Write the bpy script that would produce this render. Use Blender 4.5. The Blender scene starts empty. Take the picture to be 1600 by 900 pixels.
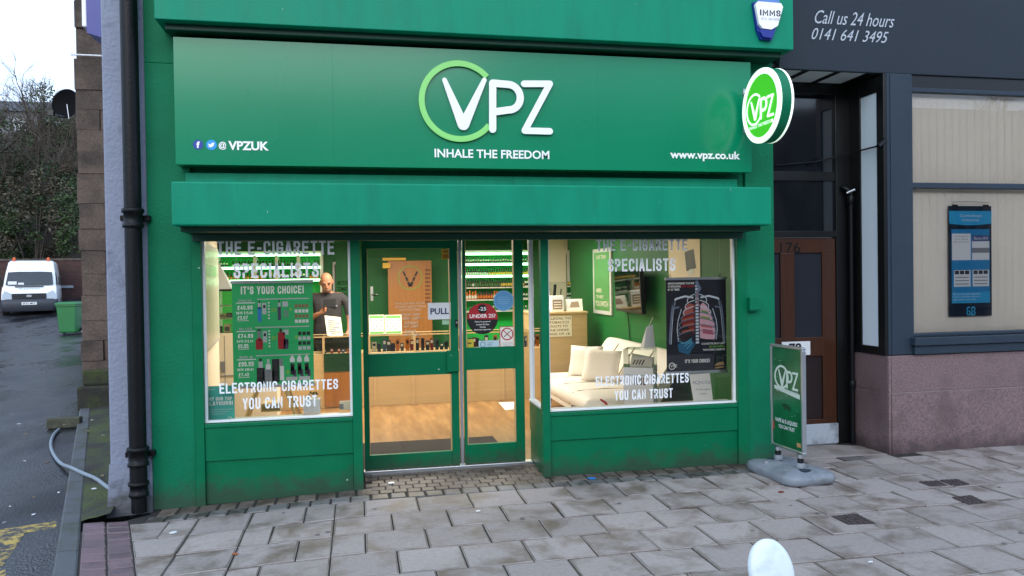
import bpy, bmesh, math, random
from mathutils import Vector as V3, Matrix
random.seed(7)
SC = bpy.context.scene
COL = SC.collection
R = math.radians

# ------------------------------------------------------------------ camera
F_PX = 1200.0                                   # focal length in pixels of the 1600 px wide photograph
YAW, PITCH, ROLL = R(11.369), R(-0.762), R(-0.841)
EYE = V3((0.0, -6.0, 1.6))
fw = V3((math.sin(YAW)*math.cos(PITCH), math.cos(YAW)*math.cos(PITCH), math.sin(PITCH)))
rt0 = V3((math.cos(YAW), -math.sin(YAW), 0)); up0 = rt0.cross(fw)
RT = math.cos(ROLL)*rt0 + math.sin(ROLL)*up0
UP = -math.sin(ROLL)*rt0 + math.cos(ROLL)*up0
cam_d = bpy.data.cameras.new('camera'); cam = bpy.data.objects.new('camera', cam_d); COL.objects.link(cam)
cam.matrix_world = Matrix(((RT.x, UP.x, -fw.x, EYE.x), (RT.y, UP.y, -fw.y, EYE.y), (RT.z, UP.z, -fw.z, EYE.z), (0, 0, 0, 1)))
cam_d.sensor_width = 36.0; cam_d.lens = 36.0*F_PX/1600.0; cam_d.clip_end = 2000; cam_d.clip_start = 0.05
SC.camera = cam
SC.render.resolution_x = 1024; SC.render.resolution_y = 576

# ------------------------------------------------------------------ sky, sun, exposure
SUN_EL, SUN_AZ = R(24), R(196)                  # azimuth from +Y clockwise: behind the camera
w = bpy.data.worlds.new('World'); SC.world = w; w.use_nodes = True
nt = w.node_tree; nt.nodes.clear()
wo = nt.nodes.new('ShaderNodeOutputWorld'); bg = nt.nodes.new('ShaderNodeBackground')
sky = nt.nodes.new('ShaderNodeTexSky'); sky.sky_type = 'NISHITA'; sky.sun_disc = False
sky.sun_elevation = SUN_EL; sky.sun_rotation = SUN_AZ; sky.air_density = 1.0; sky.dust_density = 2.0; sky.ozone_density = 1.5
tc = nt.nodes.new('ShaderNodeTexCoord'); mp = nt.nodes.new('ShaderNodeMapping'); mp.inputs['Scale'].default_value = (1, 1, 2.6)
nz = nt.nodes.new('ShaderNodeTexNoise'); nz.inputs['Scale'].default_value = 2.2; nz.inputs['Detail'].default_value = 6
rp = nt.nodes.new('ShaderNodeValToRGB'); rp.color_ramp.elements[0].position = .30; rp.color_ramp.elements[1].position = .62
rp.color_ramp.elements[0].color = (.72, .72, .72, 1); rp.color_ramp.elements[1].color = (.95, .95, .95, 1)
mx = nt.nodes.new('ShaderNodeMix'); mx.data_type = 'RGBA'
mx.inputs[7].default_value = (6.6, 8.3, 11.0, 1)   # overcast cloud layer, same scale as the physical sky
nt.links.new(tc.outputs['Generated'], mp.inputs[0]); nt.links.new(mp.outputs[0], nz.inputs['Vector'])
nt.links.new(nz.outputs['Fac'], rp.inputs[0]); nt.links.new(rp.outputs[0], mx.inputs[0])
nt.links.new(sky.outputs[0], mx.inputs[6]); nt.links.new(mx.outputs[2], bg.inputs[0])
bg.inputs[1].default_value = 0.13
nt.links.new(bg.outputs[0], wo.inputs[0])
sl = bpy.data.lights.new('sun', 'SUN'); sl.energy = 1.2; sl.angle = R(50); sl.color = (1.0, .97, .93)
so = bpy.data.objects.new('sun', sl); COL.objects.link(so)
sd = V3((math.sin(SUN_AZ)*math.cos(SUN_EL), math.cos(SUN_AZ)*math.cos(SUN_EL), math.sin(SUN_EL)))
so.rotation_euler = sd.to_track_quat('Z', 'Y').to_euler(); so.location = (0, -20, 20)
SC.view_settings.view_transform = 'Standard'; SC.view_settings.look = 'None'
SC.view_settings.exposure = 0.5; SC.view_settings.gamma = 1.0; SC.view_settings.use_curve_mapping = False
def area(name, loc, sx, sy, watts, col, rot=(0, 0, 0)):
    l = bpy.data.lights.new(name, 'AREA'); l.shape = 'RECTANGLE'; l.size = sx; l.size_y = sy; l.energy = watts; l.color = col
    o = bpy.data.objects.new(name, l); COL.objects.link(o); o.location = loc; o.rotation_euler = rot
    return o
WARM = (1.0, .93, .80)
# ceiling lamps of the lit shop
for i, (lx, ly, e) in enumerate(((-.3, 2.3, 30), (1.1, 2.6, 16), (0.2, 3.9, 46), (2.0, 3.7, 36))):
    area('ceiling_lamp', (lx, ly, 2.13), 1.2, .6, e, WARM)

# ------------------------------------------------------------------ picture -> world helpers (points on real planes)
def ray(px, py): return RT*(px-800) + UP*(450-py) + fw*F_PX
def at(px, py, y=0.0):
    q = ray(px, py); return EYE + q*((y-EYE.y)/q.y)
def atx(px, py, x):
    q = ray(px, py); return EYE + q*((x-EYE.x)/q.x)
def atz(px, py, z=0.0):
    q = ray(px, py); return EYE + q*((z-EYE.z)/q.z)

# ------------------------------------------------------------------ materials
def lin(h):
    h = h.lstrip('#'); o = []
    for i in (0, 2, 4):
        c = int(h[i:i+2], 16)/255.0
        o.append(c/12.92 if c <= .04045 else ((c+.055)/1.055)**2.4)
    return (o[0], o[1], o[2], 1)
MATS = {}
def mat(name, col, rough=.5, metal=0.0, var=0.0, vscale=3.0, bump=0.0, bscale=60.0, coat=0.0, emit=None, es=0.0, spec=.5, dirt=None, dscale=1.5, dlo=.5, dhi=.7, detail=5, rvar=0.0, stretch=None, specks=None, splash=None):
    if name in MATS: return MATS[name]
    m = bpy.data.materials.new(name); m.use_nodes = True
    t = m.node_tree; b = t.nodes['Principled BSDF']
    c = lin(col) if isinstance(col, str) else tuple(col)+(1,)
    b.inputs['Base Color'].default_value = c; b.inputs['Roughness'].default_value = rough; b.inputs['Metallic'].default_value = metal
    b.inputs['Coat Weight'].default_value = coat; b.inputs['Coat Roughness'].default_value = .15; b.inputs['Specular IOR Level'].default_value = spec
    if emit:
        b.inputs['Emission Color'].default_value = lin(emit); b.inputs['Emission Strength'].default_value = es
    if var or bump or dirt or rvar or specks or splash:
        co = t.nodes.new('ShaderNodeTexCoord'); src = co.outputs['Object']
        if stretch:
            sm = t.nodes.new('ShaderNodeMapping'); sm.inputs['Scale'].default_value = stretch
            t.links.new(src, sm.inputs[0]); src = sm.outputs[0]
        last = None
        if var or rvar:
            n = t.nodes.new('ShaderNodeTexNoise'); n.inputs['Scale'].default_value = vscale; n.inputs['Detail'].default_value = detail
            t.links.new(src, n.inputs['Vector'])
            if var:
                r_ = t.nodes.new('ShaderNodeMapRange'); r_.inputs[1].default_value = .3; r_.inputs[2].default_value = .7
                r_.inputs[3].default_value = 1-var; r_.inputs[4].default_value = 1+var
                t.links.new(n.outputs['Fac'], r_.inputs[0])
                mm = t.nodes.new('ShaderNodeVectorMath'); mm.operation = 'SCALE'; mm.inputs[0].default_value = c[:3]
                t.links.new(r_.outputs[0], mm.inputs['Scale']); last = mm.outputs[0]
            if rvar:
                r2 = t.nodes.new('ShaderNodeMapRange'); r2.inputs[1].default_value = .3; r2.inputs[2].default_value = .7
                r2.inputs[3].default_value = max(.02, rough-rvar); r2.inputs[4].default_value = min(1, rough+rvar)
                t.links.new(n.outputs['Fac'], r2.inputs[0]); t.links.new(r2.outputs[0], b.inputs['Roughness'])
        if dirt:
            n2 = t.nodes.new('ShaderNodeTexNoise'); n2.inputs['Scale'].default_value = dscale; n2.inputs['Detail'].default_value = 8; n2.inputs['Roughness'].default_value = .65
            t.links.new(src, n2.inputs['Vector'])
            r3 = t.nodes.new('ShaderNodeMapRange'); r3.inputs[1].default_value = dlo; r3.inputs[2].default_value = dhi
            t.links.new(n2.outputs['Fac'], r3.inputs[0])
            mi = t.nodes.new('ShaderNodeMix'); mi.data_type = 'RGBA'; mi.inputs[6].default_value = c; mi.inputs[7].default_value = lin(dirt)
            if last: t.links.new(last, mi.inputs[6])
            t.links.new(r3.outputs[0], mi.inputs[0]); last = mi.outputs[2]
        if splash:                                             # road splash dried on the lowest 20 cm, with a ragged edge
            sp = t.nodes.new('ShaderNodeSeparateXYZ'); t.links.new(src, sp.inputs[0]); n5 = t.nodes.new('ShaderNodeTexNoise'); n5.inputs['Scale'].default_value = 7; n5.inputs['Detail'].default_value = 7; n5.inputs['Roughness'].default_value = .7
            t.links.new(src, n5.inputs['Vector']); ml = t.nodes.new('ShaderNodeMath'); ml.operation = 'MULTIPLY_ADD'; ml.inputs[1].default_value = -.42; t.links.new(n5.outputs['Fac'], ml.inputs[0]); t.links.new(sp.outputs[2], ml.inputs[2])
            r5 = t.nodes.new('ShaderNodeMapRange'); r5.inputs[1].default_value = -.20; r5.inputs[2].default_value = -.05; r5.inputs[3].default_value = .75; r5.inputs[4].default_value = 0; t.links.new(ml.outputs[0], r5.inputs[0])
            m5 = t.nodes.new('ShaderNodeMix'); m5.data_type = 'RGBA'; m5.inputs[6].default_value = c; m5.inputs[7].default_value = lin(splash)
            if last: t.links.new(last, m5.inputs[6])
            t.links.new(r5.outputs[0], m5.inputs[0]); last = m5.outputs[2]
        if specks:                                             # little chips in the paint
            vo = t.nodes.new('ShaderNodeTexVoronoi'); vo.inputs['Scale'].default_value = 5.5; t.links.new(src, vo.inputs['Vector'])
            n6 = t.nodes.new('ShaderNodeTexNoise'); n6.inputs['Scale'].default_value = 90; t.links.new(src, n6.inputs['Vector'])
            ad = t.nodes.new('ShaderNodeMath'); ad.operation = 'MULTIPLY_ADD'; ad.inputs[1].default_value = .09; t.links.new(n6.outputs['Fac'], ad.inputs[0]); t.links.new(vo.outputs['Distance'], ad.inputs[2])
            r6 = t.nodes.new('ShaderNodeMapRange'); r6.inputs[1].default_value = .072; r6.inputs[2].default_value = .082; r6.inputs[3].default_value = 1; r6.inputs[4].default_value = 0; t.links.new(ad.outputs[0], r6.inputs[0])
            m6 = t.nodes.new('ShaderNodeMix'); m6.data_type = 'RGBA'; m6.inputs[6].default_value = c; m6.inputs[7].default_value = lin(specks)
            if last: t.links.new(last, m6.inputs[6])
            t.links.new(r6.outputs[0], m6.inputs[0]); last = m6.outputs[2]
        if last: t.links.new(last, b.inputs['Base Color'])
        if bump:
            n4 = t.nodes.new('ShaderNodeTexNoise'); n4.inputs['Scale'].default_value = bscale; n4.inputs['Detail'].default_value = 4
            t.links.new(src, n4.inputs['Vector'])
            bp = t.nodes.new('ShaderNodeBump'); bp.inputs['Strength'].default_value = bump; bp.inputs['Distance'].default_value = .02
            t.links.new(n4.outputs['Fac'], bp.inputs['Height']); t.links.new(bp.outputs[0], b.inputs['Normal'])
    MATS[name] = m
    return m
def glass_mat(name, tint=(1, 1, 1), ior=1.5, dust=0.0, rough=0.0):
    m = bpy.data.materials.new(name); m.use_nodes = True; t = m.node_tree; t.nodes.clear()
    o = t.nodes.new('ShaderNodeOutputMaterial'); tr = t.nodes.new('ShaderNodeBsdfTransparent'); gl = t.nodes.new('ShaderNodeBsdfGlossy')
    fr = t.nodes.new('ShaderNodeFresnel'); fr.inputs[0].default_value = ior; mxs = t.nodes.new('ShaderNodeMixShader')
    tr.inputs[0].default_value = (*tint, 1); gl.inputs['Roughness'].default_value = rough
    t.links.new(fr.outputs[0], mxs.inputs[0]); t.links.new(tr.outputs[0], mxs.inputs[1]); t.links.new(gl.outputs[0], mxs.inputs[2])
    t.links.new(mxs.outputs[0], o.inputs[0]); MATS[name] = m
    return m

# ------------------------------------------------------------------ mesh builder
class Fr:
    """A flat frame: origin, u to the right, v up, n towards the viewer."""
    def __init__(s, o, u=(1, 0, 0), v=(0, 0, 1)):
        s.o = V3(o); s.u = V3(u).normalized(); s.v = V3(v).normalized(); s.n = s.u.cross(s.v)
    def p(s, a, b, d=0.0): return s.o + s.u*a + s.v*b + s.n*d
_tcache = {}
def text_geo(s, bold, italic):
    k = (s, bold, italic)
    if k not in _tcache:
        cu = bpy.data.curves.new('t', 'FONT'); cu.body = s; cu.resolution_u = 3; cu.offset = bold; cu.shear = italic
        o = bpy.data.objects.new('t', cu); COL.objects.link(o)
        dg = bpy.context.evaluated_depsgraph_get(); dg.update()
        me = bpy.data.meshes.new_from_object(o.evaluated_get(dg))
        vs = [v.co.copy() for v in me.vertices]; fs = [tuple(p.vertices) for p in me.polygons]
        bpy.data.objects.remove(o); bpy.data.curves.remove(cu); bpy.data.meshes.remove(me)
        _tcache[k] = (vs, fs)
    return _tcache[k]
# a condensed stroke alphabet for the printed and vinyl lettering
_O = [(0, .15), (0, .85), (.25, 1), (.75, 1), (1, .85), (1, .15), (.75, 0), (.25, 0), (0, .15)]
GLY = {'A': [[(0, 0), (.42, 1), (.58, 1), (1, 0)], [(.16, .26), (.84, .26)]], 'B': [[(0, 0), (0, 1), (.7, 1), (1, .87), (1, .65), (.75, .53), (0, .53)], [(.75, .53), (1, .4), (1, .14), (.7, 0), (0, 0)]],
 'C': [[(1, .76), (1, .86), (.75, 1), (.25, 1), (0, .85), (0, .15), (.25, 0), (.75, 0), (1, .14), (1, .24)]], 'D': [[(0, 0), (0, 1), (.65, 1), (1, .85), (1, .15), (.65, 0), (0, 0)]],
 'E': [[(1, 1), (0, 1), (0, 0), (1, 0)], [(0, .52), (.85, .52)]], 'F': [[(1, 1), (0, 1), (0, 0)], [(0, .52), (.85, .52)]], 'G': [[(1, .77), (1, .86), (.75, 1), (.25, 1), (0, .85), (0, .15), (.25, 0), (.75, 0), (1, .15), (1, .47), (.55, .47)]],
 'H': [[(0, 0), (0, 1)], [(1, 0), (1, 1)], [(0, .51), (1, .51)]], 'I': [[(.5, 0), (.5, 1)]], 'J': [[(1, 1), (1, .15), (.75, 0), (.25, 0), (0, .15), (0, .28)]], 'K': [[(0, 0), (0, 1)], [(1, 1), (.05, .42)], [(.32, .6), (1, 0)]],
 'L': [[(0, 1), (0, 0), (1, 0)]], 'M': [[(0, 0), (0, 1), (.5, .3), (1, 1), (1, 0)]], 'N': [[(0, 0), (0, 1), (1, 0), (1, 1)]], 'O': [_O], 'P': [[(0, 0), (0, 1), (.7, 1), (1, .86), (1, .6), (.7, .46), (0, .46)]],
 'Q': [_O, [(.6, .25), (1.05, -.05)]], 'R': [[(0, 0), (0, 1), (.7, 1), (1, .86), (1, .62), (.7, .48), (0, .48)], [(.55, .48), (1, 0)]],
 'S': [[(1, .74), (1, .87), (.75, 1), (.25, 1), (0, .87), (0, .66), (.2, .55), (.8, .45), (1, .34), (1, .13), (.75, 0), (.25, 0), (0, .13), (0, .26)]], 'T': [[(0, 1), (1, 1)], [(.5, 1), (.5, 0)]],
 'U': [[(0, 1), (0, .15), (.25, 0), (.75, 0), (1, .15), (1, 1)]], 'V': [[(0, 1), (.5, 0), (1, 1)]], 'W': [[(0, 1), (.25, 0), (.5, .7), (.75, 0), (1, 1)]], 'X': [[(0, 0), (1, 1)], [(0, 1), (1, 0)]],
 'Y': [[(0, 1), (.5, .45), (1, 1)], [(.5, .45), (.5, 0)]], 'Z': [[(0, 1), (1, 1), (0, 0), (1, 0)]], '0': [_O], '1': [[(.15, .8), (.6, 1), (.6, 0)]], '2': [[(0, .75), (0, .87), (.25, 1), (.75, 1), (1, .87), (1, .65), (0, 0), (1, 0)]],
 '3': [[(0, .87), (.25, 1), (.75, 1), (1, .87), (1, .65), (.75, .53), (.4, .53)], [(.75, .53), (1, .4), (1, .13), (.75, 0), (.25, 0), (0, .13)]], '4': [[(.8, 0), (.8, 1), (0, .28), (1.05, .28)]],
 '5': [[(1, 1), (0, 1), (0, .56), (.75, .6), (1, .47), (1, .13), (.75, 0), (.25, 0), (0, .13)]], '6': [[(1, .85), (.75, 1), (.25, 1), (0, .85), (0, .15), (.25, 0), (.75, 0), (1, .15), (1, .42), (.75, .55), (.05, .52)]],
 '7': [[(0, 1), (1, 1), (.35, 0)]], '8': [_O, [(.05, .52), (.95, .52)]], '9': [[(0, .15), (.25, 0), (.75, 0), (1, .15), (1, .85), (.75, 1), (.25, 1), (0, .85), (0, .58), (.25, .45), (.95, .48)]],
 '.': [[(.5, 0), (.5, .09)]], '!': [[(.5, .3), (.5, 1)], [(.5, 0), (.5, .09)]], '?': [[(0, .75), (0, .87), (.25, 1), (.75, 1), (1, .87), (1, .62), (.5, .45), (.5, .28)], [(.5, 0), (.5, .09)]], "'": [[(.5, .75), (.5, 1)]], '-': [[(.1, .45), (.9, .45)]], '+': [[(0, .45), (1, .45)], [(.5, .2), (.5, .7)]],
 '\u00a3': [[(1, .8), (.8, 1), (.4, 1), (.25, .85), (.25, .1), (0, 0), (1, 0)], [(0, .48), (.75, .48)]], '&': [[(1, 0), (.2, .75), (.3, 1), (.6, 1), (.7, .75), (.1, .4), (.0, .15), (.3, 0), (.6, 0), (1, .4)]], '%': [[(0, 0), (1, 1)], [(.1, .8), (.1, .95)], [(.9, .05), (.9, .2)]]}
def stroke_text(s, st=.15):
    vs = []; fs = []; x = 0.0
    for ch in s:
        if ch == ' ': x += .34; continue
        g_ = GLY.get(ch, GLY.get(ch.upper())); w_ = {'I': .17, '.': .17, '!': .17, "'": .17, '1': .34, 'M': .66, 'W': .74, '-': .36}.get(ch, .5)
        for k_, pl in enumerate(g_):
            P_ = [(x+st/2+a*max(0, w_-st), st/2+b*(1-st)) for a, b in pl]; n = len(P_); cl = P_[0] == P_[-1]; base = len(vs)
            for i in range(n):
                p0 = P_[i-1] if i else (P_[n-2] if cl else None); p1 = P_[i+1] if i < n-1 else (P_[1] if cl else None); ns = []
                for a, b in ((p0, P_[i]), (P_[i], p1)):
                    if a is None or b is None: continue
                    L = math.hypot(b[0]-a[0], b[1]-a[1]); ns.append((-(b[1]-a[1])/L, (b[0]-a[0])/L))
                if len(ns) == 1: m_ = ns[0]; e = st/2
                else:
                    m_ = (ns[0][0]+ns[1][0], ns[0][1]+ns[1][1]); L = math.hypot(*m_); m_ = (m_[0]/L, m_[1]/L); e = st/2/max(.45, m_[0]*ns[0][0]+m_[1]*ns[0][1])
                q = P_[i]; ex = (0, 0)
                if len(ns) == 1: t_ = (ns[0][1], -ns[0][0]); sg = -1 if p0 is None else 1; ex = (t_[0]*st/2*sg, t_[1]*st/2*sg)
                vs += [V3((q[0]+m_[0]*e+ex[0], q[1]+m_[1]*e+ex[1], .0004*k_)), V3((q[0]-m_[0]*e+ex[0], q[1]-m_[1]*e+ex[1], .0004*k_))]
            fs += [(base+2*i+1, base+2*i+3, base+2*i+2, base+2*i) for i in range(n-1)]
        x += w_+.13
    return vs, fs
class MB:
    def __init__(s): s.v = []; s.f = []; s.m = []; s.sm = []; s.mats = []
    def mi(s, m):
        if m not in s.mats: s.mats.append(m)
        return s.mats.index(m)
    def add(s, vs, fs, m, smooth=False):
        b = len(s.v); s.v += [V3(v) for v in vs]; i = s.mi(m)
        for f in fs: s.f.append(tuple(b+k for k in f)); s.m.append(i); s.sm.append(smooth)
        return s
    def box(s, x0, x1, y0, y1, z0, z1, m):
        return s.add([(x0, y0, z0), (x1, y0, z0), (x1, y1, z0), (x0, y1, z0), (x0, y0, z1), (x1, y0, z1), (x1, y1, z1), (x0, y1, z1)],
                     [(0, 3, 2, 1), (4, 5, 6, 7), (0, 1, 5, 4), (1, 2, 6, 5), (2, 3, 7, 6), (3, 0, 4, 7)], m)
    def fbox(s, fr, u0, u1, v0, v1, d0, d1, m):
        c = [fr.p(a, b, d) for d in (d0, d1) for (a, b) in ((u0, v0), (u1, v0), (u1, v1), (u0, v1))]
        return s.add(c, [(0, 3, 2, 1), (4, 5, 6, 7), (0, 1, 5, 4), (1, 2, 6, 5), (2, 3, 7, 6), (3, 0, 4, 7)], m)
    def quad(s, pts, m): return s.add(pts, [tuple(range(len(pts)))], m)
    def rect(s, fr, u0, u1, v0, v1, d, m): return s.quad([fr.p(u0, v0, d), fr.p(u1, v0, d), fr.p(u1, v1, d), fr.p(u0, v1, d)], m)
    def poly(s, fr, pts, d, m): return s.quad([fr.p(a, b, d) for a, b in pts], m)
    def prism(s, fr, pts, d0, d1, m, smooth=False):
        n = len(pts)
        ar = sum(pts[i][0]*pts[(i+1) % n][1]-pts[(i+1) % n][0]*pts[i][1] for i in range(n))
        if ar < 0: pts = pts[::-1]
        vs = [fr.p(a, b, d0) for a, b in pts] + [fr.p(a, b, d1) for a, b in pts]
        s.add(vs, [tuple(range(n-1, -1, -1)), tuple(range(n, 2*n))], m)
        s.add(vs, [(i, (i+1) % n, n+(i+1) % n, n+i) for i in range(n)], m, smooth)
        return s
    def ring(s, fr, cu, cv, ro, ri, d0, d1, m, a0=0.0, a1=360.0, n=40, sq=1.0):
        full = abs(a1-a0-360) < 1e-6; k = n if full else n+1
        vs = []
        for i in range(k):
            a = R(a0+(a1-a0)*i/n)
            for r_, d in ((ro, d0), (ri, d0), (ri, d1), (ro, d1)):
                vs.append(fr.p(cu+r_*math.cos(a)*sq, cv+r_*math.sin(a), d))
        fs = []
        for i in range(n):
            j = (i+1) % k
            for q in range(4): fs.append((4*i+q, 4*i+(q+1) % 4, 4*j+(q+1) % 4, 4*j+q))
        if not full: fs += [(0, 1, 2, 3), (4*n+3, 4*n+2, 4*n+1, 4*n)]
        return s.add(vs, fs, m)
    def disc(s, fr, cu, cv, r_, d, m, n=28, sq=1.0):
        return s.poly(fr, [(cu+sq*r_*math.cos(2*math.pi*i/n), cv+r_*math.sin(2*math.pi*i/n)) for i in range(n)], d, m)
    def cyl(s, p0, p1, r0, m, r1=None, n=16, smooth=True, cap=True): return s.tube([p0, p1], [r0, r0 if r1 is None else r1], m, n, smooth, cap)
    def tube(s, pts, rad, m, n=10, smooth=True, cap=True):
        pts = [V3(p) for p in pts]; k = len(pts)
        if not hasattr(rad, '__len__'): rad = [rad]*k
        t0 = (pts[1]-pts[0]).normalized(); a = V3((0, 0, 1)) if abs(t0.z) < .9 else V3((1, 0, 0))
        u = t0.cross(a).normalized(); vs = []
        for i in range(k):
            t = (pts[min(i+1, k-1)]-pts[max(i-1, 0)]).normalized()
            u = (u - t*u.dot(t)).normalized(); v = t.cross(u)
            for j in range(n):
                an = 2*math.pi*j/n; vs.append(pts[i]+(u*math.cos(an)+v*math.sin(an))*rad[i])
        fs = [(i*n+j, i*n+(j+1) % n, (i+1)*n+(j+1) % n, (i+1)*n+j) for i in range(k-1) for j in range(n)]
        s.add(vs, fs, m, smooth)
        if cap: s.add(vs[:n], [tuple(range(n-1, -1, -1))], m); s.add(vs[-n:], [tuple(range(n))], m)
        return s
    def lathe(s, o, prof, m, n=20, smooth=True, ax=(0, 0, 1)):
        ax = V3(ax).normalized()
        return s.tube_prof(V3(o), ax, prof, m, n, smooth)
    def tube_prof(s, o, ax, prof, m, n, smooth):
        a = V3((1, 0, 0)) if abs(ax.x) < .9 else V3((0, 1, 0)); u = ax.cross(a).normalized(); v = ax.cross(u); vs = []
        for r_, z in prof:
            for j in range(n):
                an = 2*math.pi*j/n; vs.append(o+ax*z+(u*math.cos(an)+v*math.sin(an))*r_)
        k = len(prof)
        s.add(vs, [(i*n+j, i*n+(j+1) % n, (i+1)*n+(j+1) % n, (i+1)*n+j) for i in range(k-1) for j in range(n)], m, smooth)
        s.add(vs[:n], [tuple(range(n-1, -1, -1))], m); s.add(vs[-n:], [tuple(range(n))], m)
        return s
    def ell(s, c, r_, m, nu=16, nv=10):
        c = V3(c); vs = [c+V3((0, 0, -r_[2]))]
        for i in range(1, nv):
            ph = -math.pi/2+math.pi*i/nv
            for j in range(nu):
                th = 2*math.pi*j/nu; vs.append(c+V3((r_[0]*math.cos(ph)*math.cos(th), r_[1]*math.cos(ph)*math.sin(th), r_[2]*math.sin(ph))))
        vs.append(c+V3((0, 0, r_[2]))); t = len(vs)-1
        fs = [(0, 1+(j+1) % nu, 1+j) for j in range(nu)]
        for i in range(nv-2):
            for j in range(nu): fs.append((1+i*nu+j, 1+i*nu+(j+1) % nu, 1+(i+1)*nu+(j+1) % nu, 1+(i+1)*nu+j))
        fs += [(t, 1+(nv-2)*nu+j, 1+(nv-2)*nu+(j+1) % nu) for j in range(nu)]
        return s.add(vs, fs, m, True)
    def loft(s, rings, m, smooth=True, cap=True):
        n = len(rings[0]); vs = [p for r_ in rings for p in r_]
        s.add(vs, [(i*n+j, i*n+(j+1) % n, (i+1)*n+(j+1) % n, (i+1)*n+j) for i in range(len(rings)-1) for j in range(n)], m, smooth)
        if cap: s.add(rings[0], [tuple(range(n-1, -1, -1))], m); s.add(rings[-1], [tuple(range(n))], m)
        return s
    def text(s, str_, fr, u0, u1, v0, v1, d, m, bold=0.0, italic=0.0, thick=0.0, style=None):
        """Lettering whose inked box fills u0..u1 x v0..v1 of the frame; u1 None keeps the font's proportions."""
        vs, fs = text_geo(str_, bold, italic) if style != 'din' else stroke_text(str_, .165+bold*.5)
        if not vs: return s
        xa = min(v.x for v in vs); xb = max(v.x for v in vs); ya = min(v.y for v in vs); yb = max(v.y for v in vs)
        sy = (v1-v0)/max(1e-6, yb-ya); sx = sy if u1 is None else (u1-u0)/max(1e-6, xb-xa)
        s.add([fr.p(u0+(v.x-xa)*sx, v0+(v.y-ya)*sy, d+thick+(v.z if style else 0)) for v in vs], fs, m)
        return s
    def build(s, name, parent=None, label=None, cat=None, group=None, kind=None, bevel=0.0, weld=False, loc=None, segs=2):
        off = V3((0, 0, 0)); q = parent
        while q: off += q.location; q = q.parent
        L = V3(loc) if loc is not None else V3((0, 0, 0))
        me = bpy.data.meshes.new(name); me.from_pydata([tuple(v-off-L) for v in s.v], [], s.f)
        for m in s.mats: me.materials.append(m)
        me.polygons.foreach_set('material_index', s.m); me.polygons.foreach_set('use_smooth', s.sm)
        if weld:
            bm = bmesh.new(); bm.from_mesh(me); bmesh.ops.remove_doubles(bm, verts=bm.verts, dist=1e-5); bm.to_mesh(me); bm.free()
        me.update()
        o = bpy.data.objects.new(name, me); COL.objects.link(o)
        if parent: o.parent = parent
        o.location = L
        if bevel:
            b = o.modifiers.new('bevel', 'BEVEL'); b.width = bevel; b.segments = segs; b.limit_method = 'ANGLE'; b.angle_limit = R(40); b.harden_normals = False
        return tag(o, label, cat, group, kind)
def tag(o, label=None, cat=None, group=None, kind=None):
    for k, v in (('label', label), ('category', cat), ('group', group), ('kind', kind)):
        if v: o[k] = v
    return o
def thing(name, label, cat, loc=(0, 0, 0), group=None):
    o = bpy.data.objects.new(name, None); COL.objects.link(o); o.location = loc; o.empty_display_size = .2
    return tag(o, label, cat, group)
def spin(o, rz): o.rotation_euler = (0, 0, rz)

# ------------------------------------------------------------------ palette
GREEN = '#06704a'
M_rend = mat('green_render', '#00724e', .6, spec=.2, splash='#3d4a40', specks='#0d3d2c', var=.14, vscale=2.5, bump=.22, bscale=60, dirt='#075a45', dscale=3.0, dlo=.62, dhi=.8)
M_paint = mat('green_gloss_paint', '#006c47', .42, spec=.2, splash='#3a473c', specks='#9fb8a8', var=.05, vscale=6, bump=.05, bscale=20, rvar=.08)
M_box = mat('green_sheet_metal', '#048a6a', .45, spec=.2, specks='#a8c4b4', var=.07, vscale=3, dirt='#0a7a5f', dscale=2.2, dlo=.5, dhi=.8, stretch=(2.2, 2.2, .5), bump=.12, bscale=90, rvar=.06)
M_sign = mat('green_sign_panel', '#00845b', .28, spec=.2, var=.03, vscale=1.2, bump=.05, bscale=1.6, coat=.55, rvar=.05)
M_fit = mat('green_fitting_paint', '#00704c', .4, spec=.25, var=.06, vscale=9)
M_dgreen = mat('shaded_green_paint', '#03412f', .5, var=.05)  # green with the shade under cornice and shutter box put into its colour
M_white = mat('white_acrylic', '#fcfdfc', .35)
M_vinyl = mat('pale_vinyl', '#f4f8fa', .5)
M_lime = mat('lime_acrylic', '#8fe07a', .35)
M_black = mat('black_paint', '#0b0c0e', .35, var=.15, vscale=5)
M_blk = mat('black_plastic', '#0e0e10', .4)
M_dk = mat('charcoal_paint', '#2b3845', .5, spec=.3, var=.05, vscale=4, bump=.12, bscale=80)
M_dks = mat('charcoal_sign', '#2b3540', .5, var=.04, vscale=3, bump=.08, bscale=90)
M_gran = mat('red_granite', '#7b6667', .42, var=.35, vscale=70, bump=.05, bscale=60, dirt='#604f50', dscale=2, dlo=.5, dhi=.75, detail=2, splash='#43383a')
M_grey = mat('lilac_grey_render', '#878ea1', .7, var=.06, vscale=3, bump=.4, bscale=40, splash='#4a4b45', dirt='#5f6675', dscale=3.5, dlo=.58, dhi=.75)
M_stone = mat('sooty_sandstone', '#4f4640', .9, var=.35, vscale=4, bump=.8, bscale=25, dirt='#2b2826', dscale=1.7, dlo=.45, dhi=.7)
M_iron = mat('black_cast_iron', '#0d0f12', .45, spec=.25, var=.2, vscale=8, bump=.15, bscale=60)
M_cream = mat('cream_wall', '#e6dcc4', .7, var=.02)
M_ceil = mat('white_ceiling', '#ece4d2', .8)
M_gwall = mat('green_interior_wall', '#07682a', .55, var=.05, vscale=2)
M_pale = mat('pale_wood', '#c9ac7c', .45, var=.06, vscale=3, stretch=(.5, 6, 6))
M_brown = mat('brown_wood_door', '#a06a33', .4, var=.12, vscale=4, stretch=(8, 8, .6))
M_maho = mat('mahogany_door', '#3f2110', .35, var=.18, vscale=5, stretch=(9, 9, .7), coat=.2)
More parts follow.
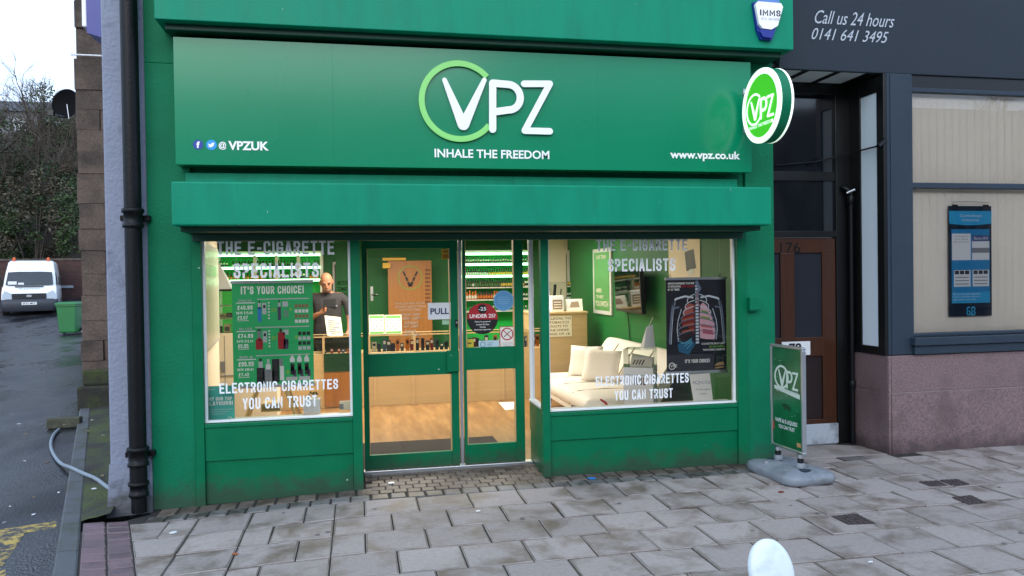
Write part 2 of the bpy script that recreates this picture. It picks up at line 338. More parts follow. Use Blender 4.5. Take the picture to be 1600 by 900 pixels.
M_alu = mat('aluminium', '#c3c8cc', .32, metal=.9)
M_steel = mat('white_enamel', '#dfe3e6', .35)
M_fabric = mat('cream_leatherette', '#eee8dd', .5, var=.03, bump=.15, bscale=30)
M_glass = glass_mat('shop_glass', ior=1.62)
M_case = glass_mat('display_glass', tint=(.93, .97, .95))
M_gold = mat('yellow_card', '#d8a62c', .5)
M_red = mat('red_print', '#b3202c', .45)
M_blue = mat('blue_print', '#2f6fc4', .45)
M_sky = mat('sky_blue_print', '#5f9fd0', .45)
M_cyan = mat('cyan_print', '#2aa5d8', .4)
M_ink = mat('black_print', '#101114', .5)
M_paper = mat('white_paper', '#eceae4', .6)
M_card = mat('cream_card', '#efe6cc', .6)
M_pgreen = mat('poster_green', '#16b468', .45)
M_navy = mat('poster_navy', '#0d1320', .4)
M_grey2 = mat('mid_grey_print', '#7d8288', .5)
M_bone = mat('pale_bone_print', '#b9c3d0', .5)
# ================================================================== SETTING: ground, road, pavement
def GZ(x): return -.045*max(0.0, min(1.2, -x/1.2))             # the pavement falls a little towards the alley
def XK(y): return -1.56-.302*(y+1.36)                           # the kerb runs obliquely up the alley
def AZ(y): return 0.0 if y < 19 else (.005*(y-19)**2 if y < 30 else .605+.11*(y-30))
def island_mat(name, col, var=.2, rough=.75, stain=None, slo=.5, shi=.62, sscale=1.3, bump=.25, bscale=90, wet=.3, fine=.1):
    m = bpy.data.materials.new(name); m.use_nodes = True; t = m.node_tree; b = t.nodes['Principled BSDF']
    co = t.nodes.new('ShaderNodeTexCoord'); ge = t.nodes.new('ShaderNodeNewGeometry')
    r0 = t.nodes.new('ShaderNodeMapRange'); r0.inputs[3].default_value = 1-var; r0.inputs[4].default_value = 1+var
    t.links.new(ge.outputs['Random Per Island'], r0.inputs[0])
    n0 = t.nodes.new('ShaderNodeTexNoise'); n0.inputs['Scale'].default_value = 38; n0.inputs['Detail'].default_value = 6
    t.links.new(co.outputs['Object'], n0.inputs['Vector'])
    r1 = t.nodes.new('ShaderNodeMapRange'); r1.inputs[1].default_value = .3; r1.inputs[2].default_value = .7; r1.inputs[3].default_value = 1-fine; r1.inputs[4].default_value = 1+fine
    t.links.new(n0.outputs['Fac'], r1.inputs[0])
    mu = t.nodes.new('ShaderNodeMath'); mu.operation = 'MULTIPLY'; t.links.new(r0.outputs[0], mu.inputs[0]); t.links.new(r1.outputs[0], mu.inputs[1])
    sc = t.nodes.new('ShaderNodeVectorMath'); sc.operation = 'SCALE'; sc.inputs[0].default_value = lin(col)[:3]; t.links.new(mu.outputs[0], sc.inputs['Scale'])
    out = sc.outputs[0]
    b.inputs['Roughness'].default_value = rough
    if stain:
        # damp stains, different on every slab
        ad = t.nodes.new('ShaderNodeVectorMath'); ad.operation = 'ADD'
        ml = t.nodes.new('ShaderNodeVectorMath'); ml.operation = 'SCALE'; ml.inputs[0].default_value = (.9, .7, .5); t.links.new(ge.outputs['Random Per Island'], ml.inputs['Scale'])
        t.links.new(co.outputs['Object'], ad.inputs[0]); t.links.new(ml.outputs[0], ad.inputs[1])
        n1 = t.nodes.new('ShaderNodeTexNoise'); n1.inputs['Scale'].default_value = sscale; n1.inputs['Detail'].default_value = 7; n1.inputs['Roughness'].default_value = .62; n1.inputs['Distortion'].default_value = .4
        t.links.new(ad.outputs[0], n1.inputs['Vector'])
        r2 = t.nodes.new('ShaderNodeMapRange'); r2.inputs[1].default_value = slo; r2.inputs[2].default_value = shi; t.links.new(n1.outputs['Fac'], r2.inputs[0])
        mi = t.nodes.new('ShaderNodeMix'); mi.data_type = 'RGBA'; t.links.new(r2.outputs[0], mi.inputs[0]); t.links.new(out, mi.inputs[6])
        s2 = t.nodes.new('ShaderNodeVectorMath'); s2.operation = 'SCALE'; s2.inputs[0].default_value = lin(stain)[:3]; t.links.new(mu.outputs[0], s2.inputs['Scale'])
        t.links.new(s2.outputs[0], mi.inputs[7]); out = mi.outputs[2]
        r3 = t.nodes.new('ShaderNodeMapRange'); r3.inputs[1].default_value = slo; r3.inputs[2].default_value = shi; r3.inputs[3].default_value = rough; r3.inputs[4].default_value = wet
        t.links.new(n1.outputs['Fac'], r3.inputs[0]); t.links.new(r3.outputs[0], b.inputs['Roughness'])
    t.links.new(out, b.inputs['Base Color'])
    n4 = t.nodes.new('ShaderNodeTexNoise'); n4.inputs['Scale'].default_value = bscale; n4.inputs['Detail'].default_value = 4; t.links.new(co.outputs['Object'], n4.inputs['Vector'])
    bp = t.nodes.new('ShaderNodeBump'); bp.inputs['Strength'].default_value = bump; bp.inputs['Distance'].default_value = .01
    t.links.new(n4.outputs['Fac'], bp.inputs['Height']); t.links.new(bp.outputs[0], b.inputs['Normal'])
    return m
M_slab = island_mat('concrete_slab', '#9a918d', .11, .72, stain='#6e6258', slo=.47, shi=.66, sscale=3.2, wet=.5)
M_rimd = island_mat('dirty_slab_rim', '#6c635d', .2, .8, stain='#534a43', slo=.4, shi=.6, sscale=9)
M_sett = island_mat('grey_sett', '#74706f', .22, .55, stain='#4a4440', slo=.45, shi=.6, sscale=4, wet=.35)
M_setd = island_mat('worn_sett', '#6b6058', .22, .6, stain='#4a3e36', slo=.45, shi=.6, sscale=5, wet=.4)
M_rsett = island_mat('red_brick_paver', '#6f5a60', .15, .6, stain='#54464c', slo=.48, shi=.62, sscale=3, wet=.35)
M_kerb = island_mat('mossy_kerb_stone', '#52565a', .12, .7, stain='#373b2e', slo=.46, shi=.62, sscale=2.5, wet=.5)
M_joint = mat('joint_dirt', '#2c2927', .9, var=.2, vscale=12)
M_asph = mat('wet_asphalt', '#2d2f35', .36, var=.4, vscale=1.0, bump=.35, bscale=70, rvar=.33, stretch=(1, .45, 1), dirt='#1c1d21', dscale=.9, dlo=.46, dhi=.6, detail=8)
M_moss = mat('mossy_ground', '#2e2d28', .9, var=.35, vscale=6, bump=.6, bscale=40, dirt='#3f4a20', dscale=2.2, dlo=.42, dhi=.6)
M_earth = mat('dark_earth', '#332f27', .95, var=.3, vscale=.6)

g = MB(); g.quad([(-400, -300, -.3), (400, -300, -.3), (400, 500, -.3), (-400, 500, -.3)], M_asph); g.build('ground', kind='structure')
# the road the photographer's street has behind the pavement edge
g = MB(); g.quad([(-60, -9.0, -.12), (60, -9.0, -.12), (60, -22, -.12), (-60, -22, -.12)], M_asph); g.build('road', kind='structure')
# pavement: dark bedding + slabs as separate chamfered stones
def slab(mb, pts, m, t=.02, ch=.004, gap=.007, dz=0.0):
    """one paving stone from 4 ground corners (counter-clockwise), shrunk by the joint, with a chamfered edge"""
    c = sum((V3((p[0], p[1], 0)) for p in pts), V3())/len(pts); lo = []; hi = []; bo = []
    jz = random.uniform(-.0025, .0025)+dz; tx, ty = random.uniform(-.004, .004), random.uniform(-.004, .004)
    for p in pts:
        q = V3((p[0], p[1], 0)); d = (c-q); L = d.length; d = d/L
        a = q+d*gap; b = q+d*(gap+ch*1.4)
        z = GZ(q.x)+jz+tx*(q.x-c.x)/.2+ty*(q.y-c.y)/.2
        bo.append((a.x, a.y, z-t)); lo.append((a.x, a.y, z-ch)); hi.append((b.x, b.y, z))
    n = len(pts)
    edge = m in (M_slab, M_rsett)
    if edge:                                                 # dirt worn into the rim of each slab
        rim = []
        for (x_, y_, z_) in hi: d = V3((c.x-x_, c.y-y_, 0)).normalized(); e_ = random.uniform(.003, .009); rim.append((x_+d.x*e_, y_+d.y*e_, z_))
        mb.add(hi+rim, [(i, (i+1) % n, n+(i+1) % n, n+i) for i in range(n)], M_rimd); mb.add(rim, [tuple(range(n))], m)
    fs = [] if edge else [tuple(range(2*n, 3*n))]
    for i in range(n):
        j = (i+1) % n
        fs += [(i, j, n+j, n+i), (n+i, n+j, 2*n+j, 2*n+i)]
    mb.add(bo+lo+hi, fs, m)
p = MB()
gy_ = [.48, .2, -.1]+[-.4-.6*i for i in range(14)]; gr = []
for y in gy_:
    xa = XK(y) if y < -.15 else -1.49
    for j in range(13): x = xa+(14-xa)*(j/12)**2; gr.append((x, y, GZ(x)-.009))
p.add(gr, [(i*13+j, (i+1)*13+j, (i+1)*13+j+1, i*13+j+1) for i in range(len(gy_)-1) for j in range(12)], M_joint)
ROWS = [-.335-.365*i for i in range(23)]
for i in range(22):
    y1, y0 = ROWS[i], ROWS[i+1]
    xs = []
    off = .02 if i % 2 == 0 else .2
    xs = [off+.376*k for k in range(34)]
    left = [-.18, -.38 if i % 2 == 0 else -.57, -.75, -1.11] if True else []
    k = -1.11
    band = XK((y0+y1)/2)+.31
    lx = [-.18]
    extra = (-.38, -.75, -1.11, -1.30) if i % 2 == 0 else (-.57, -.75, -1.11, -1.47)
    for e in extra + (-1.85, -2.2):
        lx.append(e)
    xl = XK(y0)+.31; xu = XK(y1)+.31
    allx = sorted(set(lx+xs)); allx = [x for x in allx if x > max(xl, xu)+.08]
    # first stone is cut along the oblique brick band
    slab(p, [(xl, y0), (allx[0], y0), (allx[0], y1), (xu, y1)], M_slab)
    for a, b in zip(allx, allx[1:]):
        if b-a < .05: continue
        slab(p, [(a, y0), (b, y0), (b, y1), (a, y1)], M_slab)
# one course of setts along the shop front
x = -1.48
while x < 3.5:
    wd = random.uniform(.12, .15)
    slab(p, [(x, -.335), (x+wd, -.335), (x+wd, -.185), (x, -.185)], M_sett, gap=.009, ch=.009)
    wd2 = wd
    if not (0.03 < x < 1.42): slab(p, [(x+.04, -.185), (x+.04+wd2, -.185), (x+.04+wd2, .005), (x+.04, .005)], M_setd, gap=.01, ch=.01, dz=-.004)
    x += wd
# worn little setts in the doorway
y = -.185; r_ = 0
while y < .34:
    x = .03+(.05 if r_ % 2 else 0)
    while x < 1.44:
        slab(p, [(x, y), (min(x+.105, 1.47), y), (min(x+.105, 1.47), y+.1), (x, y+.1)], M_setd, gap=.005, ch=.004)
        x += .105
    y += .1; r_ += 1
slab(p, [(.03, .335), (1.47, .335), (1.47, .47), (.03, .47)], M_setd, gap=.002)
# flags in front of the bank and in its doorway
for (a, b, c, d) in ((3.52, 3.86, -.335, -.17), (3.86, 4.2, -.335, -.17), (4.2, 4.56, -.335, -.16), (4.56, 4.83, -.335, -.16), (3.52, 3.7, -.17, -.03), (3.7, 4.05, -.17, -.03), (4.05, 4.3, -.17, -.02), (4.3, 4.55, -.16, -.02)):
    slab(p, [(a, c), (b, c), (b, d), (a, d)], M_slab if random.random() < .6 else M_sett)
slab(p, [(3.52, -.02), (4.57, -.02), (4.57, .46), (3.52, .46)], M_slab)
x = 4.83
while x < 12:
    wd = random.choice((.3, .36, .42)); slab(p, [(x, -.335), (x+wd, -.335), (x+wd, -.02), (x, -.02)], M_slab); x += wd
# brick band: two oblique columns of red pavers along the kerb
y = -.22
while y > -8:
    for c in (0, 1):
        a, b = .01+c*.15, .01+(c+1)*.15; yo = -.02*c
        slab(p, [(XK(y+yo-.135)+a, y+yo-.135), (XK(y+yo-.135)+b, y+yo-.135), (XK(y+yo)+b, y+yo), (XK(y+yo)+a, y+yo)], M_rsett, gap=.006, ch=.006)
    y -= .135
p.build('pavement', kind='structure')
k = MB(); y = -8.0
while y < 16:
    L = random.uniform(.7, .95); z0 = -.058 if y < 6 else -.05
    a, b = y+.004, y+L-.004
    vs = []
    for (yy) in (a, b):
        vs += [(XK(yy)-.13, yy, -.3), (XK(yy), yy, -.3), (XK(yy), yy, z0), (XK(yy)-.012, yy, z0+.006), (XK(yy)-.115, yy, z0+.004), (XK(yy)-.13, yy, z0-.012)]
    k.add(vs, [(i, (i+1) % 6, 6+(i+1) % 6, 6+i) for i in range(6)]+[(5, 4, 3, 2, 1, 0), (6, 7, 8, 9, 10, 11)], M_kerb); y += L
k.build('kerb', kind='structure')
v = MB(); n = 16
pts = []
for i in range(n+1):
    y = -.2+i*7.0/n; xr = -1.72-.25*max(0, y)
    for j in range(5):
        x = XK(y)+(xr-XK(y))*j/4; pts.append((x, y, -.055+(.05*j/4 if j else 0)+random.uniform(-.008, .012)))
v.add(pts, [(i*5+j, i*5+j+1, (i+1)*5+j+1, (i+1)*5+j) for i in range(n) for j in range(4)], M_moss, True); v.build('verge', kind='structure')
al = MB(); pts = []; ys = [-9+i*.75 for i in range(60)]
for y in ys:
    for j in range(9):
        x = XK(y)-.13-j*2.4; pts.append((x, y, AZ(y)-.125-.008*math.sin(j*2.1+y*.7)+(.02 if j == 0 else 0)))
al.add(pts, [(i*9+j, (i+1)*9+j, (i+1)*9+j+1, i*9+j+1) for i in range(len(ys)-1) for j in range(8)], M_asph, True); al.build('alley', kind='structure')
# worn yellow road marking
def worn_paint(name, col, lo, hi):
    m = bpy.data.materials.new(name); m.use_nodes = True; t = m.node_tree; b = t.nodes['Principled BSDF']; b.inputs['Roughness'].default_value = .6
    co = t.nodes.new('ShaderNodeTexCoord'); n1 = t.nodes.new('ShaderNodeTexNoise'); n1.inputs['Scale'].default_value = 14; n1.inputs['Detail'].default_value = 8; n1.inputs['Roughness'].default_value = .7
    t.links.new(co.outputs['Object'], n1.inputs['Vector']); r2 = t.nodes.new('ShaderNodeMapRange'); r2.inputs[1].default_value = lo; r2.inputs[2].default_value = hi
    t.links.new(n1.outputs['Fac'], r2.inputs[0]); mi = t.nodes.new('ShaderNodeMix'); mi.data_type = 'RGBA'; mi.inputs[6].default_value = lin('#33363b'); mi.inputs[7].default_value = lin(col)
    t.links.new(r2.outputs[0], mi.inputs[0]); t.links.new(mi.outputs[2], b.inputs['Base Color'])
    return m
M_yel = worn_paint('worn_yellow_paint', '#b59a45', .44, .56)
ym = MB(); zf = -.105
def gq(px): return [tuple(atz(a, b, zf)) for a, b in px]
ym.quad(gq(((-60, 850), (-60, 836), (88, 814), (88, 824))), M_yel)
zf = -.1035
ym.quad(gq(((-60, 905), (-60, 846), (42, 829), (4, 884))), M_yel); ym.quad(gq(((-60, 960), (-60, 912), (8, 890), (14, 915))), M_yel)
ym.build('road_marking', kind='structure')

# ================================================================== THE SHOP BUILDING
SH = thing('shop_building', 'green painted shop with a roller shutter box over its glazed front and door', 'building', (1.0, 0, 0))
W = MB()                                                       # rendered piers and wall above
xl, xr = -1.49, 3.50
W.box(xl, -1.19, 0, .3, -.06, 3.2, M_rend); W.box(3.235, xr, 0, .3, -.03, 3.2, M_rend)
W.box(xl, xr, 0, .3, 3.2, 7.5, M_rend)
W.box(-1.19, 3.235, .03, .3, 2.0, 3.2, M_rend)
W.build('wall', SH, bevel=.006)
c = MB(); a, b = at(241, 29, -.3), at(1240, 78, -.3); ZC = (a.z+b.z)/2
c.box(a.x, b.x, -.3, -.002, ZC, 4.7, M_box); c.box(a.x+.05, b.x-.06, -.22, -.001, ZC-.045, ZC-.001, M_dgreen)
c.build('cornice', SH, bevel=.006)
sx0, sx1 = at(268, 350, -.42).x, at(1206, 352, -.42).x
zb, zt = at(700, 352, -.42).z, at(700, 287.5, -.42).z
c = MB(); c.box(sx0, sx1, -.42, .028, zb, zt, M_box); c.build('roller_shutter_box', SH, bevel=.012)
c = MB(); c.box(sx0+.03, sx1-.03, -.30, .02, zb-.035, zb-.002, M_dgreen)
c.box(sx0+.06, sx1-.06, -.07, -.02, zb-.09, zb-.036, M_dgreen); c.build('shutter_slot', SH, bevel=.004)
c = MB(); zz = zt
c.box(sx0+.02, sx1-.1, -.05, -.003, zz+.004, zz+.11, M_box); c.box(sx0+.05, 1.2, -.058, -.05, zz+.03, zz+.075, M_box); c.box(1.22, sx1-.14, -.058, -.05, zz+.025, zz+.085, M_box)
c.build('shutter_cover_strip', SH, bevel=.003)
# grey painted corner of the gable, running back along the alley
c = MB()
c.add([(-1.775, .012, -.08), (-1.49, .012, -.06), (-1.49, .4, -.06), (-3.15, 5.6, -.1), (-1.775, .012, 7.5), (-1.49, .012, 7.5), (-1.49, .4, 7.5), (-3.15, 5.6, 7.5)],
      [(0, 1, 5, 4), (1, 2, 6, 5), (2, 3, 7, 6), (3, 0, 4, 7), (4, 5, 6, 7)], M_grey)
c.prism(Fr((0, .012, 0)), [(-1.80, -.09), (-1.49, -.07), (-1.49, .28), (-1.775, .3)], .0, .03, M_grey)
c.build('corner_wall', SH, bevel=.01)
# floor, ceiling and inner walls of the shop
M_floor = mat('oak_vinyl_floor', '#9c774a', .35, var=.24, vscale=2.5, stretch=(5, .8, 1), dirt='#7a5730', dscale=1.6, dlo=.4, dhi=.7)
f = MB(); f.prism(Fr((0, 0, 0), (1, 0, 0), (0, 1, 0)), [(.0, .48), (1.45, .48), (1.52, .1), (3.22, .1), (3.22, 6.0), (-2.25, 6.0), (-2.25, 2.75), (-1.47, 2.7), (-1.2, .1), (0, .1)], -.1, .012, M_floor); f.build('shop_floor', kind='structure')
f = MB(); zs = .012
f.box(.0, 1.30, .52, 1.56, zs, zs+.008, mat('charcoal_mat', '#26221f', .95, var=.2, vscale=40)); tag(f.build('entrance_mat', bevel=.003), 'dark ribbed mat on the floor just inside the glazed door', 'mat')
i_ = MB()
i_.prism(Fr((0, 0, 0), (1, 0, 0), (0, 1, 0)), [(-1.2, .09), (3.25, .09), (3.25, 6.1), (-2.25, 6.1), (-2.25, 2.75), (-1.48, 2.7)], 2.2, 2.26, M_ceil); i_.build('ceiling', SH)
i_ = MB()
i_.quad([(-1.2, .08, 0), (-1.2, .08, 2.2), (-1.46, 2.65, 2.2), (-1.46, 2.65, 0)], M_cream)
i_.quad([(-1.46, 2.65, 0), (-1.46, 2.65, 2.2), (-2.2, 2.7, 2.2), (-2.2, 2.7, 0)], M_cream)
i_.quad([(-2.2, 2.7, 0), (-2.2, 2.7, 2.2), (-2.2, 6.0, 2.2), (-2.2, 6.0, 0)], M_cream)
i_.box(3.2, 3.26, .08, 6.05, 0, 2.2, M_gwall); i_.box(-2.2, 3.2, 5.95, 6.0, 0, 2.2, M_gwall)
i_.box(-1.2, 0.02, .07, .30, 0, .40, M_cream); i_.box(1.52, 3.2, .07, .30, 0, .40, M_cream)
i_.build('inner_wall', SH)

# ---- joinery of the shop front: posts, windows, door, stall risers
GT = 1.985                                                    # glass tops run up behind the shutter slot
c = MB()
for (a, b) in ((-1.19, -1.125), (-.052, .02), (3.145, 3.235)): c.box(a, b, -.018, .08, GZ(a)-.01, GT, M_paint)
c.box(1.44, 1.503, -.018, .05, -.01, GT, M_paint); c.box(.0, .02, .08, .5, -.01, GT, M_paint)
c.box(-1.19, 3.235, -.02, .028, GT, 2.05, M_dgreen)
c.build('shopfront_post', SH, bevel=.004)
M_sill = mat('white_sill', '#e9eef0', .35)
def riser(x0, x1, ztop, zm):
    r = MB(); r.box(x0, x1, .012, .06, -.05, zm, M_paint); r.box(x0, x1, -.002, .06, zm+.003, ztop-.035, M_paint); r.box(x0, x1, -.012, .06, ztop-.033, ztop-.004, M_paint)
    r.build('stall_riser', SH, bevel=.004)
riser(-1.125, -.052, .555, .27); riser(1.503, 3.145, .51, .275)
def window(x0, x1, zb_):
    wf = MB(); t = .018
    wf.box(x0, x1, .02, .075, zb_, zb_+.016, M_sill); wf.box(x0, x0+t, .03, .075, zb_+.016, GT, M_sill); wf.box(x1-t, x1, .03, .075, zb_+.016, GT, M_sill)
    wf.box(x0, x1, .076, .20, zb_-.02, zb_+.004, M_sill)
    return wf.build('window', SH, bevel=.002)
WL = window(-1.125, -.052, .555); WR = window(1.503, 3.145, .51)
def pane(par, x0, x1, z0, z1, y): g_ = MB(); g_.quad([(x0, y, z0), (x1, y, z0), (x1, y, z1), (x0, y, z1)], M_glass); return g_.build('pane', par)
pane(WL, -1.107, -.07, .57, GT, .05); pane(WR, 1.521, 3.127, .525, GT, .05)
# side return of the doorway: panel below, narrow window above
s_ = MB(); s_.box(1.452, 1.495, .05, .5, -.02, .28, M_paint); s_.box(1.447, 1.495, .05, .5, .283, .53, M_paint); s_.build('stall_riser', SH, bevel=.004)
s_ = MB(); s_.box(1.45, 1.49, .05, .075, .53, GT, M_sill); s_.box(1.45, 1.49, .47, .5, .53, GT, M_sill); s_.box(1.44, 1.50, .05, .5, .53, .548, M_sill)
WS = s_.build('side_window', SH, bevel=.002); g_ = MB(); g_.quad([(1.47, .075, .548), (1.47, .47, .548), (1.47, .47, GT), (1.47, .075, GT)], M_glass); g_.build('pane', WS)
# door leaf and fixed glazed panel, 0.45 m back from the front
DY = .45
def X(px, y=DY): return at(px, 550, y).x
def Zp(py, px=700, y=DY): return at(px, py, y).z
def leaf(name, px0, px1, g1, g2, label):
    x0, x1 = X(px0), X(px1); z1 = GT+.02
    a0, a1, ab, at_ = X(g1[0]), X(g1[1]), Zp(g1[3]), Zp(g1[2]); b0, b1, bb, bt = X(g2[0]), X(g2[1]), Zp(g2[3]), Zp(g2[2])
    d = MB()
    d.box(x0, a0, DY-.022, DY+.022, .03, z1, M_paint); d.box(a1, x1, DY-.022, DY+.022, .03, z1, M_paint)
    d.box(a0, a1, DY-.020, DY+.020, at_, z1, M_paint); d.box(a0, a1, DY-.020, DY+.020, bt, ab, M_paint); d.box(a0, a1, DY-.020, DY+.020, .03, bb, M_paint)
    for (u0, u1, w0, w1) in ((a0, a1, ab, at_), (a0, a1, bb, bt)):
        d.box(u0, u0+.006, DY-.03, DY+.03, w0, w1, M_pale); d.box(u1-.006, u1, DY-.03, DY+.03, w0, w1, M_pale)
    o = d.build(name, SH, label, bevel=.003)
    for (u0, u1, w0, w1) in ((a0, a1, ab, at_), (a0, a1, bb, bt)): pane(o, u0, u1, w0, w1, DY+.005)
    return o, (a0, a1, ab, at_)
DL, ga = leaf('door', 567.5, 716, (575, 704, 388, 549), (579, 706, 584, 704), 'green glazed door leaf with a PULL notice on the glass')
DR, gb = leaf('door_sidelight', 724, 818, (728, 804, 375, 544), (730, 806, 579, 696), 'fixed green glazed panel beside the door with round stickers')
d = MB(); d.box(X(697), X(716), DY-.055, DY-.023, Zp(580), Zp(547), M_paint); d.build('lock_case', DL, bevel=.004)
d = MB(); xk = X(713.5); zk = Zp(505); d.box(xk-.012, xk+.012, DY-.034, DY-.023, zk-.03, zk+.03, M_blk); d.cyl((xk, DY-.042, zk+.006), (xk, DY-.033, zk+.006), .008, M_alu); d.build('keyhole', DL, bevel=.002)
d = MB(); d.box(X(717.5), X(722), DY-.026, DY-.012, .02, GT, M_alu); d.build('meeting_strip', DL)
d = MB(); d.box(.025, 1.45, DY-.05, DY+.03, -.012, .026, M_alu); d.build('threshold', SH, bevel=.004)
# ---- vinyl lettering on the shop windows (part of each window)
def vinyl(par, rows, y=.046):
    fr = Fr((0, y, 0))
    for s, px0, px1, ytop, ybot in rows:
        m = MB()
        a = at(px0, ybot, y); b = at(px1, ytop, y); zc0 = at((px0+px1)/2, ybot, y).z; zc1 = at((px0+px1)/2, ytop, y).z
        m.text(s, fr, a.x, b.x, zc0, zc1, 0, M_vinyl, style='din')
        m.build('lettering', par)
vinyl(WL, (('THE E-CIGARETTE', 339, 522, 376, 399), ('SPECIALISTS', 365, 498, 411, 434), ('ELECTRONIC CIGARETTES', 343, 528, 594, 613), ('YOU CAN TRUST', 379, 495, 618, 639)))
vinyl(WR, (('THE E-CIGARETTE', 932, 1074, 374, 392), ('SPECIALISTS', 950, 1055, 404, 424), ('ELECTRONIC CIGARETTES', 931, 1076, 584, 602), ('YOU CAN TRUST', 960, 1051, 607, 625)))
# ---- stickers on the door glass (parts of the door)
def sticker_frame(px0, px1, py0, py1, y):
    a = at(px0, py1, y); b = at(px1, py0, y)
    return Fr((a.x, y, at((px0+px1)/2, py1, y).z)), b.x-a.x, at((px0+px1)/2, py0, y).z-at((px0+px1)/2, py1, y).z
SY = DY-.001
m = MB(); fr, ww, hh = sticker_frame(669, 704, 473, 499, DY-.024); m.fbox(fr, 0, ww, 0, hh, 0, .001, M_steel); m.text('PULL', fr, .1*ww, .92*ww, .3*hh, .68*hh, .0016, mat('indigo_print', '#34385c', .5), bold=.03)
m.build('pull_notice', DL, 'white paper reading PULL')
m = MB(); fr, ww, hh = sticker_frame(690, 703, 389, 405, SY); m.rect(fr, 0, ww, 0, hh, 0, M_gold); m.fbox(fr, .2*ww, .7*ww, .72*hh, .8*hh, .0005, .001, M_ink); m.rect(fr, .15*ww, .85*ww, .1*hh, .45*hh, .0006, mat('ochre_print', '#a8781c', .5)); m.build('sticker', DL, 'small yellow warning sticker')
m = MB(); fr, ww, hh = sticker_frame(691, 704, 497, 507, SY); m.rect(fr, 0, ww, 0, hh, 0, mat('pale_green_print', '#9dc8a8', .5)); m.build('sticker', DL, 'small pale green sticker')
M_etch = mat('etched_lettering', '#d9d2bd', .5)
m = MB(); fr = Fr((0, SY, 0))
for s, a, b, t, bt in (('POP IN AND SPEAK TO OUR', 617, 664, 472, 476), ('SPECIALISTS ABOUT MAKING', 617, 665, 477, 481), ('THE SWITCH TODAY', 624, 658, 482, 486), ('MONDAY - FRIDAY', 627, 657, 489, 493.5), ('9.00AM - 6.00PM', 628, 656, 495, 499.5), ('SATURDAY', 632, 653, 502, 507), ('9AM - 6.00PM', 631, 654, 508, 512), ('SUNDAY', 633, 650, 515, 520), ('11AM - 5.00PM', 630, 655, 521, 525)):
    p0, p1 = at(a, bt, SY), at(b, t, SY); m.text(s, fr, p0.x, p1.x, p0.z, p1.z, 0, M_etch, bold=.01)
m.build('opening_hours_lettering', DL)
def round_sticker(cx, cy, r_): c0 = at(cx, cy, SY); rr = at(cx+r_, cy, SY).x-c0.x; return Fr((c0.x, SY, c0.z)), rr
m = MB(); fr, rr = round_sticker(754, 498, 24); m.disc(fr, 0, 0, rr, 0, M_ink)
m.poly(fr, [(rr*math.cos(R(a)), rr*math.sin(R(a))) for a in range(-4, 185, 8)], .0006, M_red); m.disc(fr, 0, rr*.62, rr*.3, .0012, M_ink); m.text('-25', fr, -.25*rr, .25*rr, .52*rr, .75*rr, .0018, M_white, bold=.02)
m.text('UNDER 25?', fr, -.84*rr, .84*rr, .06*rr, .3*rr, .0014, M_white, bold=.02)
for q, (s, wd) in enumerate((('Please be prepared', .5), ('to show ID when', .42), ('buying', .18), ('electronic cigarettes', .55))): m.text(s, fr, -wd*rr, wd*rr, (-.25-.17*q)*rr, (-.14-.17*q)*rr, .0014, M_white, bold=.01)
m.build('sticker', DR, 'round red and black sticker reading UNDER 25?')
m = MB(); fr, rr = round_sticker(787, 470, 16); m.disc(fr, 0, 0, rr, 0, M_sky); m.ring(fr, 0, 0, rr*.95, rr*.88, .0004, .0008, mat('paler_blue', '#86b9de', .5))
for q, wd in enumerate((.5, .65, .6, .45)): m.rect(fr, -wd*rr, wd*rr, (.3-.2*q)*rr, (.36-.2*q)*rr, .0008, mat('paler_blue', '#86b9de', .5))
m.build('sticker', DR, 'round pale blue sticker')
m = MB(); fr, ww, hh = sticker_frame(781, 804, 510, 543, SY); m.rect(fr, 0, ww, 0, hh, 0, M_red); m.rect(fr, .04*ww, .96*ww, .03*hh, .97*hh, .0005, M_paper)
m.ring(fr, ww*.5, hh*.64, .3*hh, .245*hh, .001, .0015, M_red); m.fbox(Fr(fr.p(ww*.5, hh*.64, .001), V3((math.cos(R(42)), 0, math.sin(R(42)))), V3((-math.sin(R(42)), 0, math.cos(R(42))))), -.2*hh, .2*hh, -.018*hh, .018*hh, 0, .0006, M_ink)
m.fbox(Fr(fr.p(ww*.5, hh*.64, .0017), V3((math.cos(R(-45)), 0, math.sin(R(-45)))), V3((math.sin(R(45)), 0, math.cos(R(45))))), -.27*hh, .27*hh, -.02*hh, .02*hh, 0, .0006, M_red)
for q, wd in enumerate((.36, .4, .25)): m.text(('NO SMOKING', 'It is against the law', 'to smoke here')[q], fr, ww*(.5-wd), ww*(.5+wd), hh*(.2-.07*q), hh*(.24-.07*q), .001, M_ink)
m.build('sticker', DR, 'white sticker with a red no smoking symbol')
m = MB(); fr, ww, hh = sticker_frame(729, 740, 530, 544, SY); m.rect(fr, 0, ww, 0, hh, 0, mat('yellow_green_card', '#c3b53a', .5)); m.rect(fr, .2*ww, .7*ww, .5*hh, .62*hh, .0006, M_ink); m.build('sticker', DR, 'small yellow sticker at the foot of the glass')
m = MB(); fr, ww, hh = sticker_frame(748, 780, 532, 544, SY); m.rect(fr, 0, ww, 0, hh, 0, mat('pale_blue_card', '#b9d4de', .5)); m.ring(fr, .2*ww, .5*hh, .36*hh, .28*hh, .0005, .001, mat('teal_print', '#467f8f', .5))
for q in range(3): m.rect(fr, .42*ww, (.7-.05*q)*ww, hh*(.66-.2*q), hh*(.72-.2*q), .0007, mat('teal_print', '#467f8f', .5))
m.build('sticker', DR, 'pale blue strip sticker')

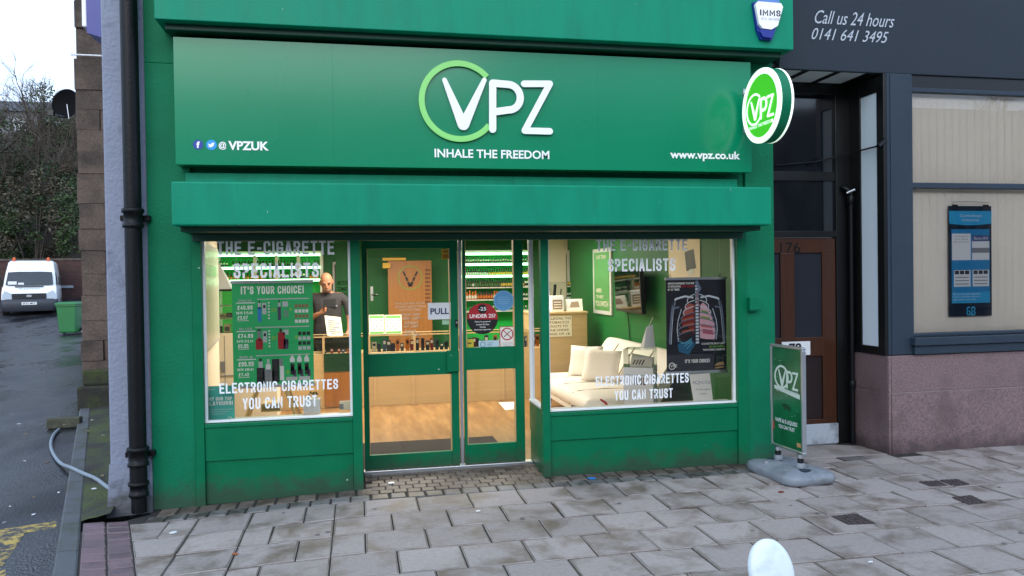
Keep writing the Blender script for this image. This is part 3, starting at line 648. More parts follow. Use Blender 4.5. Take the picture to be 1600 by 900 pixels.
# ================================================================== SIGNS ON THE FRONT
FS = thing('fascia_sign', 'long green sign board with white logo letters and a pale green ring above the shop', 'shop sign', (0.95, -.16, 2.9))
sy = -.16
a, b = at(270, 57, sy), at(1176, 98, sy); cc, dd = at(275, 258, sy), at(1171, 268, sy)
P_X = lambda px: at(px, 160, sy).x
Z1, Z0 = (a.z+b.z)/2, (cc.z+dd.z)/2; X0, X1 = (a.x+cc.x)/2, (b.x+dd.x)/2
m = MB(); xs_ = [X0, P_X(520), P_X(933), X1]
for xa_, xb_ in zip(xs_, xs_[1:]): m.box(xa_+.0002*(xa_ > X0), xb_-.0002*(xb_ < X1), sy, -.002, Z0, Z1, M_sign)
m.build('board', FS, bevel=.0006)
fs = Fr((0, sy, 0))
def P2(px, py, y=sy): q = at(px, py, y); return (q.x, q.z)
# ring of the logo, open at the upper right where it meets the P
cx, cz = P2(717.5, 159); ro = (P2(717.5, 96)[1]-P2(717.5, 223)[1])/2
m = MB(); m.ring(fs, cx, cz, ro, ro*.855, .012, .022, M_lime, a0=42, a1=322, n=60); m.build('logo_ring', FS, bevel=.002)
def stroke(mb, fr, pts, w_, d0, d1, m_, cap=True, n=6):
    """a stroke of even (or per-point) width along 2-D points, with round ends"""
    for i in range(len(pts)-1):
        (ax, ay), (bx, by) = pts[i], pts[i+1]; wa = w_[i] if hasattr(w_, '__len__') else w_; wb = w_[i+1] if hasattr(w_, '__len__') else w_
        L = math.hypot(bx-ax, by-ay); nx, ny = -(by-ay)/L, (bx-ax)/L; an = math.atan2(ny, nx)
        out = [(ax+wa/2*math.cos(an+math.pi*k_/n), ay+wa/2*math.sin(an+math.pi*k_/n)) for k_ in range(n+1)] if cap else [(ax+nx*wa/2, ay+ny*wa/2), (ax-nx*wa/2, ay-ny*wa/2)]
        out += [(bx+wb/2*math.cos(an+math.pi+math.pi*k_/n), by+wb/2*math.sin(an+math.pi+math.pi*k_/n)) for k_ in range(n+1)] if cap else [(bx-nx*wb/2, by-ny*wb/2), (bx+nx*wb/2, by+ny*wb/2)]
        mb.prism(fr, out, d0+.0004*i, d1+.0004*i, m_)
def arc(cx, cy, rx, ry, a0, a1, n=14): return [(cx+rx*math.cos(R(a0+(a1-a0)*i/n)), cy+ry*math.sin(R(a0+(a1-a0)*i/n))) for i in range(n+1)]
def ribbon(mb, fr, pts, w_, d0, d1, m_):
    """an even-width band along a smooth 2-D path, one clean solid"""
    n = len(pts); L = []; Q = []
    for i in range(n):
        ax, ay = pts[max(0, i-1)]; bx, by = pts[min(n-1, i+1)]; l = math.hypot(bx-ax, by-ay); nx, ny = -(by-ay)/l, (bx-ax)/l
        L.append((pts[i][0]+nx*w_/2, pts[i][1]+ny*w_/2)); Q.append((pts[i][0]-nx*w_/2, pts[i][1]-ny*w_/2))
    vs = []
    for i in range(n): vs += [fr.p(*L[i], d0), fr.p(*Q[i], d0), fr.p(*Q[i], d1), fr.p(*L[i], d1)]
    fs_ = [(4*i+q, 4*i+(q+1) % 4, 4*i+4+(q+1) % 4, 4*i+4+q) for i in range(n-1) for q in range(4)] + [(0, 1, 2, 3), (4*n-1, 4*n-2, 4*n-3, 4*n-4)]
    mb.add(vs, fs_, m_)
def vpz(mb, fr, T, k, d0, d1, mw):
    """the V, P and Z strokes; T maps the photograph's logo pixels (660..864 x 96..223) to the frame, k scales widths"""
    stroke(mb, fr, [T(694, 126), T(723, 196)], [7*k, 16*k], d0, d1, mw)
    stroke(mb, fr, [T(756, 126), T(724, 196)], [7*k, 16*k], d0+.0011, d1+.0011, mw)
    stroke(mb, fr, [T(769, 131), T(769, 203)], 11*k, d0+.002, d1+.002, mw)
    A = [T(769, 131), T(790, 130.5)]; cxx, cyy = T(793, 153); rx = abs(T(815, 0)[0]-T(793, 0)[0])*.86; ry = abs(T(0, 153)[1]-T(0, 130.5)[1])
    pts = [A[0]]+arc(cxx, cyy, rx, ry, 90, -90, 16)+[T(774, 175.5)]
    ribbon(mb, fr, pts, 11*k, d0+.0026, d1+.0026, mw)
    stroke(mb, fr, [T(818, 132), T(858, 132), T(819, 205), T(858, 206)], 10*k, d0, d1, mw)
m = MB(); kx = P2(801, 160)[0]-P2(800, 160)[0]
vpz(m, fs, P2, kx, .010, .024, M_white); m.build('logo_letters', FS)
m = MB(); q0, q1 = P2(679, 247), P2(858, 234); m.text('INHALE THE FREEDOM', fs, q0[0], q1[0], P2(770, 247.5)[1], P2(770, 234)[1], .004, M_white, bold=.022, thick=0); m.build('lettering', FS); m = MB()
q0, q1 = P2(1047, 249), P2(1156, 236); m.text('www.vpz.co.uk', fs, q0[0], q1[0], P2(1100, 252)[1], P2(1100, 236)[1], .004, M_white, bold=.03); m.build('lettering', FS); m = MB()
q0, q1 = P2(357, 236), P2(420, 220); m.text('VPZUK', fs, q0[0], q1[0], P2(388, 235)[1], P2(388, 221)[1], .004, M_white, bold=.035)
q0, q1 = P2(342, 236), P2(354, 220); m.text('@', fs, q0[0], q1[0], P2(348, 234)[1], P2(348, 221.5)[1], .004, M_white, bold=.02)
m.build('lettering', FS)
m = MB(); px = P2(309.5, 226); rr = P2(317.5, 226)[0]-px[0]; m.disc(fs, *px, rr, .003, mat('deep_blue_print', '#1b3f9c', .4)); m.text('f', fs, px[0]-rr*.3, px[0]+rr*.35, px[1]-rr*.7, px[1]+rr*.65, .005, M_white, bold=.05)
px = P2(330.5, 226.5); rr = P2(339, 226)[0]-px[0]; m.disc(fs, *px, rr, .003, mat('bird_blue_print', '#1d9be0', .4))
bird = [(-.6, .25), (-.3, .12), (-.05, .05), (-.02, .3), (.2, .45), (.42, .36), (.62, .42), (.5, .22), (.45, -.1), (.15, -.42), (-.25, -.48), (-.62, -.35), (-.35, -.28), (-.5, -.1), (-.55, .05)]
m.poly(fs, [(px[0]+x*rr, px[1]+y*rr) for x, y in bird], .005, M_white); m.build('icon', FS)

# round projecting sign
PX = 3.10
p0, p1 = atx(1160, 166, PX), atx(1221, 166, PX); yc = (p0.y+p1.y)/2; zc = atx(1190, 165, PX).z; rz = (atx(1190, 107, PX).z-atx(1190, 222, PX).z)/2; ry = (p0.y-p1.y)/2
PS = thing('projecting_sign', 'round illuminated lime green sign with a white rim projecting from the shop front', 'projecting sign', (PX, yc, zc))
fp = Fr((PX, yc, zc), (0, -1, 0), (0, 0, 1)); rr = (rz+ry)/2
M_rim = mat('white_lit_rim', '#ffffff', .4, emit='#eaffea', es=.55); M_limel = mat('lime_lit_face', '#4fc22a', .4, emit='#35b414', es=.45); M_lw = mat('white_lit_print', '#ffffff', .4, emit='#f0fff0', es=.6)
m = MB(); fb = Fr((PX, yc, zc), (0, -1, 0)); m.tube([(PX+.015, yc, zc), (PX+.09, yc, zc)], rr*.985, M_fit, n=56); m.build('drum', PS)
m = MB(); m.ring(fp, 0, 0, rr, rr*.84, -.012, .006, M_rim, n=56); m.ring(fp, 0, 0, rr*.99, rr*.84, -.11, -.092, M_rim, n=56); m.build('rim', PS, bevel=.003)
m = MB(); m.tube([(PX-.001, yc, zc), (PX+.014, yc, zc)], rr*.84, M_limel, n=48)
m.tube([(PX+.092, yc, zc), (PX+.105, yc, zc)], rr*.84, M_limel, n=48); m.build('face', PS)
m = MB(); kk = rr*2/ 290.0
def TP(px, py): return ((px-766)*kk, (150-py)*kk*1.0+.03*rr)
m.ring(fp, *TP(717.5, 159), 63*kk, 55*kk, .003, .005, M_lw, a0=42, a1=322, n=40)
vpz(m, fp, TP, kk, .003, .006, M_lw); m.text('INHALE THE FREEDOM', fp, -.62*rr, .62*rr, -.55*rr, -.46*rr, .003, M_lw, bold=.01); m.build('lettering', PS)
for dz in (.19, -.12):
    m = MB(); m.tube([(PX+.06, -.158, zc+dz), (PX+.06, yc+rr*.9, zc+dz)], .011, M_alu); m.box(PX+.035, PX+.085, -.172, -.161, zc+dz-.025, zc+dz+.025, M_alu)
    m.build('bracket', PS)

# alarm box on the cornice
AB = thing('alarm_box', 'white and blue shield shaped alarm box marked IMMS on the green cornice', 'alarm box', (at(1200, 30, -.33).x, -.302, at(1200, 30, -.33).z))
def A2(px, py): q = at(px, py, -.345); return (q.x, q.z)
fa = Fr((0, -.302, 0)); M_ablue = mat('alarm_blue', '#1c2f8f', .3)
m = MB(); m.prism(fa, [A2(1178, 2), A2(1223, 6), A2(1213, 44), A2(1208, 62), A2(1190, 60), A2(1184, 44)], 0, .03, M_ablue); m.build('back_box', AB, bevel=.008)
m = MB(); m.prism(fa, [A2(1179, 8), A2(1183, 3), A2(1219, 6), A2(1222, 12), A2(1214, 41), A2(1204, 47), A2(1190, 45), A2(1185, 38)], .031, .058, M_white)
m.prism(fa, [A2(1183, 1), A2(1188, -6), A2(1213, -5), A2(1218, 4), A2(1214, 6), A2(1186, 4)], .031, .05, mat('pale_alarm_blue', '#5b86c9', .3))
a0, b0 = A2(1186, 25), A2(1218, 15); m.text('IMMS', fa, a0[0], b0[0], a0[1], A2(1190, 15)[1], .0585, M_ink, style='din')
a0, b0 = A2(1188, 32), A2(1216, 27); m.text('0121 364 0000', fa, a0[0], b0[0], a0[1], A2(1190, 28)[1], .0585, M_grey2)
m.build('cover', AB, bevel=.006)
m = MB(); m.prism(fa, [A2(1186, 48), A2(1190, 46), A2(1206, 48), A2(1212, 44), A2(1206, 60), A2(1192, 58)], .031, .052, M_ablue); m.build('strobe', AB, bevel=.006)
# second alarm box seen edge-on, up on the gable
B2 = thing('alarm_box', 'blue alarm box with a white cover high on the grey gable corner', 'alarm box', (-1.9, .3, 4.0))
q0, q1 = at(157, 52, .3), at(157, -40, .3)
m = MB(); m.prism(Fr((-1.93, .3, 0), (1, 0, 0)), [(-.03, q0.z), (.07, q0.z-.03), (.08, q1.z), (-.03, q1.z)], -.25, 0, M_ablue); m.build('back_box', B2, bevel=.01)
m = MB(); m.box(-2.0, -1.962, .32, .53, q0.z+.05, q1.z, M_white); m.build('cover', B2, bevel=.01)
# green junction box on the pier
JB = thing('junction_box', 'small green junction box on the green pier beside the shop window', 'junction box', (at(1179, 476).x, 0, at(1179, 476).z))
q0, q1 = at(1171, 486, -.05), at(1187, 465, -.05)
m = MB(); m.box(q0.x, q1.x, -.06, -.001, q0.z, q1.z, M_fit); m.build('case', JB, bevel=.004)
m = MB(); m.box(q0.x-.004, q1.x+.004, -.068, -.061, q0.z+.01, q1.z+.004, M_fit); m.build('lid', JB, bevel=.003)
# drainpipe
DP = thing('drainpipe', 'black cast iron drainpipe running down the grey corner of the shop', 'drainpipe', (-1.6, -.09, 0))
xt, xm, xb = at(200, 20, -.09), at(208, 345, -.09), at(220, 760, -.09)
m = MB(); rr = .058; m.tube([(xm.x, -.09, -.04), (xm.x, -.09, .12)], .052, M_iron, 18); m.tube([(xm.x, -.09, .12), (xm.x, -.09, 7.4)], rr, M_iron, 20); m.build('pipe', DP)
for zz in (at(208, 340, -.09).z, at(218, 712, -.09).z, 4.9):
    m = MB(); m.lathe((xm.x, -.09, zz), [(.057, -.075), (.072, -.07), (.07, -.05), (.064, -.045), (.064, .03), (.075, .035), (.075, .06), (.064, .065), (.057, .068)], M_iron, 22); m.build('collar', DP)
    m = MB(); m.box(xm.x-.10, xm.x+.10, -.045, .008, zz-.02, zz+.02, M_iron); m.build('bracket', DP, bevel=.004)
m = MB(); m.lathe((xm.x, -.09, at(218, 765, -.09).z), [(.057, -.05), (.066, -.045), (.066, -.02), (.06, -.015), (.06, .03), (.07, .035), (.07, .055), (.057, .06)], M_iron, 22); m.build('collar', DP)
for q in range(2):
    pass

# ================================================================== THE BANK NEXT DOOR
BK = thing('bank_building', 'charcoal painted shop front with red granite base and dark slanted fascia beside the green shop', 'building', (6.5, 0, 0))
z0 = at(1400, 115, 0).z; x0 = 3.56
m = MB(); zt = 4.7; sl_ = .16/.75*(zt-z0)
m.add([(x0, .0, z0), (12, .0, z0), (12, .04, z0), (x0, .04, z0), (x0, -sl_, zt), (12, -sl_, zt), (12, .04, zt), (x0, .04, zt)], [(0, 3, 2, 1), (4, 5, 6, 7), (0, 1, 5, 4), (1, 2, 6, 5), (2, 3, 7, 6), (3, 0, 4, 7)], M_dks)
fascia = m.build('fascia', BK, bevel=.006)
nf = V3((0, -sl_, zt-z0)).normalized(); ff = Fr((0, 0, z0), (1, 0, 0), nf)
def FF(px, py):      # pixel on the slanted fascia
    q = ray(px, py); n = ff.n; t_ = (ff.o-EYE).dot(n)/q.dot(n); w_ = EYE+q*t_-ff.o; return (w_.dot(ff.u), w_.dot(ff.v))
m = MB()
for s, a, b, zl, zh, pc in (('Call us 24 hours', 1273, 1397, 38, 17, 1300), ('0141 641 3495', 1268, 1387, 63, 45, 1300)):
    l = FF(a, (zl+zh)/2); r_ = FF(b, (zl+zh)/2+5); lo = FF(pc, zl)[1]; hi = FF(pc, zh)[1]
    m.text(s, ff, l[0], r_[0], lo, hi, .004, mat('pale_sign_lettering', '#c3ccd8', .5), bold=.0, italic=.25)
m.build('lettering', fascia)
m = MB(); gz = at(1500, 551, 0).z; gx = 4.57; y2p = .1
m.box(gx+.02, gx+.27, -.012, y2p, gz+.003, z0-.002, M_dk); m.box(gx+.05, gx+.27, -.02, -.012, gz+.003, z0-.01, M_dk)
m.box(gx+.27, 12, .02, .3, at(1500, 145, .02).z+.0, z0-.001, M_black)
m.build('wall', BK, bevel=.004)
m = MB(); jz = at(1500, 608, 0).z
def stone(x0_, x1_, zz0, zz1): m.box(x0_+.003, x1_-.003, random.uniform(-.034, -.026), .3, zz0+.003, zz1-.003, M_gran)
stone(gx, gx+.03, -.03, gz); m.box(gx+.032, 12, -.0235, .2, -.03, gz-.005, mat('pale_mortar', '#9a908c', .9))
xx = gx+.03
for (za, zb_) in ((-.03, jz), (jz, gz)):
    xx = gx+.03
    for wd in (1.42, 1.42, 1.42, 1.42, 1.42, 1.42): stone(xx, xx+wd, za, zb_); xx += wd
# granite return into the doorway
m.box(gx+.001, gx+.25, -.02, .46, -.03, jz-.002, M_gran); m.box(gx+.001, gx+.25, -.02, .46, jz+.002, gz-.003, M_gran)
m.build('granite_base', BK, bevel=.004)
# display window of the bank
wx0 = gx+.27; zm_, zs_ = at(1500, 291, .03).z, at(1500, 518, .03).z; zw = at(1500, 146, .03).z
m = MB()
m.box(wx0, 12, -.005, .05, zm_-.025, zm_+.025, M_dk); m.box(wx0, 12, -.02, .05, zs_-.03, zs_, M_dk)
m.box(wx0-.04, 12, -.085, -.001, zs_-.105, zs_-.034, M_dk); m.box(wx0-.02, 12, -.06, .05, gz+.004, zs_-.108, M_dk); m.box(wx0, 12, 0, .05, zw-.01, zw+.03, M_dk)
m.box(wx0, wx0+.015, -.004, .05, zs_, zw, M_dk)
BW = m.build('window', BK, bevel=.006)
g_ = MB(); g_.quad([(wx0, .03, zs_), (12, .03, zs_), (12, .03, zw), (wx0, .03, zw)], glass_mat('bank_glass', ior=1.75)); g_.build('pane', BW)
M_blind = mat('vertical_blind_fabric', '#f3eee4', .8, var=.02)
VB = thing('vertical_blind', 'closed pale vertical slat blind filling the bank window', 'blind', (7, .085, zs_))
m = MB(); xx = wx0-.02
while xx < 9.5:
    an = R(14); dx, dy = .045*math.cos(an), .045*math.sin(an)
    m.add([(xx-dx, .085-dy*.12, zs_-.05), (xx, .0845, zs_-.05), (xx+dx, .085+dy*.12, zs_-.05), (xx-dx, .085-dy*.12, zw+.1), (xx, .0845, zw+.1), (xx+dx, .085+dy*.12, zw+.1)], [(0, 1, 4, 3), (1, 2, 5, 4)], M_blind); xx += .08
m.build('slats', VB)
m = MB(); m.box(wx0-.05, 9.5, .06, .12, zw+.02, zw+.06, M_steel); m.build('rail', VB)
m = MB(); m.box(wx0-.1, 9.6, .34, .37, .6, 3.4, M_cream); m.build('inner_wall', BK)
# blue notice board hanging in the bank window
NB = thing('notice_board', 'blue poster panel with white leaflets hanging in the bank window', 'notice', (at(1516, 400, .06).x, .07, 1.7))
yN = .056
def N2(px, py): q = at(px, py, yN); return (q.x, q.z)
fn = Fr((0, yN, 0)); a, b = N2(1484, 495), N2(1549, 322)
m = MB(); Wd, Hh = b[0]-a[0], b[1]-a[1]; fn = Fr((a[0], yN, a[1]))
m.fbox(fn, 0, Wd, 0, Hh, -.012, 0, mat('notice_navy', '#0b2238', .35)); m.build('board', NB, bevel=.002)
m = MB(); cy = M_cyan; m.poly(fn, [(0, Hh*.955), (0, Hh*.84)]+[(Wd*(i/8), Hh*(.84-.014*math.sin(math.pi*i/8))) for i in range(9)]+[(Wd, Hh*.955)], .001, cy)
m.rect(fn, .05*Wd, .95*Wd, .12*Hh, .79*Hh, .001, mat('mid_cyan_print', '#1f86bd', .4)); m.rect(fn, .05*Wd, .95*Wd, .12*Hh, .22*Hh, .0016, cy)
m.rect(fn, .06*Wd, .5*Wd, .51*Hh, .75*Hh, .002, M_steel); m.rect(fn, .53*Wd, .94*Wd, .51*Hh, .72*Hh, .002, M_steel); m.rect(fn, .53*Wd, .94*Wd, .68*Hh, .735*Hh, .0024, mat('slate_blue_print', '#41588a', .5))
m.rect(fn, .53*Wd, .94*Wd, .575*Hh, .62*Hh, .0024, M_grey2); m.rect(fn, .1*Wd, .49*Wd, .27*Hh, .42*Hh, .002, M_steel); m.rect(fn, .54*Wd, .93*Wd, .27*Hh, .42*Hh, .002, M_steel)
for c_ in (.1, .54):
    for q in range(3): m.rect(fn, (c_+.02+.12*q)*Wd, (c_+.12+.12*q)*Wd, .382*Hh, .415*Hh, .0024, mat('dark_photo_print', '#2d3440', .5))
    for q in range(3): m.rect(fn, (c_+.03)*Wd, (c_+.35)*Wd, (.35-.03*q)*Hh, (.358-.03*q)*Hh, .0024, M_grey2)
m.build('leaflets', NB)
m = MB(); m.text("Cambuslang's", fn, .25*Wd, .77*Wd, .895*Hh, .925*Hh, .002, M_steel); m.text('Community', fn, .3*Wd, .7*Wd, .855*Hh, .885*Hh, .002, M_steel)
m.text('Training for', fn, .12*Wd, .44*Wd, .715*Hh, .733*Hh, .0026, M_grey2); m.text('your whole', fn, .13*Wd, .43*Wd, .69*Hh, .708*Hh, .0026, M_grey2); m.text('plan and more', fn, .1*Wd, .45*Wd, .665*Hh, .683*Hh, .0026, M_grey2); m.text('Elections 2018', fn, .58*Wd, .9*Wd, .695*Hh, .72*Hh, .0028, M_steel)
for q, s in enumerate(('Find out more about what we do', 'in your community, call us or', 'log onto our site')): m.text(s, fn, .08*Wd, (.72-.1*(q == 2))*Wd, (.195-.026*q)*Hh, (.212-.026*q)*Hh, .002, M_steel)
lc = mat('logo_cyan', '#37b7e6', .4)
for (ux, uy) in ((.44, .065), (.55, .065), (.44, .03), (.55, .03)): m.ring(fn, ux*Wd, uy*Hh, .05*Wd, .026*Wd, .001, .002, lc, n=20, a0=40 if ux < .5 and uy > .05 else 0, a1=320 if ux < .5 and uy > .05 else 360)
m.rect(fn, .5*Wd, .525*Wd, .004*Hh, .03*Hh, .0021, lc); m.build('lettering', NB)
m = MB(); m.tube([fn.p(.08*Wd, Hh*1.0, .002), fn.p(.1*Wd, Hh*1.035, .002), fn.p(.5*Wd, Hh*1.04, .002), fn.p(.95*Wd, Hh*1.03, .002)], .002, M_blk, 6)
m.fbox(fn, .07*Wd, .2*Wd, Hh-.01, Hh+.012, .0005, .004, M_blk); m.fbox(fn, .8*Wd, .93*Wd, Hh-.01, Hh+.012, .0005, .006, M_blk); m.build('hanger', NB)

# recessed doorway of the flats: number 176
yb = .5; bx0, bx1 = 3.5, gx
zt1, zt2, zd = at(1300, 272, yb).z, at(1300, 366, yb).z, at(1300, 372, yb).z
FD = None
m = MB()
dx1 = at(1305, 500, yb).x
m.box(dx1, gx+.2, yb-.03, yb+.05, -.01, z0, M_black); m.box(bx0-.2, dx1, yb-.02, yb+.05, at(1260, 277, yb).z-.035, at(1260, 272, yb).z+.02, M_black)
m.box(bx0-.2, dx1, yb-.035, yb+.05, zt2-.03, zt2+.03, M_black); m.box(bx0-.2, gx+.2, yb-.02, yb+.05, at(1290, 148, yb).z, z0+.3, M_black)
m.build('doorway_frame', BK, bevel=.004)
m = MB(); zf0, zf1 = at(1260, 277, yb).z, at(1290, 148, yb).z
for (a, b) in ((zf0, zf1), (zt2+.03, zf0-.03)): m.quad([(bx0-.2, yb, a), (dx1, yb, a), (dx1, yb, b), (bx0-.2, yb, b)], mat('dark_fanlight_glass', '#11151c', .06, spec=.9))
m.build('fanlight', BK)
m = MB()
m.box(3.52, gx, .041, .5, z0+.022, z0+.05, M_black)
for i in range(3): m.add([(3.60+.31*i, .07, z0+.018), (3.84+.31*i, .07, z0+.018), (3.84+.31*i, .46, z0+.018), (3.60+.31*i, .46, z0+.018)], [(3, 2, 1, 0)], M_steel)
m.build('soffit', BK)
# right side of the doorway: black wall with a tall pale side light
m = MB(); za, zb_ = at(1360, 540, .2).z, atx(1360, 148, gx).z
y1, y2 = atx(1346, 300, gx).y, atx(1372, 300, gx).y
m.box(gx-.012, gx+.2, .045, .5, z0-.002, z0+.021, M_black); m.box(gx-.012, gx+.2, y1, .5, gz, z0-.003, M_black); m.box(gx-.012, gx+.2, -.008, y2, gz, z0-.003, M_black); m.box(gx-.012, gx+.2, y2, y1, gz, za, M_black); m.box(gx-.012, gx+.2, y2, y1, zb_, z0-.003, M_black)
m.build('side_frame', BK, bevel=.004)
m = MB(); m.box(gx+.0, gx+.03, y2+.001, y1-.001, za+.001, zb_-.001, mat('obscured_glass', '#dfe8f2', .3)); m.build('side_light', BK)
# mahogany door
dz0, dz1 = at(1280, 662, yb).z, zt2-.035
m = MB(); t_ = .03
ux = [at(p_, 480, yb).x for p_ in (1211-30, 1219, 1241, 1284, 1306)]
pz = [at(1260, p_, yb).z for p_ in (395, 527, 557, 655)]
def rail(a, b, c_, d_): m.box(a, b, yb-.012, yb+.03, c_, d_, M_maho)
rail(ux[0], dx1, pz[0], dz1); rail(ux[0], dx1, pz[2], pz[1]); rail(ux[0], dx1, dz0, pz[3]); rail(ux[1], ux[2], dz0, dz1) if False else None
m.box(ux[1], ux[2], yb-.013, yb+.03, pz[3], pz[0], M_maho); m.box(ux[3], dx1, yb-.013, yb+.03, pz[3], pz[0], M_maho)
m.box(ux[2], ux[3], yb+.005, yb+.02, pz[3], pz[2], mat('dark_door_panel', '#241a1c', .3)); m.box(ux[0], ux[1], yb+.005, yb+.02, pz[3], pz[2], M_maho)
DD = m.build('door', BK, 'brown wooden door with narrow glass panels and number 176', bevel=.004)
m = MB(); m.box(ux[2], ux[3], yb+.006, yb+.012, pz[1], pz[0], mat('dark_door_glass', '#2a2d35', .08)); m.box(ux[0], ux[1], yb+.006, yb+.012, pz[1], pz[0], MATS['dark_door_glass']); m.build('pane', DD)
m = MB(); fd = Fr((0, yb-.012, 0)); a, b = at(1218, 395, yb), at(1249, 379, yb); m.text('176', fd, a.x, b.x, a.z, at(1218, 379, yb).z, .003, M_iron, bold=.0); m.build('number', DD)
m = MB(); m.box(ux[0], at(1308, 680, yb).x, yb-.03, yb+.03, .0, at(1290, 661, yb).z, mat('worn_white_step', '#aeb8c4', .5, dirt='#6a7078', dscale=6)); m.build('step', BK, bevel=.006)
# number plate fixed on the doorway wall behind the pavement sign
yP = .12
NP = MB(); a, b = at(1222, 556, yb-.03), at(1266, 532, yb-.03); NP.box(a.x, b.x, yb-.03, yb-.022, a.z, at(1266, 533, yb-.03).z, M_steel)
q0, q1 = at(1233, 551, yb-.03), at(1252, 536, yb-.03); NP.text('78', Fr((0, yb-.03, 0)), q0.x, q1.x, q0.z, q1.z, .002, M_ink, bold=.03)
NP.build('number_plate', DD)
# black gas pipe in the doorway
GP = thing('gas_pipe', 'thin black gas pipe with a valve standing in the recessed doorway', 'pipe', (at(1329, 690, .40).x, .42, 0))
gxp = at(1331, 500, .42).x
m = MB(); m.tube([(gxp, .42, 0), (gxp, .42, at(1333, 310, .42).z), (gxp, .42, at(1331, 300, .42).z), (gxp-.05, .43, at(1322, 294, .42).z), (gxp-.06, .47, at(1322, 292, .42).z)], .022, M_iron, 12); m.build('pipe', GP)
m = MB(); zz = at(1331, 312, .42).z; m.lathe((gxp, .42, zz), [(.022, -.05), (.034, -.04), (.034, .03), (.024, .04)], M_iron, 12); m.tube([(gxp-.05, .41, zz+.06), (gxp+.01, .37, zz+.09)], .012, M_alu, 8); m.lathe((gxp, .42, .55), [(.022, -.04), (.03, -.03), (.03, .03), (.022, .04)], M_iron, 12); m.build('valve', GP)
# loose cable clipped to the bank's pillar
CB = MB(); a, b = at(1377, 226, -.03), atx(1346, 236, gx-.02)
CB.tube([at(1380, 222, -.03), at(1376, 227, -.04), (gx-.03, .1, atx(1362, 232, gx).z), (gx-.03, .35, atx(1346, 236, gx).z), (4.2, .46, atx(1346, 240, gx).z-.06), (3.8, .47, atx(1346, 236, gx).z-.12)], .008, M_iron, 8)
CB.tube([at(1372, 229, -.05), at(1383, 219, -.02)], .02, M_iron, 8)
tag(CB.build('cable'), 'thin black cable strung from the charcoal pillar across the doorway', 'cable')
# ================================================================== INSIDE THE SHOP
CY = 3.8                                                        # counter front
zc, zg = at(640, 522, CY).z, at(640, 549, CY).z
SC_ = thing('display_counter', 'long pale wood counter with a glass display top facing the door', 'counter', (.2, CY, 0))
cx0, cx1 = -1.62, at(834, 550, CY).x
m = MB(); m.box(cx0, cx1, CY, CY+.45, .012, zg, M_pale)
for px in (586, 646, 786): q = at(px, 600, CY).x; m.box(q-.02, q+.02, CY-.012, CY-.001, .012, zg-.004, M_pale)
m.build('body', SC_, bevel=.003)
m = MB(); t_ = .012
m.box(cx0, cx1, CY, CY+.012, zc-.014, zc, M_pale); m.box(cx0, cx1, CY+.43, CY+.45, zc-.014, zc, M_pale)
for px in (505, 577, 648, 724, 826): q = at(px, 530, CY).x; m.box(q-.012, q+.012, CY, CY+.45, zg, zc-.015, M_pale)
m.build('case_frame', SC_)
m = MB(); m.quad([(cx0, CY+.004, zg), (cx1, CY+.004, zg), (cx1, CY+.004, zc-.014), (cx0, CY+.004, zc-.014)], M_case); m.quad([(cx0, CY+.013, zc-.004), (cx1, CY+.013, zc-.004), (cx1, CY+.43, zc-.004), (cx0, CY+.43, zc-.004)], M_case)
m.build('case_glass', SC_)
m = MB(); m.box(at(506, 560, CY).x, at(552, 560, CY).x, CY-.02, CY-.001, at(530, 580, CY).z, at(530, 552, CY).z, mat('dark_reflection_green', '#17402a', .25)); m.box(at(506, 560, CY).x, at(560, 560, CY).x, CY-.02, CY-.001, .03, at(530, 582, CY).z, M_brown); m.build('front_panel', SC_); m = MB(); m.box(at(506, 560, CY).x, at(552, 560, CY).x, CY+.2, CY+.21, zg+.001, zc-.02, mat('dark_case_panel', '#2b3430', .3)); m.build('case_back', SC_)  # green panel colour imitates a dark reflection; dark sheet added to darken the case
# boxed devices standing in the glass case
bc = ['#2a2f45', '#8a2c34', '#3a3a40', '#c8c2b4', '#20242c', '#5a3526', '#b86a2c', '#314a63', '#76202a', '#1b1d22', '#ddd6c6', '#3e4c7a']
bm_ = [mat('boxed_device_%d' % i, h_, .45) for i, h_ in enumerate(bc)]
def grp_copy(pool, group, label, cat):
    st = {}
    def put(kind, loc, rz=0.0, sc=(1, 1, 1)):
        if kind not in st: o = pool[kind](); st[kind] = o
        else:
            o = st[kind].copy(); COL.objects.link(o)
        o.location = loc; o.rotation_euler = (0, 0, rz); o.scale = sc
        tag(o, label, cat, group); return o
    return put
def mkbox(i):
    def f_():
        m = MB(); m.box(-.018, .018, -.012, .012, 0, .1, bm_[i]); m.box(-.012, .012, -.0128, -.0122, .06, .085, M_paper if i % 3 else M_ink); return m.build('device_box')
    return f_
put = grp_copy({i: mkbox(i) for i in range(len(bc))}, 'boxed devices in the glass counter', 'small boxed device standing inside the glass counter case', 'box')
x = at(585, 545, CY).x; n = 0
random.seed(3)
while x < cx1-.06:
    put(random.randrange(len(bc)), (x, CY+.07+random.uniform(0, .05), zg+.001), random.uniform(-.2, .2), (random.uniform(1.0, 1.6), 1, random.uniform(.8, 1.7))); n += 1; x += random.uniform(.05, .068)
x = at(507, 545, CY).x
while x < at(552, 545, CY).x: put(random.randrange(len(bc)), (x, CY+.08, zg+.001), 0, (1.0, 1, random.uniform(.3, .6))); x += random.uniform(.05, .09)
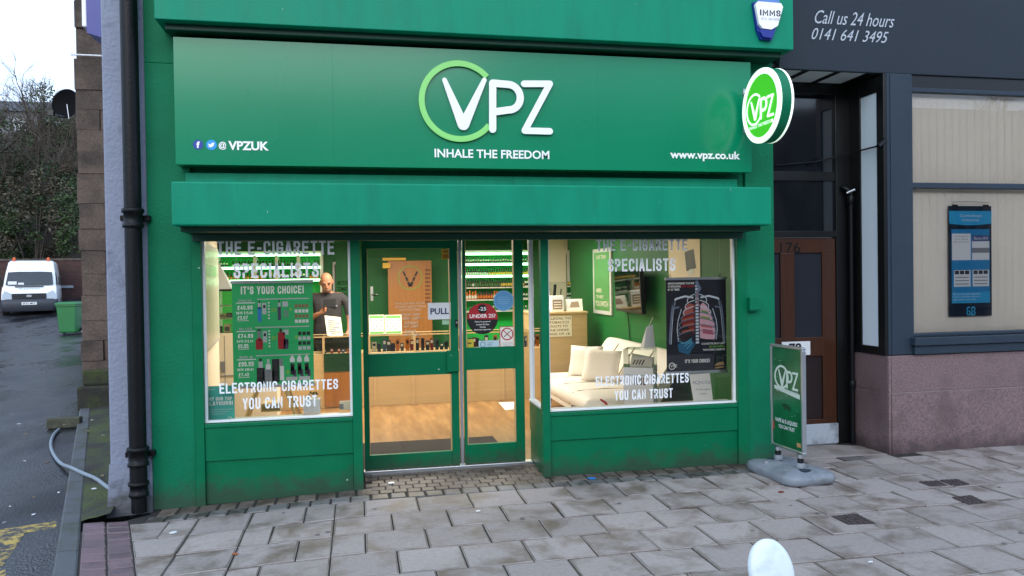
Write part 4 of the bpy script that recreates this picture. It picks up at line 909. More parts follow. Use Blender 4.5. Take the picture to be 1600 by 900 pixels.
# tall counter end by the till
zr = at(888, 487, CY).z; rx0, rx1 = at(832, 550, CY).x, at(918, 550, CY).x
TC = thing('till_counter', 'tall pale wood counter end carrying the till and a tobacco notice', 'counter', (rx1-.4, CY, 0))
m = MB(); m.box(rx0, rx1, CY-.0, CY+.6, .012, zr-.03, M_pale); m.build('body', TC, bevel=.003)
m = MB(); m.box(rx0-.01, rx1+.01, CY-.015, CY+.62, zr-.028, zr, M_pale); m.build('worktop', TC, bevel=.004)
m = MB(); fr = Fr((0, CY-.003, 0)); a, b = at(840, 527, CY), at(893, 493, CY); m.fbox(Fr((a.x, CY-.001, a.z)), 0, b.x-a.x, 0, b.z-a.z, 0, .003, M_card)
for q, s in enumerate(('IT IS ILLEGAL TO', 'SELL TOBACCO', 'PRODUCTS TO', 'ANYONE UNDER', 'THE AGE OF 18')):
    H_ = b.z-a.z; wd = (.5, .44, .4, .44, .46)[q]; m.text(s, Fr((a.x, CY-.001, a.z)), (.5-wd)*(b.x-a.x)+.01, (.5+wd)*(b.x-a.x)-.01, H_*(.82-.185*q), H_*(.93-.185*q), .0045, M_ink, bold=.0)
tag(m.build('tobacco_notice'), 'cream notice about tobacco sales to anyone under 18 on the tall counter', 'notice')
# till, card box, acrylic case and card on top of it
TL = thing('till_screen', 'white till with a dark blue screen on the tall counter', 'till', (at(845, 487, CY+.2).x, CY+.2, zr))
q0, q1 = at(829, 486, CY+.2), at(858, 457, CY+.2)
m = MB(); m.box(q0.x, q1.x, CY+.17, CY+.22, zr+.03, q1.z, M_steel); m.box(q0.x+.05, q1.x-.05, CY+.15, CY+.3, zr+.001, zr+.028, M_steel); m.build('case', TL, bevel=.006)
m = MB(); m.box(q0.x+.025, q1.x-.025, CY+.165, CY+.169, zr+.07, q1.z-.04, mat('till_screen_glass', '#2f4d78', .1)); m.build('screen', TL)
q0, q1 = at(861, 488, CY+.1), at(880, 462, CY+.1)
m = MB(); m.box(q0.x, q1.x, CY+.08, CY+.22, zr+.001, q1.z, M_steel)
fr = Fr((q0.x, CY+.08, zr)); Wd, Hh = q1.x-q0.x, q1.z-zr
m.rect(fr, .12*Wd, .88*Wd, .15*Hh, .75*Hh, .001, mat('taupe_print', '#8c7a66', .5))
for q in range(3): m.rect(fr, .2*Wd, .8*Wd, (.25+.16*q)*Hh, (.31+.16*q)*Hh, .002, M_paper)
tag(m.build('leaflet_box', bevel=.003), 'white upright box of leaflets beside the till', 'box')
q0, q1 = at(860, 487, CY+.35), at(889, 440, CY+.35)
AC = thing('acrylic_case', 'clear acrylic display case with a dark device behind the leaflet box', 'display case', ((q0.x+q1.x)/2, CY+.35, zr))
m = MB(); m.box(q0.x, q1.x, CY+.27, CY+.45, zr+.001, q1.z, M_case); m.build('shell', AC)
m = MB(); m.tube([(q0.x+.06, CY+.36, zr+.19), (q0.x+.075, CY+.36, zr+.36)], .02, M_blk, 10); m.tube([(q0.x+.15, CY+.36, zr+.22), (q0.x+.16, CY+.36, zr+.3)], .008, M_blk, 8); m.box(q0.x+.01, q1.x-.01, CY+.28, CY+.44, zr+.17, zr+.18, M_steel); m.build('device', AC)
q0, q1 = at(885, 486, CY+.12), at(911, 467, CY+.12)
m = MB(); m.add([(q0.x, CY+.1, zr+.002), (q1.x, CY+.13, zr+.002), (q1.x+.01, CY+.2, q1.z), (q0.x+.01, CY+.17, q1.z), (q0.x, CY+.25, zr+.002), (q1.x, CY+.28, zr+.002)], [(0, 1, 2, 3), (3, 2, 5, 4), (0, 3, 4), (1, 5, 2), (0, 4, 5, 1)], M_paper)
v0 = [V3(m.v[i]) for i in range(4)]
def bil(u, v_): return v0[0]*(1-u)*(1-v_)+v0[1]*u*(1-v_)+v0[2]*u*v_+v0[3]*(1-u)*v_+V3((0, -.002, .001))
m.quad([bil(.2, .3), bil(.8, .3), bil(.75, .8), bil(.3, .75)], mat('soft_brown_print', '#a08a78', .5)); tag(m.build('table_card'), 'small folded white card on the end of the tall counter', 'card')
# price cards on the counter
def price_card(px0, px1, label):
    q0, q1 = at(px0, 523, CY+.1), at(px1, 492, CY+.18); n_ = V3((0, .08, q1.z-zc)).normalized()
    fr = Fr((q0.x, CY+.1, zc+.002), (1, 0, 0), n_); Wd = q1.x-q0.x; Hh = (q1.z-zc)/n_.z; m = MB(); m.fbox(fr, 0, Wd, 0, Hh, -.006, 0, M_card)
    m.rect(fr, .04*Wd, .96*Wd, .82*Hh, .97*Hh, .001, mat('leaf_green_print', '#5f9a48', .5)); m.rect(fr, .04*Wd, .96*Wd, .02*Hh, .14*Hh, .001, MATS['leaf_green_print'])
    for r_ in range(4):
        for c_ in range(5): m.rect(fr, (.1+.17*c_)*Wd, (.2+.17*c_)*Wd, (.22+.15*r_)*Hh, (.3+.15*r_)*Hh, .001, M_grey2 if (r_+c_) % 2 else mat('pale_print', '#cfcdb8', .5))
    tag(m.build('price_card'), label, 'card')
price_card(577, 600, 'green edged price card on the counter, nearer the door hinge side'); price_card(602, 627, 'green edged price card on the counter, nearer the brown inner door')
q0, q1 = at(511, 530, CY+.05), at(531, 498, CY+.12)
fr = Fr((q0.x, CY+.12, zc+.002), V3((1, .1, -.14)), V3((-.12, .25, 1))); m = MB(); Wd, Hh = .20, .26
m.fbox(fr, 0, Wd, 0, Hh, -.006, 0, M_card)
for q in range(7): m.rect(fr, (.15 if q else .3)*Wd, (.85 if q % 2 else .6)*Wd, (.1+.11*q)*Hh, (.15+.11*q)*Hh, .001, M_grey2)
tag(m.build('menu_card'), 'tilted cream menu card on the counter in front of the man', 'card')
# wall shelving with lit edges
M_led = mat('shelf_led', '#d8ffe0', .4, emit='#9dffb4', es=4.5); M_shelf = mat('white_shelf', '#e4e4da', .5); M_sback = mat('bright_green_back_panel', '#08c24a', .5)
BYk = 5.9
def shelving(px0, px1, levels, label, lit, yf=5.62):
    xa, xb = at(px0, 420, yf).x, at(px1, 420, yf).x
    t_ = thing('wall_shelf', label, 'shelving', ((xa+xb)/2, BYk, 0)); ztop = at((px0+px1)/2, levels[0], yf).z+.02
    m = MB(); m.box(xa, xb, BYk, BYk+.04, .3, ztop, M_sback); m.build('back_panel', t_)
    m = MB(); m.box(xa-.04, xa, yf, BYk+.04, .012, ztop, M_shelf); m.box(xb, xb+.04, yf, BYk+.04, .012, ztop, M_shelf); m.box(xa-.04, xb+.04, yf, BYk+.04, ztop, ztop+.03, M_shelf); m.build('side_panel', t_)
    zz = []
    for i, py in enumerate(levels):
        z = at((px0+px1)/2, py, yf).z; zz.append(z)
        m = MB(); m.box(xa, xb, yf, BYk-.002, z-.012, z+.006, M_shelf); sh = m.build('shelf', t_)
        if i in lit:
            m = MB(); m.box(xa, xb, yf-.012, yf-.001, z-.022, z+.012, M_led); m.build('led_strip', sh)
    return t_, xa, xb, zz
S1, s1a, s1b, s1z = shelving(341, 500, (398, 418, 438), 'long back wall shelving with white lit edges seen behind the poster', (0, 1, 2))
S2, s2a, s2b, s2z = shelving(722, 837, (396, 412.5, 431, 449, 468, 486), 'tall back wall shelving packed with bottles seen through the door panel', (0, 1, 2))
m = MB()
for px in (398, 432, 466): q = at(px, 420, 5.6).x; m.box(q-.02, q+.02, 5.6, 5.88, s1z[2]+.01, s1z[0]-.01, M_shelf)
m.build('divider', S1)
pcol = ['#23262b', '#2c3a2c', '#3b2a22', '#c7c9bf', '#6a2f20', '#d0722a', '#d9b24a', '#1e2a3c', '#e6e2d4', '#486a3c']
pm = [mat('bottle_label_%d' % i, h_, .4) for i, h_ in enumerate(pcol)]
def mkbottle(i):
    def f_():
        m = MB(); m.lathe((0, 0, 0), [(.013, 0), (.0145, .004), (.0145, .055), (.007, .064), (.007, .068), (.009, .068), (.009, .085), (.006, .088)], pm[i], 10)
        m.lathe((0, 0, 0), [(.0149, .012), (.0149, .042)], pm[(i*3+3) % len(pm)], 10)
        m.lathe((0, 0, 0), [(.0094, .0675), (.0094, .0865), (.006, .0895)], M_blk if i not in (5, 6) else pm[5], 10); return m.build('liquid_bottle')
    return f_
putb = grp_copy({i: mkbottle(i) for i in range(len(pcol))}, 'liquid bottles on the shop shelves', 'small capped liquid bottle standing in a row on the back wall shelves', 'bottle')
random.seed(11); nb = 0
def fill(xa, xb, z, yf, choices, step, prob=1.0, sc=1.0):
    global nb
    x = xa+.03; run = random.choice(choices)
    while x < xb-.02:
        if random.random() < .12: run = random.choice(choices)
        if random.random() < prob: putb(run, (x, yf+random.uniform(.03, .05), z+.0065), random.uniform(0, 3), (sc, sc, sc*random.uniform(.95, 1.15))); nb += 1
        x += step*random.uniform(.95, 1.1)
DARK, MIX, FIRE = [0, 1, 2, 7, 3], [0, 2, 3, 4, 8, 9], [4, 5, 5, 6, 4]
fill(s2a, s2b, s2z[1], 5.62, [0, 1, 0, 3, 8], .038); fill(s2a, s2b, s2z[2], 5.62, [0, 1, 1, 2], .036, 1, 1.15); fill(s2a, s2b, s2z[3], 5.62, [0, 1, 8, 2], .036, 1, 1.25)
fill(s2a, (s2a+s2b)*.5+.1, s2z[4], 5.62, FIRE, .042, 1, 1.35); fill((s2a+s2b)*.5+.1, s2b, s2z[4], 5.62, [3, 8, 0], .042, 1, 1.1); fill(s2a, s2b, s2z[5], 5.62, MIX, .05, .7)
fill(s1a, s1b, s1z[1], 5.62, [0, 1, 9, 8, 2], .042, .9); fill(s1a, s1b, s1z[2], 5.62, [5, 6, 0, 4, 8, 6], .045, .9, 1.2)
print('bottles', nb)
# beige pier between the shelving and the side wall
m = MB(); q0, q1 = at(840, 400, 5.5).x, at(864, 400, 5.5).x; m.box(s2b+.05, 3.2, 5.5, 5.95, 0, 2.2, M_cream); m.build('pier', SH)
# doors in the back wall
bw = 5.95
m = MB(); a, b = at(577, 400, bw-.03), at(606, 404, bw-.03); m.box(a.x-.5, b.x, bw-.03, bw-.001, .012, at(590, 402, bw-.03).z, M_gwall); gd = m.build('inner_door', SH, 'green inner door with a pale handle', bevel=.004)
m = MB(); q = at(581, 460, bw-.05); m.tube([(q.x, bw-.03, q.z), (q.x, bw-.07, q.z), (q.x+.09, bw-.07, q.z)], .009, M_alu, 8); m.box(q.x-.02, q.x+.02, bw-.036, bw-.031, q.z-.1, q.z+.12, M_alu); m.build('handle', gd)
yd = 5.5
m = MB(); a, b = at(608, 545, yd), at(674, 407, yd); m.box(a.x, b.x, yd, yd+.04, .02, b.z, M_brown); bd = m.build('inner_door', SH, 'brown inner door with a V emblem in a green ring', bevel=.003)
fr = Fr((0, yd, 0)); c0 = at(641, 434, yd); rr = at(660, 434, yd).x-c0.x
m = MB(); m.ring(fr, c0.x, c0.z, rr, rr*.93, .001, .003, mat('ring_green_print', '#6f9a3a', .5)); def_ = lambda px, py: (at(px, py, yd).x, at(px, py, yd).z)
kx_ = (at(801, 434, yd).x-at(800, 434, yd).x)
for s_ in (-1, 1):
    for (a_, b_) in ((0, .3), (.36, .62), (.68, .98)):
        P_ = lambda t: (641+s_*11*(1-t), 424+24*t); stroke(m, fr, [def_(*P_(a_)), def_(*P_(b_))], [(2.2+2*a_)*kx_, (2.2+2*b_)*kx_], .001, .004, M_ink, cap=False)
for q in range(9): a_ = def_(664, 424+q*6.2); m.rect(fr, a_[0], a_[0]+8*kx_, a_[1], a_[1]+3.6*kx_, .001, mat('burnt_print', '#70421d', .5))
m.build('emblem', bd)
m = MB(); a, b = at(600, 416, yd-.0), at(610, 411, yd); m.box(a.x-.02, at(634, 410, yd).x, yd-.05, yd+.05, at(620, 407.5, yd).z+.005, at(620, 405, yd).z+.02, M_gold); m.box(a.x-.02, b.x-.004, yd-.06, yd+.02, a.z-.03, b.z, M_gold); m.build('door_closer', bd)
# framed poster on the back wall, behind the man
q0, q1 = at(521, 495, bw-.02), at(552, 409, bw-.02)
M_frame = mat('silver_frame', '#b9bcb6', .4)
FP = thing('framed_poster', 'dark framed poster asking about making the switch on the back wall', 'framed poster', ((q0.x+q1.x)/2, bw, q0.z))
m = MB(); m.box(q0.x, q1.x, bw-.025, bw-.002, q0.z-.1, q1.z, M_frame); m.build('frame', FP)
m = MB(); fr = Fr((q0.x, bw-.027, q0.z-.1)); Wd, Hh = q1.x-q0.x, q1.z-q0.z+.1; m.rect(fr, .09*Wd, .91*Wd, .04*Hh, .96*Hh, .001, mat('smoky_green_print', '#1d3a26', .4)); m.ring(fr, .5*Wd, .62*Hh, .4*Wd, .37*Wd, .0012, .002, mat('moss_print', '#3f6a40', .5))
for q, s in enumerate(('ARE YOU READY', 'TO MAKE THE', 'SWITCH?')): m.text(s, fr, .22*Wd, (.95, .9, .7)[q]*Wd, (.62-.1*q)*Hh, (.69-.1*q)*Hh, .003, M_etch, bold=.02)
m.build('print', FP)
# tall frosted frame on the cream side wall
FW = thing('framed_poster', 'tall pale framed panel on the cream wall at the window side', 'framed poster', (-1.3, 1.2, 1))
un = V3((-.1, 1, 0)).normalized()
def wallp(px, py):   # point on the oblique cream wall x = -1.19-.1 y
    q = ray(px, py); t_ = ((-1.185)-(EYE.x+.1*EYE.y))/(q.x+.1*q.y); return EYE+q*t_
a, b = wallp(314, 540), wallp(331, 378); fr = Fr(V3((-1.18-.1*max(.15, a.y), max(.15, a.y), 1.05)), -un, (0, 0, 1))
fr = Fr(V3((-1.195, .2, 0)), un, (0, 0, 1)); fr.n = V3((1, .1, 0)).normalized()
m = MB(); L1 = 2.0; m.fbox(fr, .1, L1, 1.02, 1.93, .002, .02, M_frame); m.build('frame', FW)
m = MB(); m.rect(fr, .14, L1-.05, 1.05, 1.9, .0215, mat('frosted_print', '#c9c5b2', .3)); m.rect(fr, .5, L1-.3, 1.65, 1.75, .022, mat('soft_green_print', '#8fc48a', .4)); m.build('print', FW)
# glass fronted cabinet at the window end
GC = thing('glass_cabinet', 'cream cabinet with a lock below glass shelves beside the cream wall', 'cabinet', (-1.55, 3.3, 0))
ya = 3.3; a, b = at(338, 652, ya), at(372, 520, ya)
m = MB(); m.box(a.x-.05, b.x+.42, ya, ya+.4, .012, b.z, M_cream); m.box(at(352, 600, ya).x-.003, at(352, 600, ya).x+.003, ya-.004, ya-.0005, .05, b.z-.03, M_grey2); m.build('body', GC, bevel=.004)
m = MB(); q = at(348, 573, ya); m.box(q.x-.02, q.x+.02, ya-.02, ya-.001, q.z-.06, q.z+.06, M_grey2); m.box(q.x-.04, q.x+.14, ya-.012, ya-.001, q.z-.11, q.z-.1, M_grey2); m.build('lock', GC)
m = MB(); zt_ = at(350, 455, ya).z; m.box(a.x, b.x+.4, ya, ya+.38, b.z+.002, zt_, M_case); m.build('case_glass', GC)
m = MB()
for py in (498, 478): z = at(350, py, ya).z; m.box(a.x+.01, b.x+.39, ya+.01, ya+.37, z-.008, z, M_shelf)
m.box(a.x, b.x+.4, ya, ya+.38, zt_+.002, zt_+.02, M_blk); m.build('shelf', GC)
M_can = mat('dark_tin', '#3b3a34', .4)
for i, (px, py, s_) in enumerate(((343, 519, 1.4), (356, 519, 1.9), (349, 497, .9), (360, 497, 1.1))):
    z = at(350, py, ya).z if py < 510 else b.z+.003; q = at(px, py, ya+.15).x
    m = MB(); m.box(q-.035, q+.035, ya+.1, ya+.16, z+.001, z+.05*s_, (M_can, M_card, M_card, M_can)[i]); m.box(q-.025, q+.025, ya+.098, ya+.0995, z+.015, z+.035*s_, M_grey2)
    tag(m.build('packet', bevel=.003), ('dark squat packet on the base of the glass cabinet', 'cream upright packet on the base of the glass cabinet', 'pale small packet on the lower glass shelf of the cabinet', 'dark small packet on the lower glass shelf of the cabinet')[i], 'packet')
m = MB(); q = at(350, 455, ya+.1); m.add([(q.x-.1, ya+.1, zt_+.022), (q.x+.09, ya+.1, zt_+.022), (q.x-.06, ya+.16, q.z+.33), (q.x-.1, ya+.16, q.z+.33), (q.x-.1, ya+.3, zt_+.022), (q.x+.09, ya+.3, zt_+.022)], [(0, 1, 2, 3), (1, 5, 2), (0, 3, 4), (2, 5, 4, 3), (0, 4, 5, 1)], M_steel)
tag(m.build('display_stand', bevel=.004), 'white leaning display wedge on top of the glass cabinet', 'display stand')

# ---- posters hanging behind the left window
def hang_poster(y, px0, px1, py0, py1, label, cat='poster'):
    a, b = at(px0, py1, y), at(px1, py0, y); z0_ = at((px0+px1)/2, py1, y).z; z1_ = at((px0+px1)/2, py0, y).z
    t_ = thing('hanging_poster', label, cat, ((a.x+b.x)/2, y, z0_)); fr = Fr((a.x, y, z0_)); return t_, fr, b.x-a.x, z1_-z0_
PT, fr, Wd, Hh = hang_poster(.22, 365, 488, 441, 601, 'green price poster headed ITS YOUR CHOICE hanging in the window')
m = MB(); m.fbox(fr, 0, Wd, 0, Hh, -.003, 0, M_pgreen); m.build('sheet', PT)
m = MB(); m.fbox(fr, -.008, Wd+.008, Hh-.008, Hh+.016, -.012, .008, M_alu); m.fbox(fr, -.008, Wd+.008, -.02, .004, -.012, .008, M_alu); m.tube([fr.p(.06*Wd, Hh+.01, 0), fr.p(.06*Wd, 2.2-fr.o.z, 0)], .001, M_steel, 5); m.tube([fr.p(.94*Wd, Hh+.01, 0), fr.p(.94*Wd, 2.2-fr.o.z, 0)], .001, M_steel, 5); m.build('rail', PT)
m = MB()
def tx(s, u0, u1, v0, v1, mm=M_white, b_=.01, d=.001): m.text(s, fr, u0*Wd, u1*Wd, v0*Hh, v1*Hh, d, mm, bold=b_, style='din')
tx("IT'S YOUR CHOICE!", .11, .89, .885, .965, b_=.02)
gy = mat('pale_grey_print', '#b9bfc2', .5); lg = mat('leaf_print', '#7cc04a', .5)
for r_, (nm, a_, b_, c_) in enumerate((('BRONZE', '\u00a349.99', '\u00a315.05', '\u00a33.07'), ('SILVER', '\u00a374.99', '\u00a312.44', '\u00a35.55'), ('GOLD', '\u00a399.99', '\u00a330.94', '\u00a37.42'))):
    v = .80-.275*r_
    tx(nm, .08, .24, v+.015, v+.038, gy); m.rect(fr, .05*Wd, .28*Wd, (v-.002)*Hh, (v+.008)*Hh, .001, M_steel)
    tx(a_, .06, .25, v-.062, v-.018, b_=.02); tx('SAVE '+b_, .05, .25, v-.108, v-.078); tx(c_, .06, .19, v-.158, v-.122, b_=.015); m.rect(fr, .06*Wd, .2*Wd, (v-.172)*Hh, (v-.166)*Hh, .001, M_steel)
    m.rect(fr, (.31-.03*(r_ > 0))*Wd, .95*Wd, (v+.032)*Hh, (v+.042)*Hh, .001, gy); 
    if r_ < 2:
        tx('OR', .48, .545, v-.09, v-.05, lg, 0); tx('+', (.70, .76)[r_], (.745, .81)[r_], v-.085, v-.048, lg, .01)
        m.rect(fr, .37*Wd, .42*Wd, (v-.11)*Hh, (v+.0)*Hh, .001, gy); m.rect(fr, .38*Wd, .41*Wd, (v-.05)*Hh, (v-.02)*Hh, .0014, M_ink)
        for q in range(6): m.disc(fr, .45*Wd, (v-.15+.03*q)*Hh, .012*Wd, .001, M_steel, 8)
        m.rect(fr, .62*Wd, .69*Wd, (v-.04)*Hh, (v+.01)*Hh, .001, gy); m.rect(fr, .635*Wd, .655*Wd, (v-.14)*Hh, (v-.07)*Hh, .001, M_grey2); m.rect(fr, .67*Wd, .69*Wd, (v-.14)*Hh, (v-.08)*Hh, .001, M_grey2)
bl = mat('device_blue', '#2b7fd0', .4); rd = mat('device_red', '#a3141f', .4); bk = mat('device_black', '#17191d', .4); vi = mat('device_violet', '#4a3f5c', .4)
def dev(u, v0, v1, wd, mm): m.rect(fr, (u-wd/2)*Wd, (u+wd/2)*Wd, v0*Hh, v1*Hh, .001, mm)
dev(.335, .62, .76, .045, bl); dev(.335, .745, .80, .035, gy); dev(.335, .80, .825, .015, bk)
dev(.58, .63, .76, .04, vi); dev(.58, .75, .80, .03, gy); dev(.58, .80, .825, .016, bk)
m.poly(fr, [(u*Wd, v*Hh) for u, v in ((.28, .36), (.29, .345), (.36, .345), (.37, .36), (.37, .43), (.345, .46), (.305, .46), (.28, .43))], .001, rd); dev(.325, .46, .53, .04, M_grey2); dev(.325, .53, .545, .05, bk); dev(.335, .43, .445, .02, M_white)
dev(.60, .345, .51, .09, rd); dev(.655, .345, .44, .06, vi); dev(.59, .51, .545, .03, bk)
for (u, v0, v1, wd, mm) in ((.335, .01, .17, .10, bk), (.335, .17, .23, .05, gy), (.335, .23, .26, .03, bk), (.43, .01, .15, .14, M_grey2), (.43, .15, .2, .06, M_steel), (.43, .2, .25, .03, gy), (.52, .02, .25, .09, bk), (.6, .04, .18, .05, M_steel), (.58, .18, .25, .06, M_grey2)): dev(u, v0, v1, wd, mm)
tx('+', .645, .70, .095, .14, lg, .01)
for r_ in range(4):
    for c_ in range(4): u = .79+.045*c_; v = .76-.05*r_; dev(u, v-.012, v+.02, .036, (mat('amber_print', '#8a6a4a', .5), M_steel)[r_ % 2])
for r_ in range(4):
    for c_ in range(3): u = .83+.055*c_; v = .49-.048*r_; dev(u, v-.014, v+.02, .042, (bk, gy)[r_ % 2])
for c_ in range(3):
    u = .73+.09*c_; m.poly(fr, [((u+a_)*Wd, b_*Hh) for a_, b_ in ((-.03, .215), (.03, .215), (.03, .25), (0, .285), (-.03, .25))], .001, M_steel); dev(u, .09, .2, .05, bk); dev(u, .13, .17, .04, gy); dev(u+.03, .07, .14, .035, vi)
dev(.72, .035, .07, .14, gy); dev(.88, .035, .07, .14, gy)
m.build('print', PT)
TF, fr, Wd, Hh = hang_poster(.12, 320, 366, 603, 660, 'small teal sign reading TRY OUR TOP FLAVOURS standing in the window corner', 'sign')
TF.name = 'counter_sign'
m = MB(); m.fbox(fr, 0, Wd, 0, Hh, -.004, 0, mat('teal_card', '#46b8ab', .4)); m.fbox(fr, -.004, Wd+.004, -.004, 0.004, -.02, .02, M_case); m.build('sheet', TF)
m = MB(); tx('TRY OUR TOP', .08, .92, .6, .7, b_=.02); tx('FLAVOURS!', .06, .94, .46, .58, b_=.03)
for q in range(3): m.rect(fr, (.06+.1*q)*Wd, (.94-.12*q)*Wd, (.34-.06*q)*Hh, (.365-.06*q)*Hh, .001, mat('soft_teal_print', '#8cc4be', .5))
m.ring(fr, .84*Wd, .09*Hh, .07*Wd, .055*Wd, .0005, .001, M_white, n=16); m.rect(fr, .03*Wd, .16*Wd, .03*Hh, .14*Hh, .001, mat('pink_print', '#c98aa8', .5)); m.rect(fr, .1*Wd, .35*Wd, .9*Hh, .93*Hh, .001, mat('soft_teal_print', '#8cc4be', .5)); m.build('print', TF)
# wooden trestle, white carton with a plant, leaflet holder on the floor behind the left window
ES = thing('trestle', 'pale wooden A shaped trestle standing on the floor behind the price poster', 'trestle', (-.55, 1.3, 0))
M_lw2 = mat('light_trestle_wood', '#d3bd8e', .5)
ye = 1.3; a, b = at(390, 655, ye), at(410, 605, ye); c_, d_ = at(462, 655, ye), at(440, 605, ye)
m = MB()
for p0, p1 in ((a, b), (c_, d_)):
    for yy in (ye-.16, ye+.16):
        m.tube([(p0.x+(p0.x-p1.x)*1.3, yy+(.1 if yy > ye else -.1), .012), (p1.x, yy*.3+ye*.7, p1.z+.1)], .016, M_lw2, 4, False)
m.build('leg', ES)
m = MB(); m.box(b.x-.06, d_.x+.06, ye-.1, ye+.1, b.z+.1, b.z+.125, M_lw2); m.box(at(410, 628, ye).x, at(440, 628, ye).x, ye-.12, ye+.12, at(425, 640, ye).z, at(425, 628, ye).z, M_lw2); m.box(at(412, 628, ye).x, at(438, 628, ye).x, ye-.125, ye-.121, at(425, 638, ye).z, at(425, 630, ye).z, mat('olive_wood', '#8c8450', .6)); m.build('shelf', ES, bevel=.003)
yc_ = .2; a, b = at(474, 652, yc_), at(500, 624, yc_)
CT = thing('carton', 'white carton with a small green plant on top behind the window lettering', 'carton', ((a.x+b.x)/2, yc_, 0))
m = MB(); m.box(a.x, b.x, yc_, yc_+.11, .561, b.z, M_steel); m.build('box', CT, bevel=.003)
m = MB(); random.seed(5)
for i in range(40):
    q = V3((random.uniform(a.x+.02, b.x-.02), random.uniform(yc_+.02, yc_+.09), b.z+random.uniform(0, .05))); s_ = .02; r1 = V3((random.uniform(-1, 1), random.uniform(-1, 1), random.uniform(0, 1))).normalized()*s_; r2 = V3((random.uniform(-1, 1), random.uniform(-1, 1), .3)).normalized()*s_*.5
    m.quad([q-r2, q+r1, q+r2, q+r1*.2], mat('plant_leaf', '#2f5a2c', .6))
m.build('plant', CT)
a, b = at(531, 652, .3), at(549, 626, .3)
m = MB(); m.box(a.x, b.x-.0, .28, .31, .56, b.z, M_card); m.box(a.x, a.x+.03, .275, .2795, .57, b.z-.02, M_grey2); tag(m.build('leaflet_holder', bevel=.003), 'cream leaflet holder standing on the window ledge beside the door', 'leaflet holder')
# ---- green side wall on the right: framed posters, television, sofa
RX = 3.2
fr_r = Fr((RX, 0, 0), (0, -1, 0), (0, 0, 1))                    # u = -y, v = z, normal towards -x
def RW(px, py, x=RX-.02): q = atx(px, py, x); return (-q.y, q.z)
def wall_frame(pxs, label, texts):
    (l, t), (r_, b_) = pxs; a = RW(l, t); c_ = RW(r_, t+0); z1 = (RW(l, t)[1]); z0 = b_
    t_ = thing('framed_poster', label, 'framed poster', (RX, -(a[0]+c_[0])/2, z0))
    m = MB(); m.fbox(fr_r, a[0], c_[0], z0, z1, .002, .03, M_frame); m.build('frame', t_, bevel=.003)
    m = MB(); m.rect(fr_r, a[0]+.06, c_[0]-.06, z0+.05, z1-.05, .0315, texts[0]); W_ = c_[0]-a[0]
    for s, u0, u1, v0, v1 in texts[1:]: m.text(s, fr_r, a[0]+u0*W_, a[0]+u1*W_, z0+v0*(z1-z0), z0+v1*(z1-z0), .033, M_etch, bold=.01)
    m.build('print', t_)
wall_frame(((869, 394), (888.5, .92+.1)), 'tall framed grey green poster near the back of the green side wall', (mat('grey_green_print', '#5a6f54', .35), ('VPZ', .3, .7, .84, .93), ('E-LIQUID', .15, .85, .62, .7), ('RANGE', .25, .75, .52, .58)))
wall_frame(((927, 390), (955, 1.10)), 'tall framed green poster beside the television on the green side wall', (mat('leafy_poster_print', '#4f8a4c', .35), ('OUR TEAM', .2, .75, .84, .9), ('HERE', .2, .5, .33, .39), ('TO HELP', .2, .6, .24, .29), ('YOU SWITCH', .15, .85, .12, .2)))
TVt = thing('television', 'black flat television mounted on the green side wall above the white sofa', 'television', (RX, 2.6, 1.18))
m = MB(); a = RW(961, 424, RX-.12); b = RW(1009, 420, RX-.12)
z0, z1 = 1.18, 1.68; u0, u1 = -2.98, -1.93
fv = Fr((RX-.10, 0, 0), V3((-.10, -1, 0)), (0, 0, 1)); 
fv = Fr((RX-.10, -u0*1.0, z0), V3((-.06, -1, 0)), V3((-.05, 0, 1))); Wd, Hh = u1-u0, z1-z0
m = MB(); m.fbox(fv, 0, Wd, 0, Hh, -.05, 0, M_blk); m.build('case', TVt, bevel=.006)
m = MB(); m.rect(fv, .02, Wd-.02, .03, Hh-.02, .0015, mat('dark_screen_glass', '#0a100c', .04, spec=.9)); m.build('screen', TVt)
m = MB(); m.box(RX-.09, RX-.002, 2.2, 2.7, z0+.12, z0+.4, M_blk); m.build('wall_mount', TVt)
m = MB(); q = 2.75; m.tube([(RX-.03, q, z0), (RX-.012, q+.01, z0-.2), (RX-.014, q-.03, z0-.4), (RX-.012, q, .5)], .006, M_blk, 6); m.build('cable', TVt)
# cream poster high on the side wall with a grey device on it
CPs = thing('wall_poster', 'cream poster with a dark grey slanted shape high on the green side wall', 'poster', (RX, 1.2, 1.55))
m = MB(); u0, u1 = -1.55, -.80; m.fbox(fr_r, u0, u1, 1.52, 2.12, .002, .008, M_card); m.build('sheet', CPs)
m = MB(); a = [RW(1068, 394), RW(1082, 389), RW(1086, 419), RW(1071, 424)]; m.poly(fr_r, [a[3], a[2], a[1], a[0]], .0095, mat('slate_print', '#4a4d4e', .5)); m.poly(fr_r, [RW(1073, 432), RW(1083, 428), RW(1082, 420), RW(1076, 421)], .011, M_steel); m.build('print', CPs)
